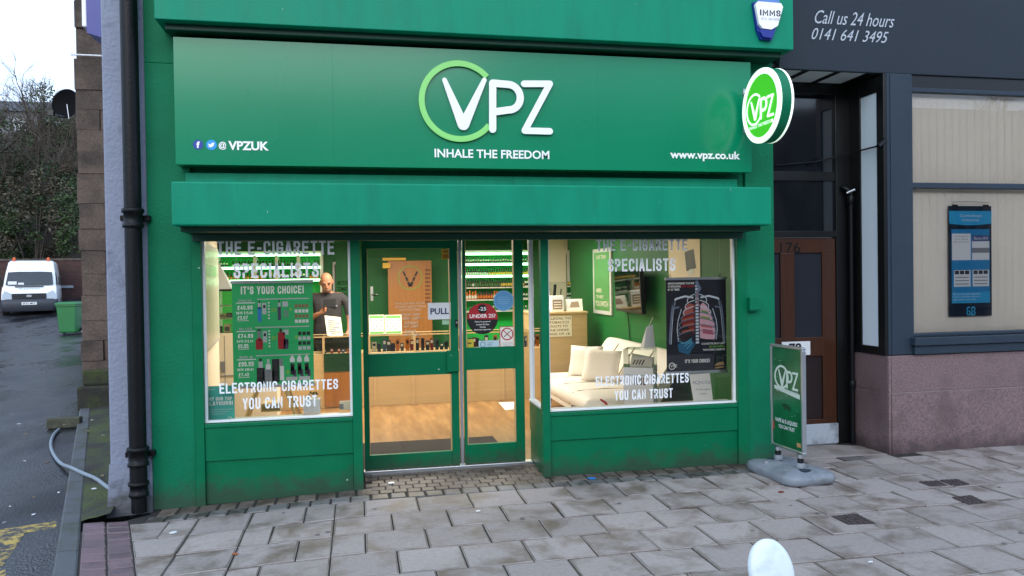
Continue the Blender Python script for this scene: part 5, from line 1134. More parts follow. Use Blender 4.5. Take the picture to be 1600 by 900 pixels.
# sofa
SF = thing('sofa', 'cream leatherette armless sofa with its back to the green wall under the television', 'sofa', (2.65, 1.9, 0))
m = MB(); sx0, sx1, sy0, sy1 = 2.12, 2.86, 1.08, 3.25
def cushion(mb, x0, x1, y0, y1, z0, z1, m_, r_=.05, puff=.02, nx=8, ny=12):
    """a puffed cushion with rounded edges"""
    rings = []
    vs = []; 
    for k_, (ins, z) in enumerate(((r_*.6, z0), (0, z0+r_*.5), (0, z1-r_*.8), (r_*.35, z1-r_*.25), (r_, z1))):
        ring = []
        X0, X1, Y0, Y1 = x0+ins, x1-ins, y0+ins, y1-ins; c_ = r_*.7
        for (cx, cy, a0) in ((X1-c_, Y1-c_, 0), (X0+c_, Y1-c_, 90), (X0+c_, Y0+c_, 180), (X1-c_, Y0+c_, 270)):
            for q in range(5): an = R(a0+22.5*q); ring.append(V3((cx+c_*math.cos(an), cy+c_*math.sin(an), z)))
        rings.append(ring)
    cx, cy = (x0+x1)/2, (y0+y1)/2
    rings.append([V3((cx+(p.x-cx)*.6, cy+(p.y-cy)*.6, z1+puff*.8)) for p in rings[-1]])
    mb.loft(rings, m_)
cushion(m, sx0, sx1, sy0, sy1, .26, .42, M_fabric, .07, .015); m.build('seat', SF)
m = MB(); m.box(sx0+.03, sx1, sy0+.03, sy1-.03, .21, .262, M_fabric); m.build('base', SF, bevel=.01)
bk0 = V3((2.80, 0, .40)); bk1 = V3((3.08, 0, .86)); dn = (bk1-bk0).normalized(); nn = V3((-dn.z, 0, dn.x))
rings = []
for yy, s_ in ((sy0+.02, .8), (sy0+.05, .97), (sy0+.3, 1), (sy1-.3, 1), (sy1-.05, .97), (sy1-.02, .8)):
    ring = []; L = (bk1-bk0).length
    for (u_, w_) in ((-.08, 0), (.1, -.002), (L*.5, .012), (L-.03, .0), (L+.0, -.03), (L, -.08), (L-.04, -.11), (.05, -.12), (-.1, -.1)):
        ring.append(bk0+dn*(L*.5+(u_-L*.5)*s_)+nn*w_+V3((0, yy, 0)))
    rings.append(ring)
m = MB(); m.loft(rings, M_fabric); bkr = m.build('backrest', SF)
m = MB()
for yy in (1.62, 2.16, 2.70): m.tube([V3((0, yy, 0))+bk0+dn*u_+nn*(.016 if .05 < u_ < .42 else .004) for u_ in (0, .12, .25, .38, .47)], .006, mat('seam_thread', '#a89c86', .7), 6)
m.build('seam', bkr)
m = MB()
for yy in (1.62, 2.16, 2.70): m.tube([(sx0-.002, yy, .3), (sx0+.03, yy, .405), (sx0+.1, yy, .425), (2.5, yy, .436), (2.8, yy, .425)], .005, MATS['seam_thread'], 6)
m.tube([(sx0+.06, sy0-.002, .275), (sx1-.06, sy0-.002, .275)], .006, MATS['seam_thread'], 6); m.build('seam', SF)
for (x, y) in ((2.2, 1.2), (2.2, 2.75), (2.75, 1.2), (2.75, 2.75)):
    m = MB(); m.tube([(x, y, .212), (x-.02, y, .012)], [.022, .016], mat('dark_sofa_leg', '#4a3526', .4), 10); m.build('leg', SF)
def pillow(name, loc, rot, w_, h_, label):
    me = MB(); n = 10; top = []; 
    vs = []
    for sgn in (1, -1):
        for i in range(n+1):
            for j in range(n+1):
                u, v_ = i/n*2-1, j/n*2-1; t_ = max(0, (1-u**4)*(1-v_**4))**.5*.06; k_ = 1-.06*(1-abs(u))*(abs(v_)**3) ; k2 = 1-.06*(1-abs(v_))*(abs(u)**3)
                vs.append((u*w_/2*k2, sgn*t_, v_*h_/2*k_))
    N_ = (n+1)**2
    fs_ = []
    for i in range(n):
        for j in range(n):
            a_ = i*(n+1)+j; fs_.append((a_, a_+1, a_+n+2, a_+n+1)); fs_.append((N_+a_, N_+a_+n+1, N_+a_+n+2, N_+a_+1))
    me.add(vs, fs_, M_fabric, True); o = me.build(name, weld=True); o.location = loc; o.rotation_euler = rot
    tag(o, label, 'cushion', 'cushions on the sofa'); return o
pillow('cushion', (2.62, 2.70, .60), (R(-16), R(0), R(-42)), .42, .38, 'cream square cushion on the sofa, the one farther from the window')
pillow('cushion', (2.66, 2.22, .60), (R(-18), R(5), R(-30)), .42, .38, 'cream square cushion on the sofa, the one nearer the window')
# white plinth with glass top, turned a little towards the street
yp = .62; x0 = at(974, 600, yp).x; zt_ = at(1000, 573, yp).z; zg_ = at(1000, 545, yp).z
PL = thing('display_plinth', 'white display plinth with a glass case on top standing behind the window', 'display plinth', (x0, yp, 0))
wd, dp = .27, .27
def lb(m, x_, X_, y_, Y_, z_, Z_, mm): m.box(x0+x_, x0+X_, yp+y_, yp+Y_, z_, Z_, mm)
m = MB(); lb(m, 0, wd, 0, dp, .012, zt_-.07, M_steel); lb(m, 0, wd, 0, dp, zt_-.066, zt_, M_steel); m.build('body', PL, bevel=.004)
m = MB(); lb(m, .002, wd-.002, .002, dp-.002, zt_+.002, zg_, M_case); m.build('case_glass', PL)
m = MB(); fr = Fr((x0, yp, 0))
for q, (s_) in enumerate('JUUL'): m.text(s_, fr, (.32+.115*q)*wd, (.40+.115*q)*wd, zt_-.155, zt_-.085, .001, M_ink, style='din')
m.build('lettering', PL)
m = MB(); X1 = x0+wd
m.add([(x0+.05, yp+.05, zt_+.004), (X1-.02, yp+.05, zt_+.004), (X1-.02, yp+.2, zt_+.075), (x0+.05, yp+.2, zt_+.11), (x0+.05, yp+.2, zt_+.004), (X1-.02, yp+.2, zt_+.004)], [(0, 1, 2, 3), (0, 3, 4), (1, 5, 2), (3, 2, 5, 4), (0, 4, 5, 1)], M_paper)
m.box(x0+.045, x0+.05, yp+.03, yp+.05, zt_+.004, zt_+.12, M_ink)
for q in range(4): m.tube([(x0+.08+.027*q, yp+.06, zt_+.025), (x0+.095+.027*q, yp+.10, zt_+.06)], .006, mat('device_bronze', '#4a3428', .35), 6)
m.build('device_tray', PL)
spin(PL, R(-30))
yz = .68
a, b = at(1004, 545, yz), at(1021, 512, yz)
m = MB(); t2 = at(1020, 496, yz)
m.add([(a.x, yz-.03, zg_+.003), (b.x+.005, yz-.03, zg_+.003), (b.x-.0, yz+.01, b.z+.03), (a.x+.045, yz+.01, b.z+.01), (a.x, yz+.06, zg_+.003), (b.x+.005, yz+.06, zg_+.003)], [(0, 1, 2, 3), (1, 5, 2), (0, 3, 4), (2, 5, 4, 3), (0, 4, 5, 1)], M_steel)
m.tube([(a.x+.05, yz, b.z-.01), (t2.x+.01, yz+.02, t2.z)], .004, M_steel, 6)
tag(m.build('folded_card', bevel=.002), 'white folded card with a thin arm on top of the plinth glass case', 'card')
# red and grey pliers left on the window ledge
ye = .25
PLi = thing('pliers', 'red handled pliers lying on the window sill in front of the sofa', 'pliers', (at(945, 635, ye).x, ye, .515))
q = lambda px, py: at(px, py, ye)
m = MB(); rp = mat('red_plastic', '#b3262a', .35); m.tube([q(938, 624), q(946, 629), q(951, 637)], [.008, .011, .012], rp, 8); m.tube([q(934, 636), q(942, 634), q(950, 637)], [.006, .009, .012], rp, 8); m.build('handle', PLi)
m = MB(); m.tube([q(950, 637), q(957, 635), q(968, 638)], [.012, .014, .006], M_blk, 8); m.build('jaw', PLi)
m = MB(); m.tube([q(893, 634), q(903, 637), q(911, 640)], [.006, .011, .007], M_blk, 8); m.tube([q(896, 640), q(904, 637), q(911, 639)], [.005, .007, .007], M_grey2, 8)
tag(m.build('small_tool'), 'small dark hand tool lying on the sill below the sofa seat', 'tool')
# lungs poster
PT2, fr, Wd, Hh = hang_poster(.2, 1042, 1134, 436, 580, 'dark poster of x-rayed lungs and ribs hanging in the window')
m = MB(); m.fbox(fr, 0, Wd, 0, Hh, -.003, 0, M_navy); m.build('sheet', PT2)
m = MB(); m.fbox(fr, -.006, Wd+.006, Hh-.006, Hh+.016, -.012, .008, M_alu); m.fbox(fr, -.006, Wd+.006, -.02, .005, -.012, .008, M_alu)
for u in (.07, .9): m.tube([fr.p(u*Wd-.012, Hh+.012, 0), fr.p(u*Wd, Hh+.05, 0), fr.p(u*Wd+.012, Hh+.012, 0)], .0025, M_blk, 5); m.tube([fr.p(u*Wd, Hh+.05, 0), fr.p(u*Wd, 2.2-fr.o.z, 0)], .0008, M_steel, 4)
m.build('rail', PT2)
m = MB()
def PP(u, v): return (u*Wd, v*Hh)
bone = mat('xray_bone_print', '#d3deea', .45); bone2 = mat('xray_faint_print', '#6d7c96', .45)
glow = mat('xray_glow_print', '#1b5f86', .45)
m.poly(fr, [PP(.17+.26*math.cos(R(a)), .225+.045*math.sin(R(a))) for a in range(0, 360, 20)], .0008, mat('deep_glow_print', '#123a58', .45)) if False else None
# lungs
Lg = [(.20, .34), (.22, .45), (.26, .58), (.30, .67), (.36, .735), (.42, .74), (.465, .68), (.47, .58), (.47, .44), (.42, .38), (.33, .35)]
m.poly(fr, [PP(u, v) for u, v in Lg], .001, mat('sooty_lung_print', '#7a2420', .45))
m.poly(fr, [PP(u, v) for u, v in ((.20, .34), (.22, .45), (.24, .52), (.34, .50), (.44, .42), (.42, .38), (.33, .35))], .0013, mat('black_lung_print', '#1f0a0c', .45))
m.poly(fr, [PP(u, v) for u, v in ((.27, .6), (.31, .68), (.36, .73), (.42, .735), (.45, .68), (.38, .63))], .0013, mat('pink_lung_print', '#a85a5c', .45))
Rg = [(.555, .36), (.55, .5), (.555, .62), (.57, .72), (.61, .745), (.67, .71), (.74, .62), (.80, .50), (.815, .40), (.80, .34), (.66, .345)]
m.poly(fr, [PP(u, v) for u, v in Rg], .001, mat('pale_pink_lung_print', '#e2b4c0', .45))
for (a_, b_, c__, d_, col) in ((.57, .77, .46, .49, '#c9606a'), (.57, .73, .55, .58, '#8fa050'), (.58, .70, .62, .645, '#6f9a5a'), (.6, .78, .39, .44, '#c0546a')): m.poly(fr, [PP(a_, c__+.02), PP(b_, c__), PP(b_-.01, d_), PP(a_, d_+.02)], .0016, mat('lung_tint_'+''.join(ch for ch in col[1:] if ch.isalpha()) + 'x%d' % int(a_*100+b_*10), col, .45))
for q in range(5):
    v = .44+.065*q; m.poly(fr, [PP(.25+.012*q, v-.02), PP(.45, v+.01), PP(.45, v+.028), PP(.255+.012*q, v+.0)], .0016, mat('rust_print', '#b85a34', .45))
# spine, ribs, collar bones, arms
for q in range(19): v = .30+.034*q; m.rect(fr, .485*Wd, .535*Wd, v*Hh, (v+.024)*Hh, .002, bone); m.rect(fr, .475*Wd, .545*Wd, (v+.006)*Hh, (v+.014)*Hh, .0017, bone2)
def bstroke(pts, w_, mm, d=.0022): ribbon(m, fr, [PP(u, v) for u, v in pts], w_*Wd, d, d+.0003, mm)
for q in range(7):
    v = .80-.065*q; ww_ = .12+.035*q if q < 5 else .28
    for s_ in (-1, 1):
        bstroke([(.51+s_*(.04+(ww_)*math.sin(R(a))*1.0), v+.035*math.cos(R(a))-.04*(a/110)) for a in range(0, 121, 12)], .013, bone if q < 3 else bone2)
for s_ in (-1, 1):
    bstroke([(.51+s_*.06, .80), (.51+s_*.2, .815), (.51+s_*.34, .79), (.51+s_*.37, .775)], .03, bone)
    bstroke([(.51+s_*.36, .77), (.51+s_*.40, .74), (.51+s_*.37, .69), (.51+s_*.30, .70)], .03, bone2)
    bstroke([(.51+s_*.39, .76), (.51+s_*.425, .62), (.51+s_*.45, .42), (.51+s_*.46, .30)], .028, bone2)
    bstroke([(.51+s_*.365, .75), (.51+s_*.40, .62), (.51+s_*.425, .42), (.51+s_*.435, .30)], .008, bone)
    bstroke([(.51+s_*.315, .34), (.51+s_*.335, .45), (.51+s_*.32, .55), (.51+s_*.26, .68)], .012, bone)
for q in range(4): bstroke([(.18+.05*q, .335-.03*q), (.3+.04*q, .31+.0*q), (.42, .36-.02*q)], .012, mat('cyan_rib_print', '#58a9c4', .45))
m.poly(fr, [PP(.18, .30), PP(.2, .22), (.36*Wd, .18*Hh), PP(.48, .3), PP(.4, .34)], .0008, glow)
bstroke([(.5, .98), (.53, .93), (.56, .9), (.52, .86), (.51, .80)], .05, bone2); bstroke([(.51, .86), (.51, .74), (.46, .7)], .02, mat('throat_print', '#a0707a', .45), .0026); bstroke([(.51, .76), (.56, .70)], .02, MATS['throat_print'], .0026)
for q, (s_, u1) in enumerate((('SMOKING INCREASES YOUR RISK', .47), ('OF DEVELOPING', .24), ('BY 25 TIMES!', .22))): m.text(s_, fr, .03*Wd, u1*Wd, (.945-.033*q)*Hh, (.967-.033*q)*Hh, .003, M_white, bold=.02)
m.text('LUNG CANCER', fr, .25*Wd, .46*Wd, .912*Hh, .934*Hh, .003, M_red, bold=.02)
for q, (s_, u0, mm) in enumerate((('E-CIGARETTES ARE AT LEAST', .58, M_white), ('95% LESS HARMFUL', .70, mat('leaf_print', '#7cc04a', .5)), ('THAN NORMAL CIGARETTES', .60, M_white))): m.text(s_, fr, u0*Wd, .97*Wd, (.285-.033*q)*Hh, (.306-.033*q)*Hh, .003, mm, bold=.02)
m.text("IT'S YOUR CHOICE!", fr, .3*Wd, .71*Wd, .092*Hh, .132*Hh, .003, M_white, style='din')
m.ring(fr, .085*Wd, .065*Hh, .055*Wd, .045*Wd, .002, .003, M_white, n=20); m.text('VPZ', fr, .055*Wd, .17*Wd, .052*Hh, .082*Hh, .0035, M_white, bold=.0)
m.poly(fr, [PP(.80, .02), PP(.95, .03), PP(.955, .075), PP(.93, .095), PP(.83, .08), PP(.80, .06)], .002, mat('tan_print', '#b08a5a', .5)); m.poly(fr, [PP(.80, .035), PP(.95, .045), PP(.95, .06), PP(.80, .05)], .0026, M_ink)
m.build('print', PT2)
# white card reading IQOS
yq = .17
a, b, c_, d_ = at(1085, 635, yq), at(1115, 634, yq), at(1109, 583, yq), at(1077, 585, yq)
m = MB(); th = .003; vs = [a, b, c_, d_]; m.add(vs+[v_+V3((0, th, 0)) for v_ in vs], [(0, 1, 2, 3), (7, 6, 5, 4), (0, 4, 5, 1), (1, 5, 6, 2), (2, 6, 7, 3), (3, 7, 4, 0)], M_paper)
fq = Fr(a, (b-a), (0, 0, 1)); Wq = (b-a).length; uq = (d_-a); 
ft = Fr(a+V3((0, -.001, 0)), (b-a), uq-(b-a)*((uq.dot(b-a))/(b-a).length_squared)); Hq = (uq-(b-a)*((uq.dot(b-a))/(b-a).length_squared)).length; sk = -.12*Wq
m.text('IQOS', ft, sk-.02*Wq+.05*Wq, sk+.95*Wq, .68*Hq, .79*Hq, .001, mat('grey_print', '#8d949a', .5)); m.text('AVAILABLE', ft, .1*Wq+sk*.4, .9*Wq+sk*.6, .5*Hq, .55*Hq, .001, MATS['grey_print']); m.text('HERE', ft, .35*Wq+sk*.4, .68*Wq+sk*.5, .36*Hq, .41*Hq, .001, MATS['grey_print'])
m.build('window_card'); tag(bpy.data.objects['window_card'], 'white tilted card reading IQOS AVAILABLE HERE in the window corner', 'card')
# sheet of paper on the floor
m = MB(); a = [atz(p_, q_, .0125) for p_, q_ in ((779, 629), (806, 628), (806, 639), (790, 641))]; m.add(a+[v_+V3((0, 0, .002)) for v_ in a], [(4, 5, 6, 7), (0, 4, 7, 3), (0, 1, 5, 4), (1, 2, 6, 5), (2, 3, 7, 6)], M_paper)
tag(m.build('paper_sheet'), 'white sheet of paper lying on the wooden shop floor', 'paper')

# ================================================================== THE MAN BEHIND THE COUNTER
MX, MY = at(511, 440, 4.62).x, 4.62
def skin_mesh(nodes, edges, root):
    me = bpy.data.meshes.new('s'); me.from_pydata([n[0] for n in nodes], edges, []); o = bpy.data.objects.new('s', me); COL.objects.link(o)
    md = o.modifiers.new('skin', 'SKIN'); md.use_smooth_shade = True
    sv = me.skin_vertices[0].data
    for i, n in enumerate(nodes): sv[i].radius = n[1]; sv[i].use_root = (i == root)
    sb = o.modifiers.new('sub', 'SUBSURF'); sb.levels = 2; sb.render_levels = 2
    dg = bpy.context.evaluated_depsgraph_get(); dg.update()
    m2 = bpy.data.meshes.new_from_object(o.evaluated_get(dg)); vs = [v_.co.copy() for v_ in m2.vertices]; fs_ = [tuple(p_.vertices) for p_ in m2.polygons]
    bpy.data.objects.remove(o); return vs, fs_
N = [((0, 0, .95), (.175, .125)), ((0, 0, 1.10), (.185, .135)), ((0, .0, 1.27), (.20, .13)), ((0, .01, 1.40), (.17, .10)), ((0, .0, 1.47), (.075, .07)), ((0, -.02, 1.53), (.065, .065)),
     ((-.17, .01, 1.41), (.075, .075)), ((-.24, .0, 1.36), (.066, .066)), ((-.275, .0, 1.10), (.05, .05)), ((-.16, -.22, 1.16), (.04, .036)), ((-.07, -.31, 1.21), (.032, .026)),
     ((.17, .01, 1.41), (.075, .075)), ((.24, .0, 1.36), (.066, .066)), ((.285, .0, 1.10), (.05, .05)), ((.28, -.12, .95), (.04, .036)), ((.24, -.20, .90), (.03, .026)),
     ((-.10, 0, .86), (.10, .10)), ((-.11, 0, .48), (.065, .065)), ((-.11, .02, .09), (.045, .045)), ((-.11, -.12, .04), (.045, .035)),
     ((.10, 0, .86), (.10, .10)), ((.11, 0, .48), (.065, .065)), ((.11, .02, .09), (.045, .045)), ((.11, -.12, .04), (.045, .035))]
E_ = [(0, 1), (1, 2), (2, 3), (3, 4), (4, 5), (3, 6), (6, 7), (7, 8), (8, 9), (9, 10), (3, 11), (11, 12), (12, 13), (13, 14), (14, 15), (0, 16), (16, 17), (17, 18), (18, 19), (0, 20), (20, 21), (21, 22), (22, 23)]
vs, fs_ = skin_mesh(N, E_, 0)
M_skin = mat('skin', '#a9755a', .6, spec=.3, var=.06, vscale=12); M_shirt = mat('charcoal_shirt', '#2f2e30', .85, var=.15, vscale=20); M_trouser = mat('dark_trousers', '#1b1c22', .8); M_stub = mat('stubble_skin', '#7a5a48', .7, var=.1, vscale=60)
body = MB(); body.add(vs, fs_, M_skin, True)
# head: skull, jaw, nose, ears, brow, tilted down towards the phone
H = MB()
H.ell((0, .01, .10), (.078, .097, .115), M_skin, 20, 14); H.ell((0, -.03, .035), (.062, .068, .075), M_skin, 16, 12); H.ell((0, -.035, -.015), (.042, .05, .035), M_skin, 14, 10)
H.ell((0, -.100, .065), (.014, .02, .028), M_skin, 10, 8); H.ell((0, -.108, .05), (.018, .015, .012), M_skin, 10, 8)
for s_ in (-1, 1): H.ell((s_*.08, .015, .075), (.012, .022, .034), M_skin, 10, 8); H.ell((s_*.032, -.088, .105), (.026, .014, .010), M_skin, 10, 8)
H.ell((0, -.09, .012), (.026, .014, .008), M_skin, 10, 6); H.ell((0, .02, -.02), (.058, .058, .09), M_skin, 14, 10)
rot = Matrix.Rotation(R(24), 4, 'X') @ Matrix.Rotation(R(8), 4, 'Z'); hv = [rot @ v_ + V3((0, -.05, 1.545)) for v_ in H.v]
body.add(hv, H.f, M_skin, True)
# hands: palms with separate bent fingers, closed on the phone
def hand(mb, wrist, palm_dir, side, spread):
    """palm + four unequal bent fingers + thumb"""
    pd = V3(palm_dir).normalized(); sd_ = V3(side).normalized(); nd = pd.cross(sd_).normalized(); w0 = V3(wrist)
    mb.loft([[w0+pd*t+sd_*(a*wd)+nd*(b*th) for a, b in ((1, 0), (.7, .8), (0, 1), (-.7, .8), (-1, 0), (-.7, -.8), (0, -1), (.7, -.8))] for t, wd, th in ((0, .024, .018), (.04, .036, .017), (.085, .040, .014), (.095, .036, .010))], M_skin)
    for i, (o_, L) in enumerate(((.03, .072), (.011, .08), (-.010, .074), (-.029, .058))):
        b0 = w0+pd*.088+sd_*o_; b1 = b0+pd*L*.45+nd*L*.12*spread; b2 = b1+pd*L*.22+nd*L*.38*spread; b3 = b2+pd*-.02*spread+nd*L*.22*spread
        mb.tube([b0-pd*.012, b1, b2, b3], [.0095, .009, .008, .0065], M_skin, 8)
    b0 = w0+pd*.03+sd_*.03; mb.tube([b0, b0+sd_*.022+pd*.02+nd*.006*spread, b0+sd_*.024+pd*.045+nd*.022*spread, b0+sd_*.012+pd*.062+nd*.035*spread], [.012, .011, .0095, .0075], M_skin, 8)
hand(body, (-.075, -.305, 1.208), (.75, -.35, .35), (.1, .5, .85), 1.0)
hand(body, (.245, -.19, .905), (-.25, -.55, -.75), (-.8, .5, .1), .8)
o = body.build('person'); o.data.materials.clear()
rm = o.modifiers.new('rm', 'REMESH'); rm.mode = 'VOXEL'; rm.voxel_size = .0085; rm.use_smooth_shade = True
sm = o.modifiers.new('sm', 'SMOOTH'); sm.factor = .5; sm.iterations = 3
dg = bpy.context.evaluated_depsgraph_get(); dg.update(); me = bpy.data.meshes.new_from_object(o.evaluated_get(dg)); o.modifiers.clear(); o.data = me
me.materials.clear()
for mm in (M_skin, M_shirt, M_trouser, M_blk): me.materials.append(mm)
inv = rot.inverted()
for p_ in me.polygons:
    c_ = p_.center; k_ = 0
    arm_l = c_.x < -.19 or (c_.y < -.14 and c_.x < .05); arm_r = c_.x > .19
    if c_.z < .06: k_ = 3
    elif c_.z < .93 and not (arm_r and c_.y < -.05) : k_ = 2
    elif c_.z < 1.475+ .02*(c_.y > 0):
        k_ = 1
        if arm_r and (c_.z < 1.17 or c_.y < -.07): k_ = 0
        if c_.x < -.19 and c_.z < 1.17: k_ = 0
        if c_.y < -.145 and c_.z < 1.36: k_ = 0
    if k_ == 0 and c_.z > 1.4:
        hl = inv @ (V3(c_)-V3((0, -.05, 1.545)))
    p_.material_index = k_; p_.use_smooth = True
tag(o, 'bald man in a dark polo shirt looking down at a phone behind the counter', 'person'); o.location = (MX, MY, -.02); o.rotation_euler = (0, 0, R(-4)); o.scale = (1.06, 1.0, .985)
person = o
def on_head(mb, name, m_):
    t_ = MB(); t_.add([rot @ v_ + V3((0, -.05, 1.545)) for v_ in mb.v], mb.f, m_, True); q_ = t_.build(name); q_.parent = person; return q_
b_ = MB(); b_.ell((0, -.046, .0), (.060, .062, .052), M_stub, 16, 10); on_head(b_, 'beard', M_stub)
b_ = MB()
for s_ in (-1, 1): b_.ell((s_*.032, -.101, .117), (.020, .005, .005), M_stub, 10, 6)
on_head(b_, 'eyebrow', mat('brown_eyebrow', '#4a3428', .7))
b_ = MB()
for s_ in (-1, 1): b_.ell((s_*.031, -.094, .092), (.013, .008, .006), M_stub, 10, 6)
on_head(b_, 'eye', mat('dark_eye', '#2a211c', .3))
b_ = MB()
b_.ell((0, -.102, .013), (.024, .006, .006), M_stub, 10, 6); on_head(b_, 'mouth', mat('lip', '#8f5548', .5))
m = MB(); m.fbox(Fr((.105, -.12, 1.30), (1, .05, 0), (0, 0, 1)), -.03, .03, -.01, .012, -.0, .004, M_grey2); q_ = m.build('badge'); q_.parent = person
ph = MB(); fr = Fr((-.035, -.375, 1.285), V3((1, .12, .02)), V3((0, .35, 1))); ph.fbox(fr, 0, .155, -.03, .085, -.006, .004, mat('black_phone', '#050506', .6, spec=.2)); o = ph.build('phone', bevel=.004); o.location = (MX, MY, -.01); tag(o, 'black phone held up in the hand of the bald man', 'phone')
# ================================================================== ON THE PAVEMENT
# swinging pavement sign on a grey moulded base
PB = thing('pavement_sign', 'green pavement sign in an aluminium frame on a grey moulded plastic base', 'pavement sign', (3.30, -.52, 0))
bl_, br_ = V3((3.30, -.33, 0)), V3((3.315, -.66, 0)); bl_ = atz(1216, 714, .12); br_ = atz(1251, 727, .12)
bdir = V3((br_.x-bl_.x, br_.y-bl_.y, 0)).normalized(); bn = V3((bdir.y, -bdir.x, 0))      # bn points to -x side
if bn.x > 0: bn = -bn
mid = (bl_+br_)/2
def board_pt(px, py):    # pixel on the board's own vertical plane
    q = ray(px, py); t_ = (mid-EYE).dot(bn)/q.dot(bn); return EYE+q*t_
c1, c2, c3, c4 = board_pt(1206, 534), board_pt(1258, 546), board_pt(1256, 713), board_pt(1206, 692)
fbn = Fr(V3((mid.x, mid.y, 0)), bdir, (0, 0, 1)); uu = lambda p_: (p_-fbn.o).dot(fbn.u)
u0, u1 = (uu(c1)+uu(c4))/2, (uu(c2)+uu(c3))/2; z0, z1 = (c3.z+c4.z)/2, (c1.z+c2.z)/2
m = MB(); w_ = .022
m.fbox(fbn, u0, u1, z1-w_, z1, -.018, .018, M_alu); m.fbox(fbn, u0, u1, z0, z0+w_, -.018, .018, M_alu); m.fbox(fbn, u0, u0+w_, z0+w_, z1-w_, -.018, .018, M_alu); m.fbox(fbn, u1-w_, u1, z0+w_, z1-w_, -.018, .018, M_alu)
m.build('frame', PB, bevel=.006)
m = MB(); m.fbox(fbn, u0+w_, u1-w_, z0+w_, z1-w_, -.008, .008, mat('mottled_poster_green', '#14603a', .25, var=.35, vscale=6, coat=.4)); pn = m.build('panel', PB)
m = MB(); Wd, Hh = u1-u0, z1-z0; fo = Fr(fbn.p(u0, z0, .0095), fbn.u, fbn.v)
M_gl = mat('pale_logo_print', '#c3d6c8', .4)
kk = Wd*.72/206.0
def TB(px, py): return (.15*Wd+(px-661)*kk, Hh*.82-(py-96)*kk*1.15)
M_sh = mat('grey_logo_shadow', '#8fa69a', .4)
m.ring(fo, *TB(717.5, 159), 64*kk, 52*kk, 0, .0006, M_gl, n=36, sq=1.0); m.poly(fo, [TB(*q) for q in ((738, 118), (870, 122), (868, 222), (690, 232))], .0003, M_sh) if False else None
vpz(m, fo, TB, kk*1.25, .0008, .0016, M_gl)
m.poly(fo, [(.12*Wd, .60*Hh), (.90*Wd, .555*Hh), (.90*Wd, .51*Hh), (.12*Wd, .565*Hh)], .0008, M_gl); m.text('INHALE THE FREEDOM', fo, .18*Wd, .85*Wd, .545*Hh, .572*Hh, .0016, mat('pale_grey_print', '#b9bfc2', .5))
m.text('VAPE & E-LIQUIDS', fo, .14*Wd, .82*Wd, .24*Hh, .285*Hh, .001, M_steel, bold=.02); m.text('YOU CAN TRUST', fo, .24*Wd, .74*Wd, .19*Hh, .225*Hh, .001, M_steel, bold=.02)
m.poly(fo, [(.35*Wd, .43*Hh), (.5*Wd, .44*Hh), (.62*Wd, .41*Hh), (.6*Wd, .37*Hh), (.52*Wd, .40*Hh), (.44*Wd, .375*Hh)], .0008, mat('deep_leaf_print', '#0d3a20', .4))
m.poly(fo, [(.03*Wd, .22*Hh), (.1*Wd, .26*Hh), (.12*Wd, .18*Hh), (.05*Wd, .14*Hh)], .0008, mat('rust_leaf_print', '#8a4a38', .4)); m.rect(fo, .8*Wd, .92*Wd, .06*Hh, .1*Hh, .0008, mat('tan_print', '#b08a5a', .5))
for q in range(14): m.disc(fo, random.uniform(.1, .9)*Wd, random.uniform(.3, .96)*Hh, .012*Wd, .0003, mat('leaf_speck_print', '#5fae7c', .4), 6)
m.build('print', pn)
ubl, ubr = uu(bl_), uu(br_)
for ub in (ubl, ubr):
    m = MB(); c_ = fbn.p(ub, 0, 0); m.tube([(c_.x, c_.y, .11), (c_.x, c_.y, z0+.002)], .024, M_blk, 14); m.lathe((c_.x, c_.y, 0), [(.036, .10), (.034, .135), (.028, .14)], mat('grey_moulded_plastic', '#80878f', .5, dirt='#666b70', dscale=9, bump=.12, bscale=120), 16); m.lathe((c_.x, c_.y, 0), [(.028, z0-.03), (.028, z0-.001)], M_alu, 14); m.build('post', PB)
# base: a rounded four-lobed slab, higher in the middle
M_base = MATS['grey_moulded_plastic']; L2, B2_ = .225, .33
rings = []; n = 40
def foot(a, s_):
    c_, s2 = math.cos(a), math.sin(a); k_ = 1+.09*math.cos(4*a+math.pi)  # waist in the middle of each side
    r_ = 1/((abs(c_)**3.2+abs(s2)**3.2)**(1/3.2)); return (c_*r_*B2_*k_*s_, s2*r_*L2*k_*s_)
for s_, z in ((.93, .004), (.985, .012), (1.0, .03), (1.0, .055), (.97, .072), (.88, .085), (.7, .095), (.45, .103), (.02, .106)):
    ring = []
    for i in range(n):
        a = 2*math.pi*i/n; x, y = foot(a, s_); dip = .0 if s_ < .3 else -.014*max(0, math.cos(4*a))*(s_ < .98)
        p_ = V3((mid.x, mid.y, 0))+bdir*x*1.0+bn*y; p_.z = z+dip; ring.append(p_)
    rings.append(ring)
m = MB(); m.loft(rings, M_base)
for sgn in (-1, 1): c_ = V3((mid.x, mid.y, 0))+bdir*(.20*sgn); m.fbox(Fr(V3((c_.x, c_.y, .089)), bn, -bdir), -.045, .045, -.016, .016, -.008, .006, M_dk)
m.lathe(V3((mid.x, mid.y, 0))+bn*.14-bdir*.1, [(.026, .08), (.026, .108), (.02, .112)], M_base, 16); m.build('base', PB)
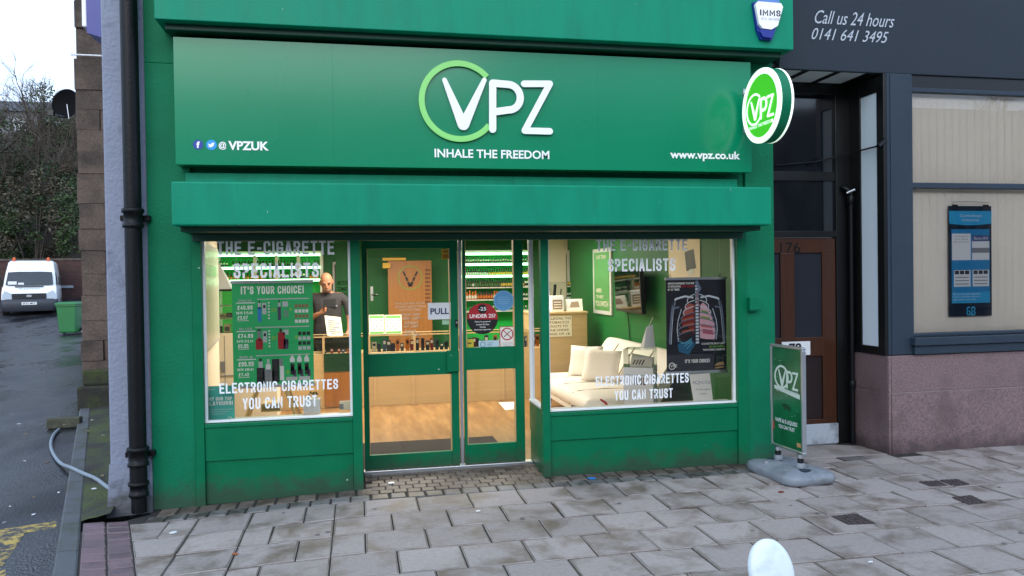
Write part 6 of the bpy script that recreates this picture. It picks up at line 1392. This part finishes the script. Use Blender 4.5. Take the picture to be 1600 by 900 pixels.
# white capped bollard at the edge of the picture
yb_ = -3.3
c_ = at(1206, 890, yb_); rr = (at(1241, 890, yb_).x-at(1171, 890, yb_).x)/2; zt_ = at(1206, 848, yb_).z
BO = thing('bollard', 'slim post with a tilted white oval cap close to the viewer', 'bollard', (c_.x, yb_, 0))
tn = V3((.12, -1, .35)).normalized(); fb = Fr((c_.x, yb_, zt_-rr*1.18), V3((1, .12, 0)), tn.cross(V3((1, .12, 0))).normalized()); 
if fb.v.z < 0: fb = Fr(fb.o, fb.u, -fb.v)
M_cap = mat('weathered_white_cap', '#dfe9ee', .5, var=.06, vscale=6, dirt='#b3c2c8', dscale=4)
m = MB(); pts = []
prof = [(.97, -.02), (1.0, -.008), (1.0, .004), (.965, .012), (.85, .018), (.5, .024), (.02, .026)]
rings = [[fb.p(rr*s_*math.cos(2*math.pi*i/40), rr*1.28*s_*math.sin(2*math.pi*i/40), d_) for i in range(40)] for s_, d_ in prof]
m.loft(rings, M_cap); m.build('cap', BO)
m = MB(); m.tube([(c_.x, yb_+.05, 0), (c_.x, yb_+.05, zt_-rr*1.2)], .038, M_dk, 20); m.lathe((c_.x, yb_+.05, 0), [(.09, 0), (.09, .012), (.06, .02), (.04, .05)], M_dk, 20); m.build('post', BO)
# small iron covers let into the slabs
M_cov = mat('rusty_iron_cover', '#4a4040', .6, var=.3, vscale=30, bump=.5, bscale=80)
def cover(pts, label, rows):
    m = MB(); a = [atz(1160+p_[0]/3.636, 660+p_[1]/3.636, .004) for p_ in pts]; c_ = sum(a, V3())/4
    m.add([p_-V3((0, 0, .03)) for p_ in a]+a, [(4, 5, 6, 7), (0, 1, 5, 4), (1, 2, 6, 5), (2, 3, 7, 6), (3, 0, 4, 7)], M_cov)
    for r_ in range(rows):
        for q in range(rows):
            u, v_ = (r_+.5)/rows, (q+.5)/rows; p_ = a[0]*(1-u)*(1-v_)+a[1]*u*(1-v_)+a[2]*u*v_+a[3]*(1-u)*v_; s_ = (a[1]-a[0]).length*.35/rows
            m.box(p_.x-s_, p_.x+s_, p_.y-s_, p_.y+s_, .0042, .008, M_cov)
    tag(m.build('iron_cover'), label, 'iron cover')
cover(((600, 580), (755, 572), (650, 517), (505, 532)), 'square iron cover in the slabs nearest the pavement sign, with raised lettering pattern', 5)
cover(((1065, 364), (1170, 358), (1110, 330), (1000, 337)), 'small iron cover in the slabs, one of a touching pair, on the pavement sign side', 4)
cover(((1190, 360), (1290, 350), (1222, 322), (1122, 327)), 'small iron cover in the slabs, one of a touching pair, beside a dark crack', 4)
cover(((1285, 467), (1392, 458), (1300, 412), (1190, 424)), 'small iron cover alone in the slabs, nearer the viewer than the pair of covers', 4)
# litter
def bit(name, px, py, size, mm, label, cat, z=0.0, rz=0):
    p_ = atz(px, py, z); m = MB(); n = 7; pts = [(size*random.uniform(.6, 1)*math.cos(2*math.pi*i/n), size*.5*random.uniform(.6, 1)*math.sin(2*math.pi*i/n)) for i in range(n)]
    f_ = Fr((p_.x, p_.y, GZ(p_.x)+z+.006), (math.cos(rz), math.sin(rz), 0), (-math.sin(rz), math.cos(rz), .12)); m.prism(f_, pts, 0, .004, mm); tag(m.build(name), label, cat)
bit('leaf', 1220, 770, .03, mat('red_leaf', '#7a2a22', .6), 'small dark red leaf on the slab below the pavement sign base', 'leaf')
bit('leaf', 368, 860, .025, mat('orange_leaf', '#a05a34', .6), 'tiny orange brown leaf in a slab joint below the stall riser', 'leaf')
bit('paper_scrap', 271, 823, .035, M_steel, 'torn white paper scrap on the slab beside the drainpipe foot', 'litter', rz=.6)
bit('paper_scrap', 611, 756, .04, M_steel, 'torn white paper scrap on the setts below the door', 'litter', rz=.2)
bit('plastic_scrap', 925, 749, .045, mat('blue_plastic', '#2f7fc8', .4), 'blue plastic scrap on the setts by the riser', 'litter', rz=-.4)
bit('chewing_gum', 747, 800, .02, M_steel, 'pale blob of gum on a slab in front of the door', 'litter')
bit('chewing_gum', 1360, 880, .018, M_steel, 'pale blob of gum on a slab beside the bollard cap', 'litter')
random.seed(31); gum = None
for i in range(26):
    p_ = V3((random.uniform(-1.2, 5.5), random.uniform(-2.6, -.4), 0))
    if gum is None:
        m = MB(); m.lathe((0, 0, 0), [(.018, 0), (.017, .002), (.01, .003)], mat('trodden_gum', '#6a6563', .7), 9); o = gum = m.build('gum_spot')
    else: o = gum.copy(); COL.objects.link(o)
    o.location = (p_.x, p_.y, GZ(p_.x)+.002); s_ = random.uniform(.5, 1.1); o.scale = (s_, s_*random.uniform(.7, 1), 1); tag(o, 'trodden grey gum spot flattened on the paving slabs', 'gum spot', 'trodden gum spots on the slabs')
random.seed(21); lm = [M_steel, mat('tan_litter', '#8c7a62', .8), mat('grey_litter', '#8d949c', .7)]
st = {}
for i in range(26):
    px, py = random.uniform(0, 95), random.uniform(640, 860)
    if i > 18: px, py = random.uniform(85, 175), random.uniform(640, 770)
    k_ = i % 3
    if k_ not in st:
        m = MB(); pts = [(.028*random.uniform(.5, 1)*math.cos(a), .016*random.uniform(.5, 1)*math.sin(a)) for a in [q*.9 for q in range(7)]]; m.prism(Fr((0, 0, 0), (1, 0, 0), (0, 1, .1)), pts, 0, .005, lm[k_]); o = m.build('litter_scrap'); st[k_] = o
    else: o = st[k_].copy(); COL.objects.link(o)
    zz = -.112 if i <= 18 else -.03
    p_ = atz(px, py, zz); o.location = (p_.x, p_.y, zz); o.rotation_euler = (0, 0, random.uniform(0, 6)); s_ = random.uniform(.5, 1.3); o.scale = (s_, s_, 1)
    tag(o, 'small pale litter scrap scattered along the alley edge', 'litter', 'litter scraps along the alley edge')
# grey hose with a timber block at its far end
z_ = -.03
pts = [atz(p_, q_, -.06+.02) for p_, q_ in ((177, 772), (165, 763), (150, 751), (130, 740), (110, 730), (95, 718), (84, 704), (79, 692), (80, 680), (86, 670), (92, 665))]
pts2 = [V3((p_.x, p_.y, -.02 if i < 3 else (-.04 if i < 5 else -.085))) for i, p_ in enumerate(pts)]
def smooth(P_, k_=3):
    for _ in range(k_):
        Q = [P_[0]]
        for a, b in zip(P_, P_[1:]): Q += [a*.75+b*.25, a*.25+b*.75]
        P_ = Q+[P_[-1]]
    return P_
m = MB(); m.tube(smooth(pts2), .017, mat('grey_hose', '#7f8c96', .45, var=.1, vscale=9), 10); m.tube([pts2[0], pts2[0]+V3((.05, -.04, .0))], .012, mat('hose_end', '#b98a8c', .5), 8)
tag(m.build('hose'), 'grey plastic hose curving from the wall foot across the kerb into the alley', 'hose')
p_ = atz(98, 668, -.1); TBk = MB(); m = MB(); m.box(p_.x-.16, p_.x+.2, p_.y-.05, p_.y+.07, -.1, .02, mat('mossy_timber', '#4c4d40', .9, var=.3, vscale=14, bump=.4, bscale=40)); tag(m.build('timber_block', bevel=.012), 'weathered timber block lying on the kerb edge where the hose ends', 'timber block')
# ================================================================== THE ALLEY
# dark sandstone rear building that steps out into the alley
SB = thing('stone_building', 'sooty brown sandstone building stepping out into the alley behind the shop', 'building', (-3.0, 5.3, 0))
ys_ = 5.3; xl_, xr_ = at(127, 500, ys_).x, -2.6
m = MB(); z = -.1; random.seed(8); row = 0
M_sb = island_mat('sandstone_block', '#62554c', .13, .9, stain='#3a332e', slo=.42, shi=.66, sscale=1.6, wet=.85, bump=.8, bscale=24, fine=.22)
while z < 9:
    h_ = random.uniform(.26, .42); x = xl_+random.uniform(-.02, .015); 
    while x < xr_:
        wd = random.uniform(.45, .75) if row % 2 else random.uniform(.28, .5)
        d_ = random.uniform(-.03, .02); m.box(x+.004, min(x+wd, xr_)-.004, ys_+d_, ys_+.4, z+.002, z+h_-.002, M_sb); x += wd
    z += h_; row += 1
m.add([(xl_+.03, ys_+.06, -.1), (xr_, ys_+.06, -.1), (xr_-3.4, ys_+11, -.1), (xl_-3.5, ys_+11, -.1), (xl_+.03, ys_+.06, 9), (xr_, ys_+.06, 9), (xr_-3.4, ys_+11, 9), (xl_-3.5, ys_+11, 9)], [(0, 1, 5, 4), (1, 2, 6, 5), (2, 3, 7, 6), (3, 0, 4, 7), (4, 5, 6, 7)], M_stone)
m.build('wall', SB, bevel=.008)
m = MB(); z = at(145, 586, ys_-.2).z; m.box(xl_-.03, xr_, ys_-.16, ys_-.035, -.1, z*.6, M_moss); m.box(xl_+.02, xr_, ys_-.10, ys_-.034, z*.6, z+.06, M_moss); m.build('footing', SB, bevel=.03)
m = MB(); zz = at(140, 88, ys_).z; m.tube([(xl_-.04, ys_-.05, zz), (xl_+.3, ys_-.05, zz+.0), (xr_, ys_-.05, zz-.02)], .012, M_steel, 6); m.build('cable', SB)
# satellite dish on its corner
DS = thing('satellite_dish', 'dark satellite dish on an arm fixed to the corner of the stone building', 'satellite dish', (xl_, ys_+.2, 4))
c_ = at(103, 162, ys_+.1); ax = V3((-.35, -.75, .28)).normalized()
ax = V3((-.30, -.95, .1)).normalized()
m = MB(); prof = [(.02, -.055)]+[(.2*t, -.055+.055*t*t) for t in (.3, .5, .7, .85, 1)]+[(.203, .008), (.198, .006)]+[(.195*t, -.045+.05*t*t) for t in (.85, .6, .3, .02)]
dsh = mat('dark_grey_dish', '#08090c', .7, spec=.1); s0 = len(m.v); m.lathe(c_, prof, dsh, 30, True, ax); 
m.build('dish', DS); 
m = MB(); lnb = c_+ax*.22+V3((-.04, 0, -.2)); m.tube([c_+V3((0, 0, -.18)), lnb], .009, M_alu, 6); m.tube([c_+V3((.03, -.05, -.02)), c_+V3((.06, -.08, -.22))], .006, M_alu, 6); m.box(lnb.x-.04, lnb.x+.03, lnb.y-.03, lnb.y+.03, lnb.z-.03, lnb.z+.04, M_blk); m.build('arm', DS)
m = MB(); m.tube([c_-ax*.05, c_-ax*.12+V3((.02, .02, 0)), V3((xl_+.02, ys_+.15, c_.z-.03))], .02, M_blk, 8); m.build('mount', DS)
# wheelie bin
BN = thing('wheelie_bin', 'green plastic wheelie bin standing beside the alley wall', 'wheelie bin', (-9.42, 22, 0))
zb = AZ(22)-.12+.015; M_bin = mat('green_bin_plastic', '#0d6a34', .4, var=.06); bx, by = -9.42, 22.0
m = MB(); rings = []
for (w_, d_, z) in ((.22, .25, .06), (.235, .28, .1), (.29, .34, .92), (.305, .355, .93), (.305, .355, .98)): rings.append([V3((bx+sx*w_+ox, by+sy*d_+oy, zb+z)) for sx, sy, ox, oy in ((-1, -1, 0, 0), (1, -1, 0, 0), (1, 1, 0, 0), (-1, 1, 0, 0))])
m.loft(rings, M_bin, smooth=False); m.build('body', BN, bevel=.02)
m = MB(); rings = [[V3((bx+sx*w_, by+sy*d_+.0, zb+z)) for sx, sy in ((-1, -1), (1, -1), (1, 1), (-1, 1))] for w_, d_, z in ((.33, .385, .985), (.335, .39, 1.02), (.3, .35, 1.06), (.2, .26, 1.075))]; m.loft(rings, M_bin, smooth=False); m.build('lid', BN, bevel=.015)
for s_ in (-1, 1):
    m = MB(); m.tube([(bx+s_*.24, by+.3, zb+.1), (bx+s_*.30, by+.3, zb+.1)], .1, M_blk, 18); m.build('wheel', BN)
m = MB(); m.tube([(bx-.25, by+.44, zb+.95), (bx+.25, by+.44, zb+.95)], .016, M_bin, 8); m.build('handle', BN)
p_ = V3((-8.95, 22.2, zb)); m = MB(); random.seed(2)
m.ell(p_+V3((0, 0, .22)), (.14, .14, .16), mat('white_bag', '#aab4bc', .4, bump=.6, bscale=14), 12, 8); m.ell(p_+V3((.02, 0, .5)), (.1, .1, .13), MATS['white_bag'], 12, 8); m.ell(p_+V3((-.02, 0, .06)), (.2, .2, .09), MATS['white_bag'], 12, 8); tag(m.build('rubbish_bag'), 'pale rubbish bags slumped between the green bin and the wall', 'rubbish bag')
# van
VX, VY = at(46, 485, 28.5).x, 28.5
VZ = AZ(VY)-.12
VN = thing('van', 'white high roof van with dark grey bumper parked at the end of the alley', 'van', (VX, VY, VZ))
M_van = mat('white_van_paint', '#e6eaee', .3, coat=.5); M_bump = mat('dark_grey_bumper', '#2c313a', .55); M_wsc = mat('dark_windscreen', '#10141c', .06, spec=.9); M_tyre = mat('tyre_rubber', '#121214', .8)
def vring(hw, yf, yb__, z, r_=.12, bow=.0):
    out = []
    for (cx, cy, a0) in ((hw-r_, yb__-.05, 0), (-hw+r_, yb__-.05, 90), (-hw+r_, yf+r_, 180), (hw-r_, yf+r_, 270)):
        for q in range(5): a = R(a0+22.5*q); rr_ = r_ if cy < 2 else .05; out.append(V3((cx+r_*math.cos(a), cy+rr_*math.sin(a)-(bow if cy < 2 and 1 <= q <= 3 else 0), z)))
    return [V3((VX, VY, VZ))+p__ for p__ in out]
m = MB(); m.loft([vring(.93, .10, 5.1, .42), vring(.965, .06, 5.1, .6), vring(.97, .08, 5.1, .82), vring(.96, .14, 5.1, 1.0), vring(.95, .32, 5.1, 1.16), vring(.93, .52, 5.1, 1.24), vring(.915, .78, 5.1, 1.5), vring(.88, 1.05, 5.08, 1.80), vring(.85, 1.22, 5.07, 1.98), vring(.82, 1.5, 5.05, 2.22, .14), vring(.76, 1.75, 4.95, 2.30, .14), vring(.5, 2.2, 4.6, 2.32, .14)], M_van); vb = m.build('body', VN)
m = MB(); m.loft([vring(.90, .02, 1.2, .2, .2), vring(.975, -.03, 1.2, .3, .2), vring(.985, -.05, 1.2, .5, .2), vring(.98, -.02, 1.2, .66, .2), vring(.95, .06, 1.2, .7, .2)], M_bump); m.build('bumper', VN)
def vp(x, y, z): return V3((VX+x, VY+y, VZ+z))
m = MB()
wl = [vp(x, y, z) for x, y, z in ((-.84, .50, 1.27), (-.4, .465, 1.265), (0, .455, 1.265), (.4, .465, 1.265), (.84, .50, 1.27), (.78, 1.0, 1.80), (.4, .97, 1.82), (0, .96, 1.82), (-.4, .97, 1.82), (-.78, 1.0, 1.80))]
m.quad([p__+V3((0, -.06, .0)) for p__ in wl], M_wsc)
for s_ in (-1, 1): m.quad([vp(s_*.955, .75, 1.27), vp(s_*.955, 1.6, 1.27), vp(s_*.90, 1.6, 1.78), vp(s_*.90, 1.1, 1.78)], M_wsc)
m.build('windscreen', VN)
m = MB(); fv = Fr(vp(0, -.02, 0), (1, 0, 0), (0, .0, 1))
m.fbox(fv, -.60, .60, .68, .92, -.1, -.06, M_bump)
for zz in (.72, .79, .86): m.fbox(fv, -.56, .56, zz, zz+.03, -.058, -.045, M_blk)
m.build('grille', VN); m = MB(); m.ring(fv, 0, .82, .05, .0, -.04, -.03, M_alu, n=20, sq=2.0); m.build('emblem', VN)
for s_ in (-1, 1):
    m = MB(); pts = [(s_*.58, .68), (s_*.93, .66), (s_*.93, .86), (s_*.84, 1.04), (s_*.62, .93)]; m.prism(fv, pts, -.14, -.075, mat('headlight_lens', '#b8c4d0', .1, spec=.8)); m.build('headlight', VN, bevel=.02)
    m = MB(); m.box(VX+s_*1.0-.08*(s_ < 0), VX+s_*1.0+.08*(s_ > 0)+.02, VY+.78, VY+.86, VZ+1.25, VZ+1.62, M_blk); m.build('mirror', VN, bevel=.02)
    for yy in (.95, 4.1):
        m = MB(); m.tube([vp(s_*.78, yy, .34), vp(s_*.98, yy, .34)], .34, M_tyre, 24); m.tube([vp(s_*.97, yy, .34), vp(s_*.99, yy, .34)], .2, M_alu, 18); m.build('wheel', VN)
    m = MB(); m.lathe(vp(s_*.62, 1.7, 2.28), [(.07, 0), (.07, .05), (.055, .06), (.055, .14), (.03, .16)], mat('amber_beacon', '#c8541c', .25), 12); m.build('beacon', VN)
m = MB(); m.fbox(fv, -.26, .26, .46, .57, .032, .045, M_steel); m.text('SK55 MFX', fv, -.23, .23, .48, .55, .047, M_ink, bold=.02); m.build('number_plate', VN)
fbn_ = Fr(vp(0, .18, 1.06), (1, 0, 0), V3((0, .8, .6))); m = MB(); m.text('Prysmian', fbn_, -.36, .36, -.06, .06, .06, mat('slate_lettering', '#5a6470', .5), italic=.2); m.fbox(fbn_, -.5, .5, .14, .18, .03, .06, M_blk); m.build('bonnet_lettering', VN)
m = MB(); m.box(VX-.75, VX-.45, VY+.42, VY+.43, VZ+1.29, VZ+1.42, M_steel); m.box(VX-.4, VX-.2, VY+.42, VY+.43, VZ+1.28, VZ+1.36, M_steel); m.build('dashboard_paper', VN)
spin(VN, R(17))
# brick wall behind the van
BWL = thing('brick_wall', 'dark red brick wall closing the far end of the alley', 'wall', (-18, 34, 0))
def brick_mat():
    m = bpy.data.materials.new('dark_brick'); m.use_nodes = True; t = m.node_tree; b = t.nodes['Principled BSDF']; b.inputs['Roughness'].default_value = .9
    co = t.nodes.new('ShaderNodeTexCoord'); mp_ = t.nodes.new('ShaderNodeMapping'); mp_.inputs['Rotation'].default_value = (R(90), 0, 0); br = t.nodes.new('ShaderNodeTexBrick'); br.inputs['Scale'].default_value = 1; br.inputs['Brick Width'].default_value = .23; br.inputs['Row Height'].default_value = .078; br.inputs['Mortar Size'].default_value = .008
    br.inputs['Color1'].default_value = lin('#4a2d2a'); br.inputs['Color2'].default_value = lin('#38231f'); br.inputs['Mortar'].default_value = lin('#3d3532')
    t.links.new(co.outputs['Object'], mp_.inputs[0]); t.links.new(mp_.outputs[0], br.inputs[0]); t.links.new(br.outputs[0], b.inputs['Base Color']); return m
zt_ = at(70, 404, 34).z
m = MB(); m.box(-30, -9, 34, 34.3, .3, zt_-.1, brick_mat()); m.build('wall', BWL); m = MB(); m.box(-30, -9, 33.95, 34.35, zt_-.098, zt_, M_stone); m.build('coping', BWL, bevel=.01)
p_ = at(105, 448, 33.97); m = MB(); m.box(p_.x-.26, p_.x+.26, 33.95, 33.999, p_.z-.06, p_.z+.06, mat('pale_street_plate', '#8d949c', .5)); m.build('plate', BWL)
# ================================================================== WOODED BANK BEHIND THE WALL
hl = MB(); pts = []; NX, NY = 24, 14
for j in range(NY+1):
    y = 34.6+j*3.2
    for i in range(NX+1):
        x = -75+i*4.5; t_ = max(0, (y-35)/24.0); z = 1.6+11.5*min(1, t_)**.9+.5*math.sin(i*1.3+j*.7)-max(0, (x+10)/20)*.0
        pts.append((x, y, z))
hl.add(pts, [(j*(NX+1)+i, j*(NX+1)+i+1, (j+1)*(NX+1)+i+1, (j+1)*(NX+1)+i) for j in range(NY) for i in range(NX)], M_earth, True); hl.build('hillside', kind='structure')
def leaf_mat(name, c1, c2):
    m = bpy.data.materials.new(name); m.use_nodes = True; t = m.node_tree; b = t.nodes['Principled BSDF']; b.inputs['Roughness'].default_value = .6
    ge = t.nodes.new('ShaderNodeNewGeometry'); r_ = t.nodes.new('ShaderNodeValToRGB'); r_.color_ramp.elements[0].color = lin(c1); r_.color_ramp.elements[1].color = lin(c2)
    t.links.new(ge.outputs['Random Per Island'], r_.inputs[0]); t.links.new(r_.outputs[0], b.inputs['Base Color']); return m
M_ivy = leaf_mat('ivy_leaf', '#17260f', '#3d5428'); M_ivy2 = leaf_mat('laurel_leaf', '#1c2c14', '#46603a'); M_dead = leaf_mat('dry_leaf', '#2e2b20', '#554d3a')
M_bark = mat('grey_bark', '#3b342e', .9, var=.3, vscale=6); M_twig = mat('brown_twig', '#4d443a', .9)
def bush(x, y, z, rx, ry, rz, seed, m_, n, label, ls=.13):
    rnd = random.Random(seed); t_ = thing('ivy_bush', label, 'bush', (x, y, z), 'ivy bushes on the bank behind the brick wall')
    cl = []
    for i in range(26):
        a, e = rnd.uniform(0, 6.28), rnd.uniform(-.5, 1.35); k_ = rnd.uniform(.45, 1); cl.append((V3((rx*k_*math.cos(a)*math.cos(e), ry*k_*math.sin(a)*math.cos(e), rz*(.75+k_*math.sin(e)))), rnd.uniform(.3, .6)))
    m = MB()
    for i in range(n):
        c_, s_ = rnd.choice(cl); d = V3((rnd.gauss(0, 1), rnd.gauss(0, 1), rnd.gauss(0, 1))).normalized()*s_*rnd.random()**.4
        p_ = V3((x, y, z))+c_+V3((d.x*rx*.5, d.y*ry*.5, d.z*rz*.45)); 
        a = V3((rnd.uniform(-1, 1), rnd.uniform(-1, 1), rnd.uniform(-.8, .3))).normalized()*ls*rnd.uniform(.6, 1.2); b = a.cross(V3((rnd.uniform(-1, 1), rnd.uniform(-1, 1), rnd.uniform(-1, 1)))).normalized()*ls*.55
        m.quad([p_-a*.5, p_+b*.5, p_+a*.6, p_-b*.5], m_)
    m.build('foliage', t_)
    m = MB()
    for i in range(5): e = V3((x+rnd.uniform(-.6, .6)*rx, y+rnd.uniform(-.3, .3)*ry, z+rz*rnd.uniform(.8, 1.3))); m.tube([(x+rnd.uniform(-.3, .3), y, z-.4), (x*.5+e.x*.5, y*.5+e.y*.5, z+rz*.4), e], [.07, .05, .02], M_bark, 5)
    m.build('stem', t_)
def bare_tree(x, y, z, H_, seed, label, group=None, r0=.16, lean=(0, 0), wide=1.0, levels=5, fan=(5, 5, 4, 4), name='bare_tree', cat='tree'):
    rnd = random.Random(seed); t_ = thing(name, label, cat, (x, y, z), group); tr = MB(); tw = MB()
    def grow(p_, d, L, r_, lv):
        n = 4 if lv < 3 else 3; pts = [p_]; q = p_; dd = d
        for i in range(n):
            dd = (dd+V3((rnd.gauss(0, .16), rnd.gauss(0, .16), rnd.gauss(0, .10)+.05))).normalized(); q = q+dd*L/n; pts.append(q)
        mb = tr if lv < 2 else tw
        mb.tube(pts, [r_*(1-.62*i/n) for i in range(n+1)], M_bark if lv < 2 else M_twig, (8, 6, 4, 3, 3, 3)[lv], True, False)
        if lv >= levels-1: return
        k_ = fan[lv]
        for i in range(k_):
            f_ = rnd.uniform(.35, 1) if lv else rnd.uniform(.3, 1); j = min(n-1, int(f_*n)); b0 = pts[j].lerp(pts[j+1], f_*n-j if f_ < 1 else 1)
            sp = rnd.uniform(.45, 1.0)*wide; az = rnd.uniform(0, 6.28); u = dd.cross(V3((.3, .2, 1))).normalized() if abs(dd.z) < .95 else V3((1, 0, 0)); v_ = dd.cross(u)
            nd = (dd+ (u*math.cos(az)+v_*math.sin(az))*sp).normalized(); grow(b0, nd, L*rnd.uniform(.5, .75), r_*(.38 if lv == 0 else .5)*rnd.uniform(.8, 1.1), lv+1)
    grow(V3((x, y, z-.4)), V3((lean[0], lean[1], 1)).normalized(), H_*.45, r0, 0)
    tr.build('trunk', t_); tw.build('crown', t_); return t_
IV = 'dark evergreen ivy bush massed on the bank behind the brick wall'
def hz(y): return 1.6+11.5*min(1, max(0, (y-35)/24.0))**.9
random.seed(4)
k_ = 0
for (y, step, rx, rz) in ((36.5, 2.3, 2.1, 2.2), (39.5, 2.7, 2.4, 2.9), (44, 3.2, 2.8, 3.2), (50, 3.8, 3.2, 2.4)):
    x = -27-(y-36)*.45
    while x < -9-(y-36)*.25:
        kind = (M_ivy, M_ivy2, M_ivy, M_ivy2, M_ivy, M_dead)[k_ % 6] if y < 48 else (M_dead, M_ivy, M_ivy2)[k_ % 3]
        bush(x+random.uniform(-.5, .5), y+random.uniform(-.6, .6), hz(y)-.2, rx*random.uniform(.85, 1.15), 1.6, rz*random.uniform(.75, 1.3), 100+k_, kind, 2800, IV, .17+.004*(y-36)); k_ += 1; x += step
for (px, y, H_, sd, wd, lab) in ((28, 37.5, 11.5, 5, 1.0, 'bare winter tree with many fine twigs at the near left of the wooded bank'), (70, 41, 10.5, 9, .95, 'bare winter tree standing mid bank above the van roof'), (-30, 38.5, 11, 14, 1.0, 'bare winter tree on the bank farthest from the shop'), (112, 39, 8.5, 17, .9, 'bare winter tree close to the stone building on the bank'), (50, 47, 9.5, 23, 1.0, 'bare winter tree high up on the bank, in front of the distant house'), (100, 48, 8, 29, 1.0, 'bare winter tree high on the bank beside the satellite dish')):
    p_ = at(px, 400, y); bare_tree(p_.x, y, hz(y)-.2, H_, sd, lab, 'bare trees on the bank', r0=.20, wide=wd, levels=5, fan=(8, 5, 4, 4))
# the distant house above the trees
hp = at(55, 165, 72); HS = thing('house', 'distant grey house with a dark slate roof above the bare trees', 'house', (hp.x, 72, hp.z-6))
hx, hy, hz_ = hp.x, 72, hp.z
m = MB(); m.box(hx-6, hx+6, hy, hy+8, 8, hz_-.6, mat('grey_harling', '#6e6f74', .9, var=.1)); m.build('wall', HS)
m = MB(); m.add([(hx-6.4, hy-.4, hz_-.6), (hx+6.4, hy-.4, hz_-.6), (hx+6.4, hy+8.4, hz_-.6), (hx-6.4, hy+8.4, hz_-.6), (hx-6.4, hy+4, hz_+1.2), (hx+6.4, hy+4, hz_+1.2)], [(0, 1, 5, 4), (2, 3, 4, 5), (0, 4, 3), (1, 2, 5), (3, 2, 1, 0)], mat('dark_slate', '#34363c', .7)); m.build('roof', HS)
for i in range(4):
    for j in range(2):
        m = MB(); m.box(hx-4.7+2.8*i, hx-3.6+2.8*i, hy-.03, hy-.004, hz_-2.6-2.8*j, hz_-1.2-2.8*j, mat('pale_window_glass', '#c0cad4', .1)); m.build('window', HS)
# ================================================================== ACROSS THE STREET (seen only as reflections in glass and paint)
tr = thing('tenement_building', 'grey stone tenement across the street, mirrored in the shop glass', 'building', (6, -27, 0))
m = MB(); m.box(-16, 34, -33, -26, -.2, 9.4, mat('street_sandstone', '#6a625c', .9, var=.1, vscale=.6)); m.build('wall', tr)
for i in range(14):
    for j in range(3):
        m = MB(); m.box(-14+3.4*i, -12.7+3.4*i, -25.99, -25.95, 1.0+2.8*j, 2.8+2.8*j, mat('street_window', '#1c2228', .1)); m.build('window', tr)
for (x, y, H_, sd, lab) in ((17.0, -13, 10, 41, 'bare street tree mirrored in the bank window'), (12.0, -12.5, 9, 47, 'bare street tree mirrored in the fanlight over the brown door'), (1.5, -16, 9, 43, 'bare street tree mirrored in the fascia')): bare_tree(x, y, 0, H_, sd, lab, 'street trees across the road', r0=.2, levels=5, fan=(7, 6, 4, 3), wide=.8)
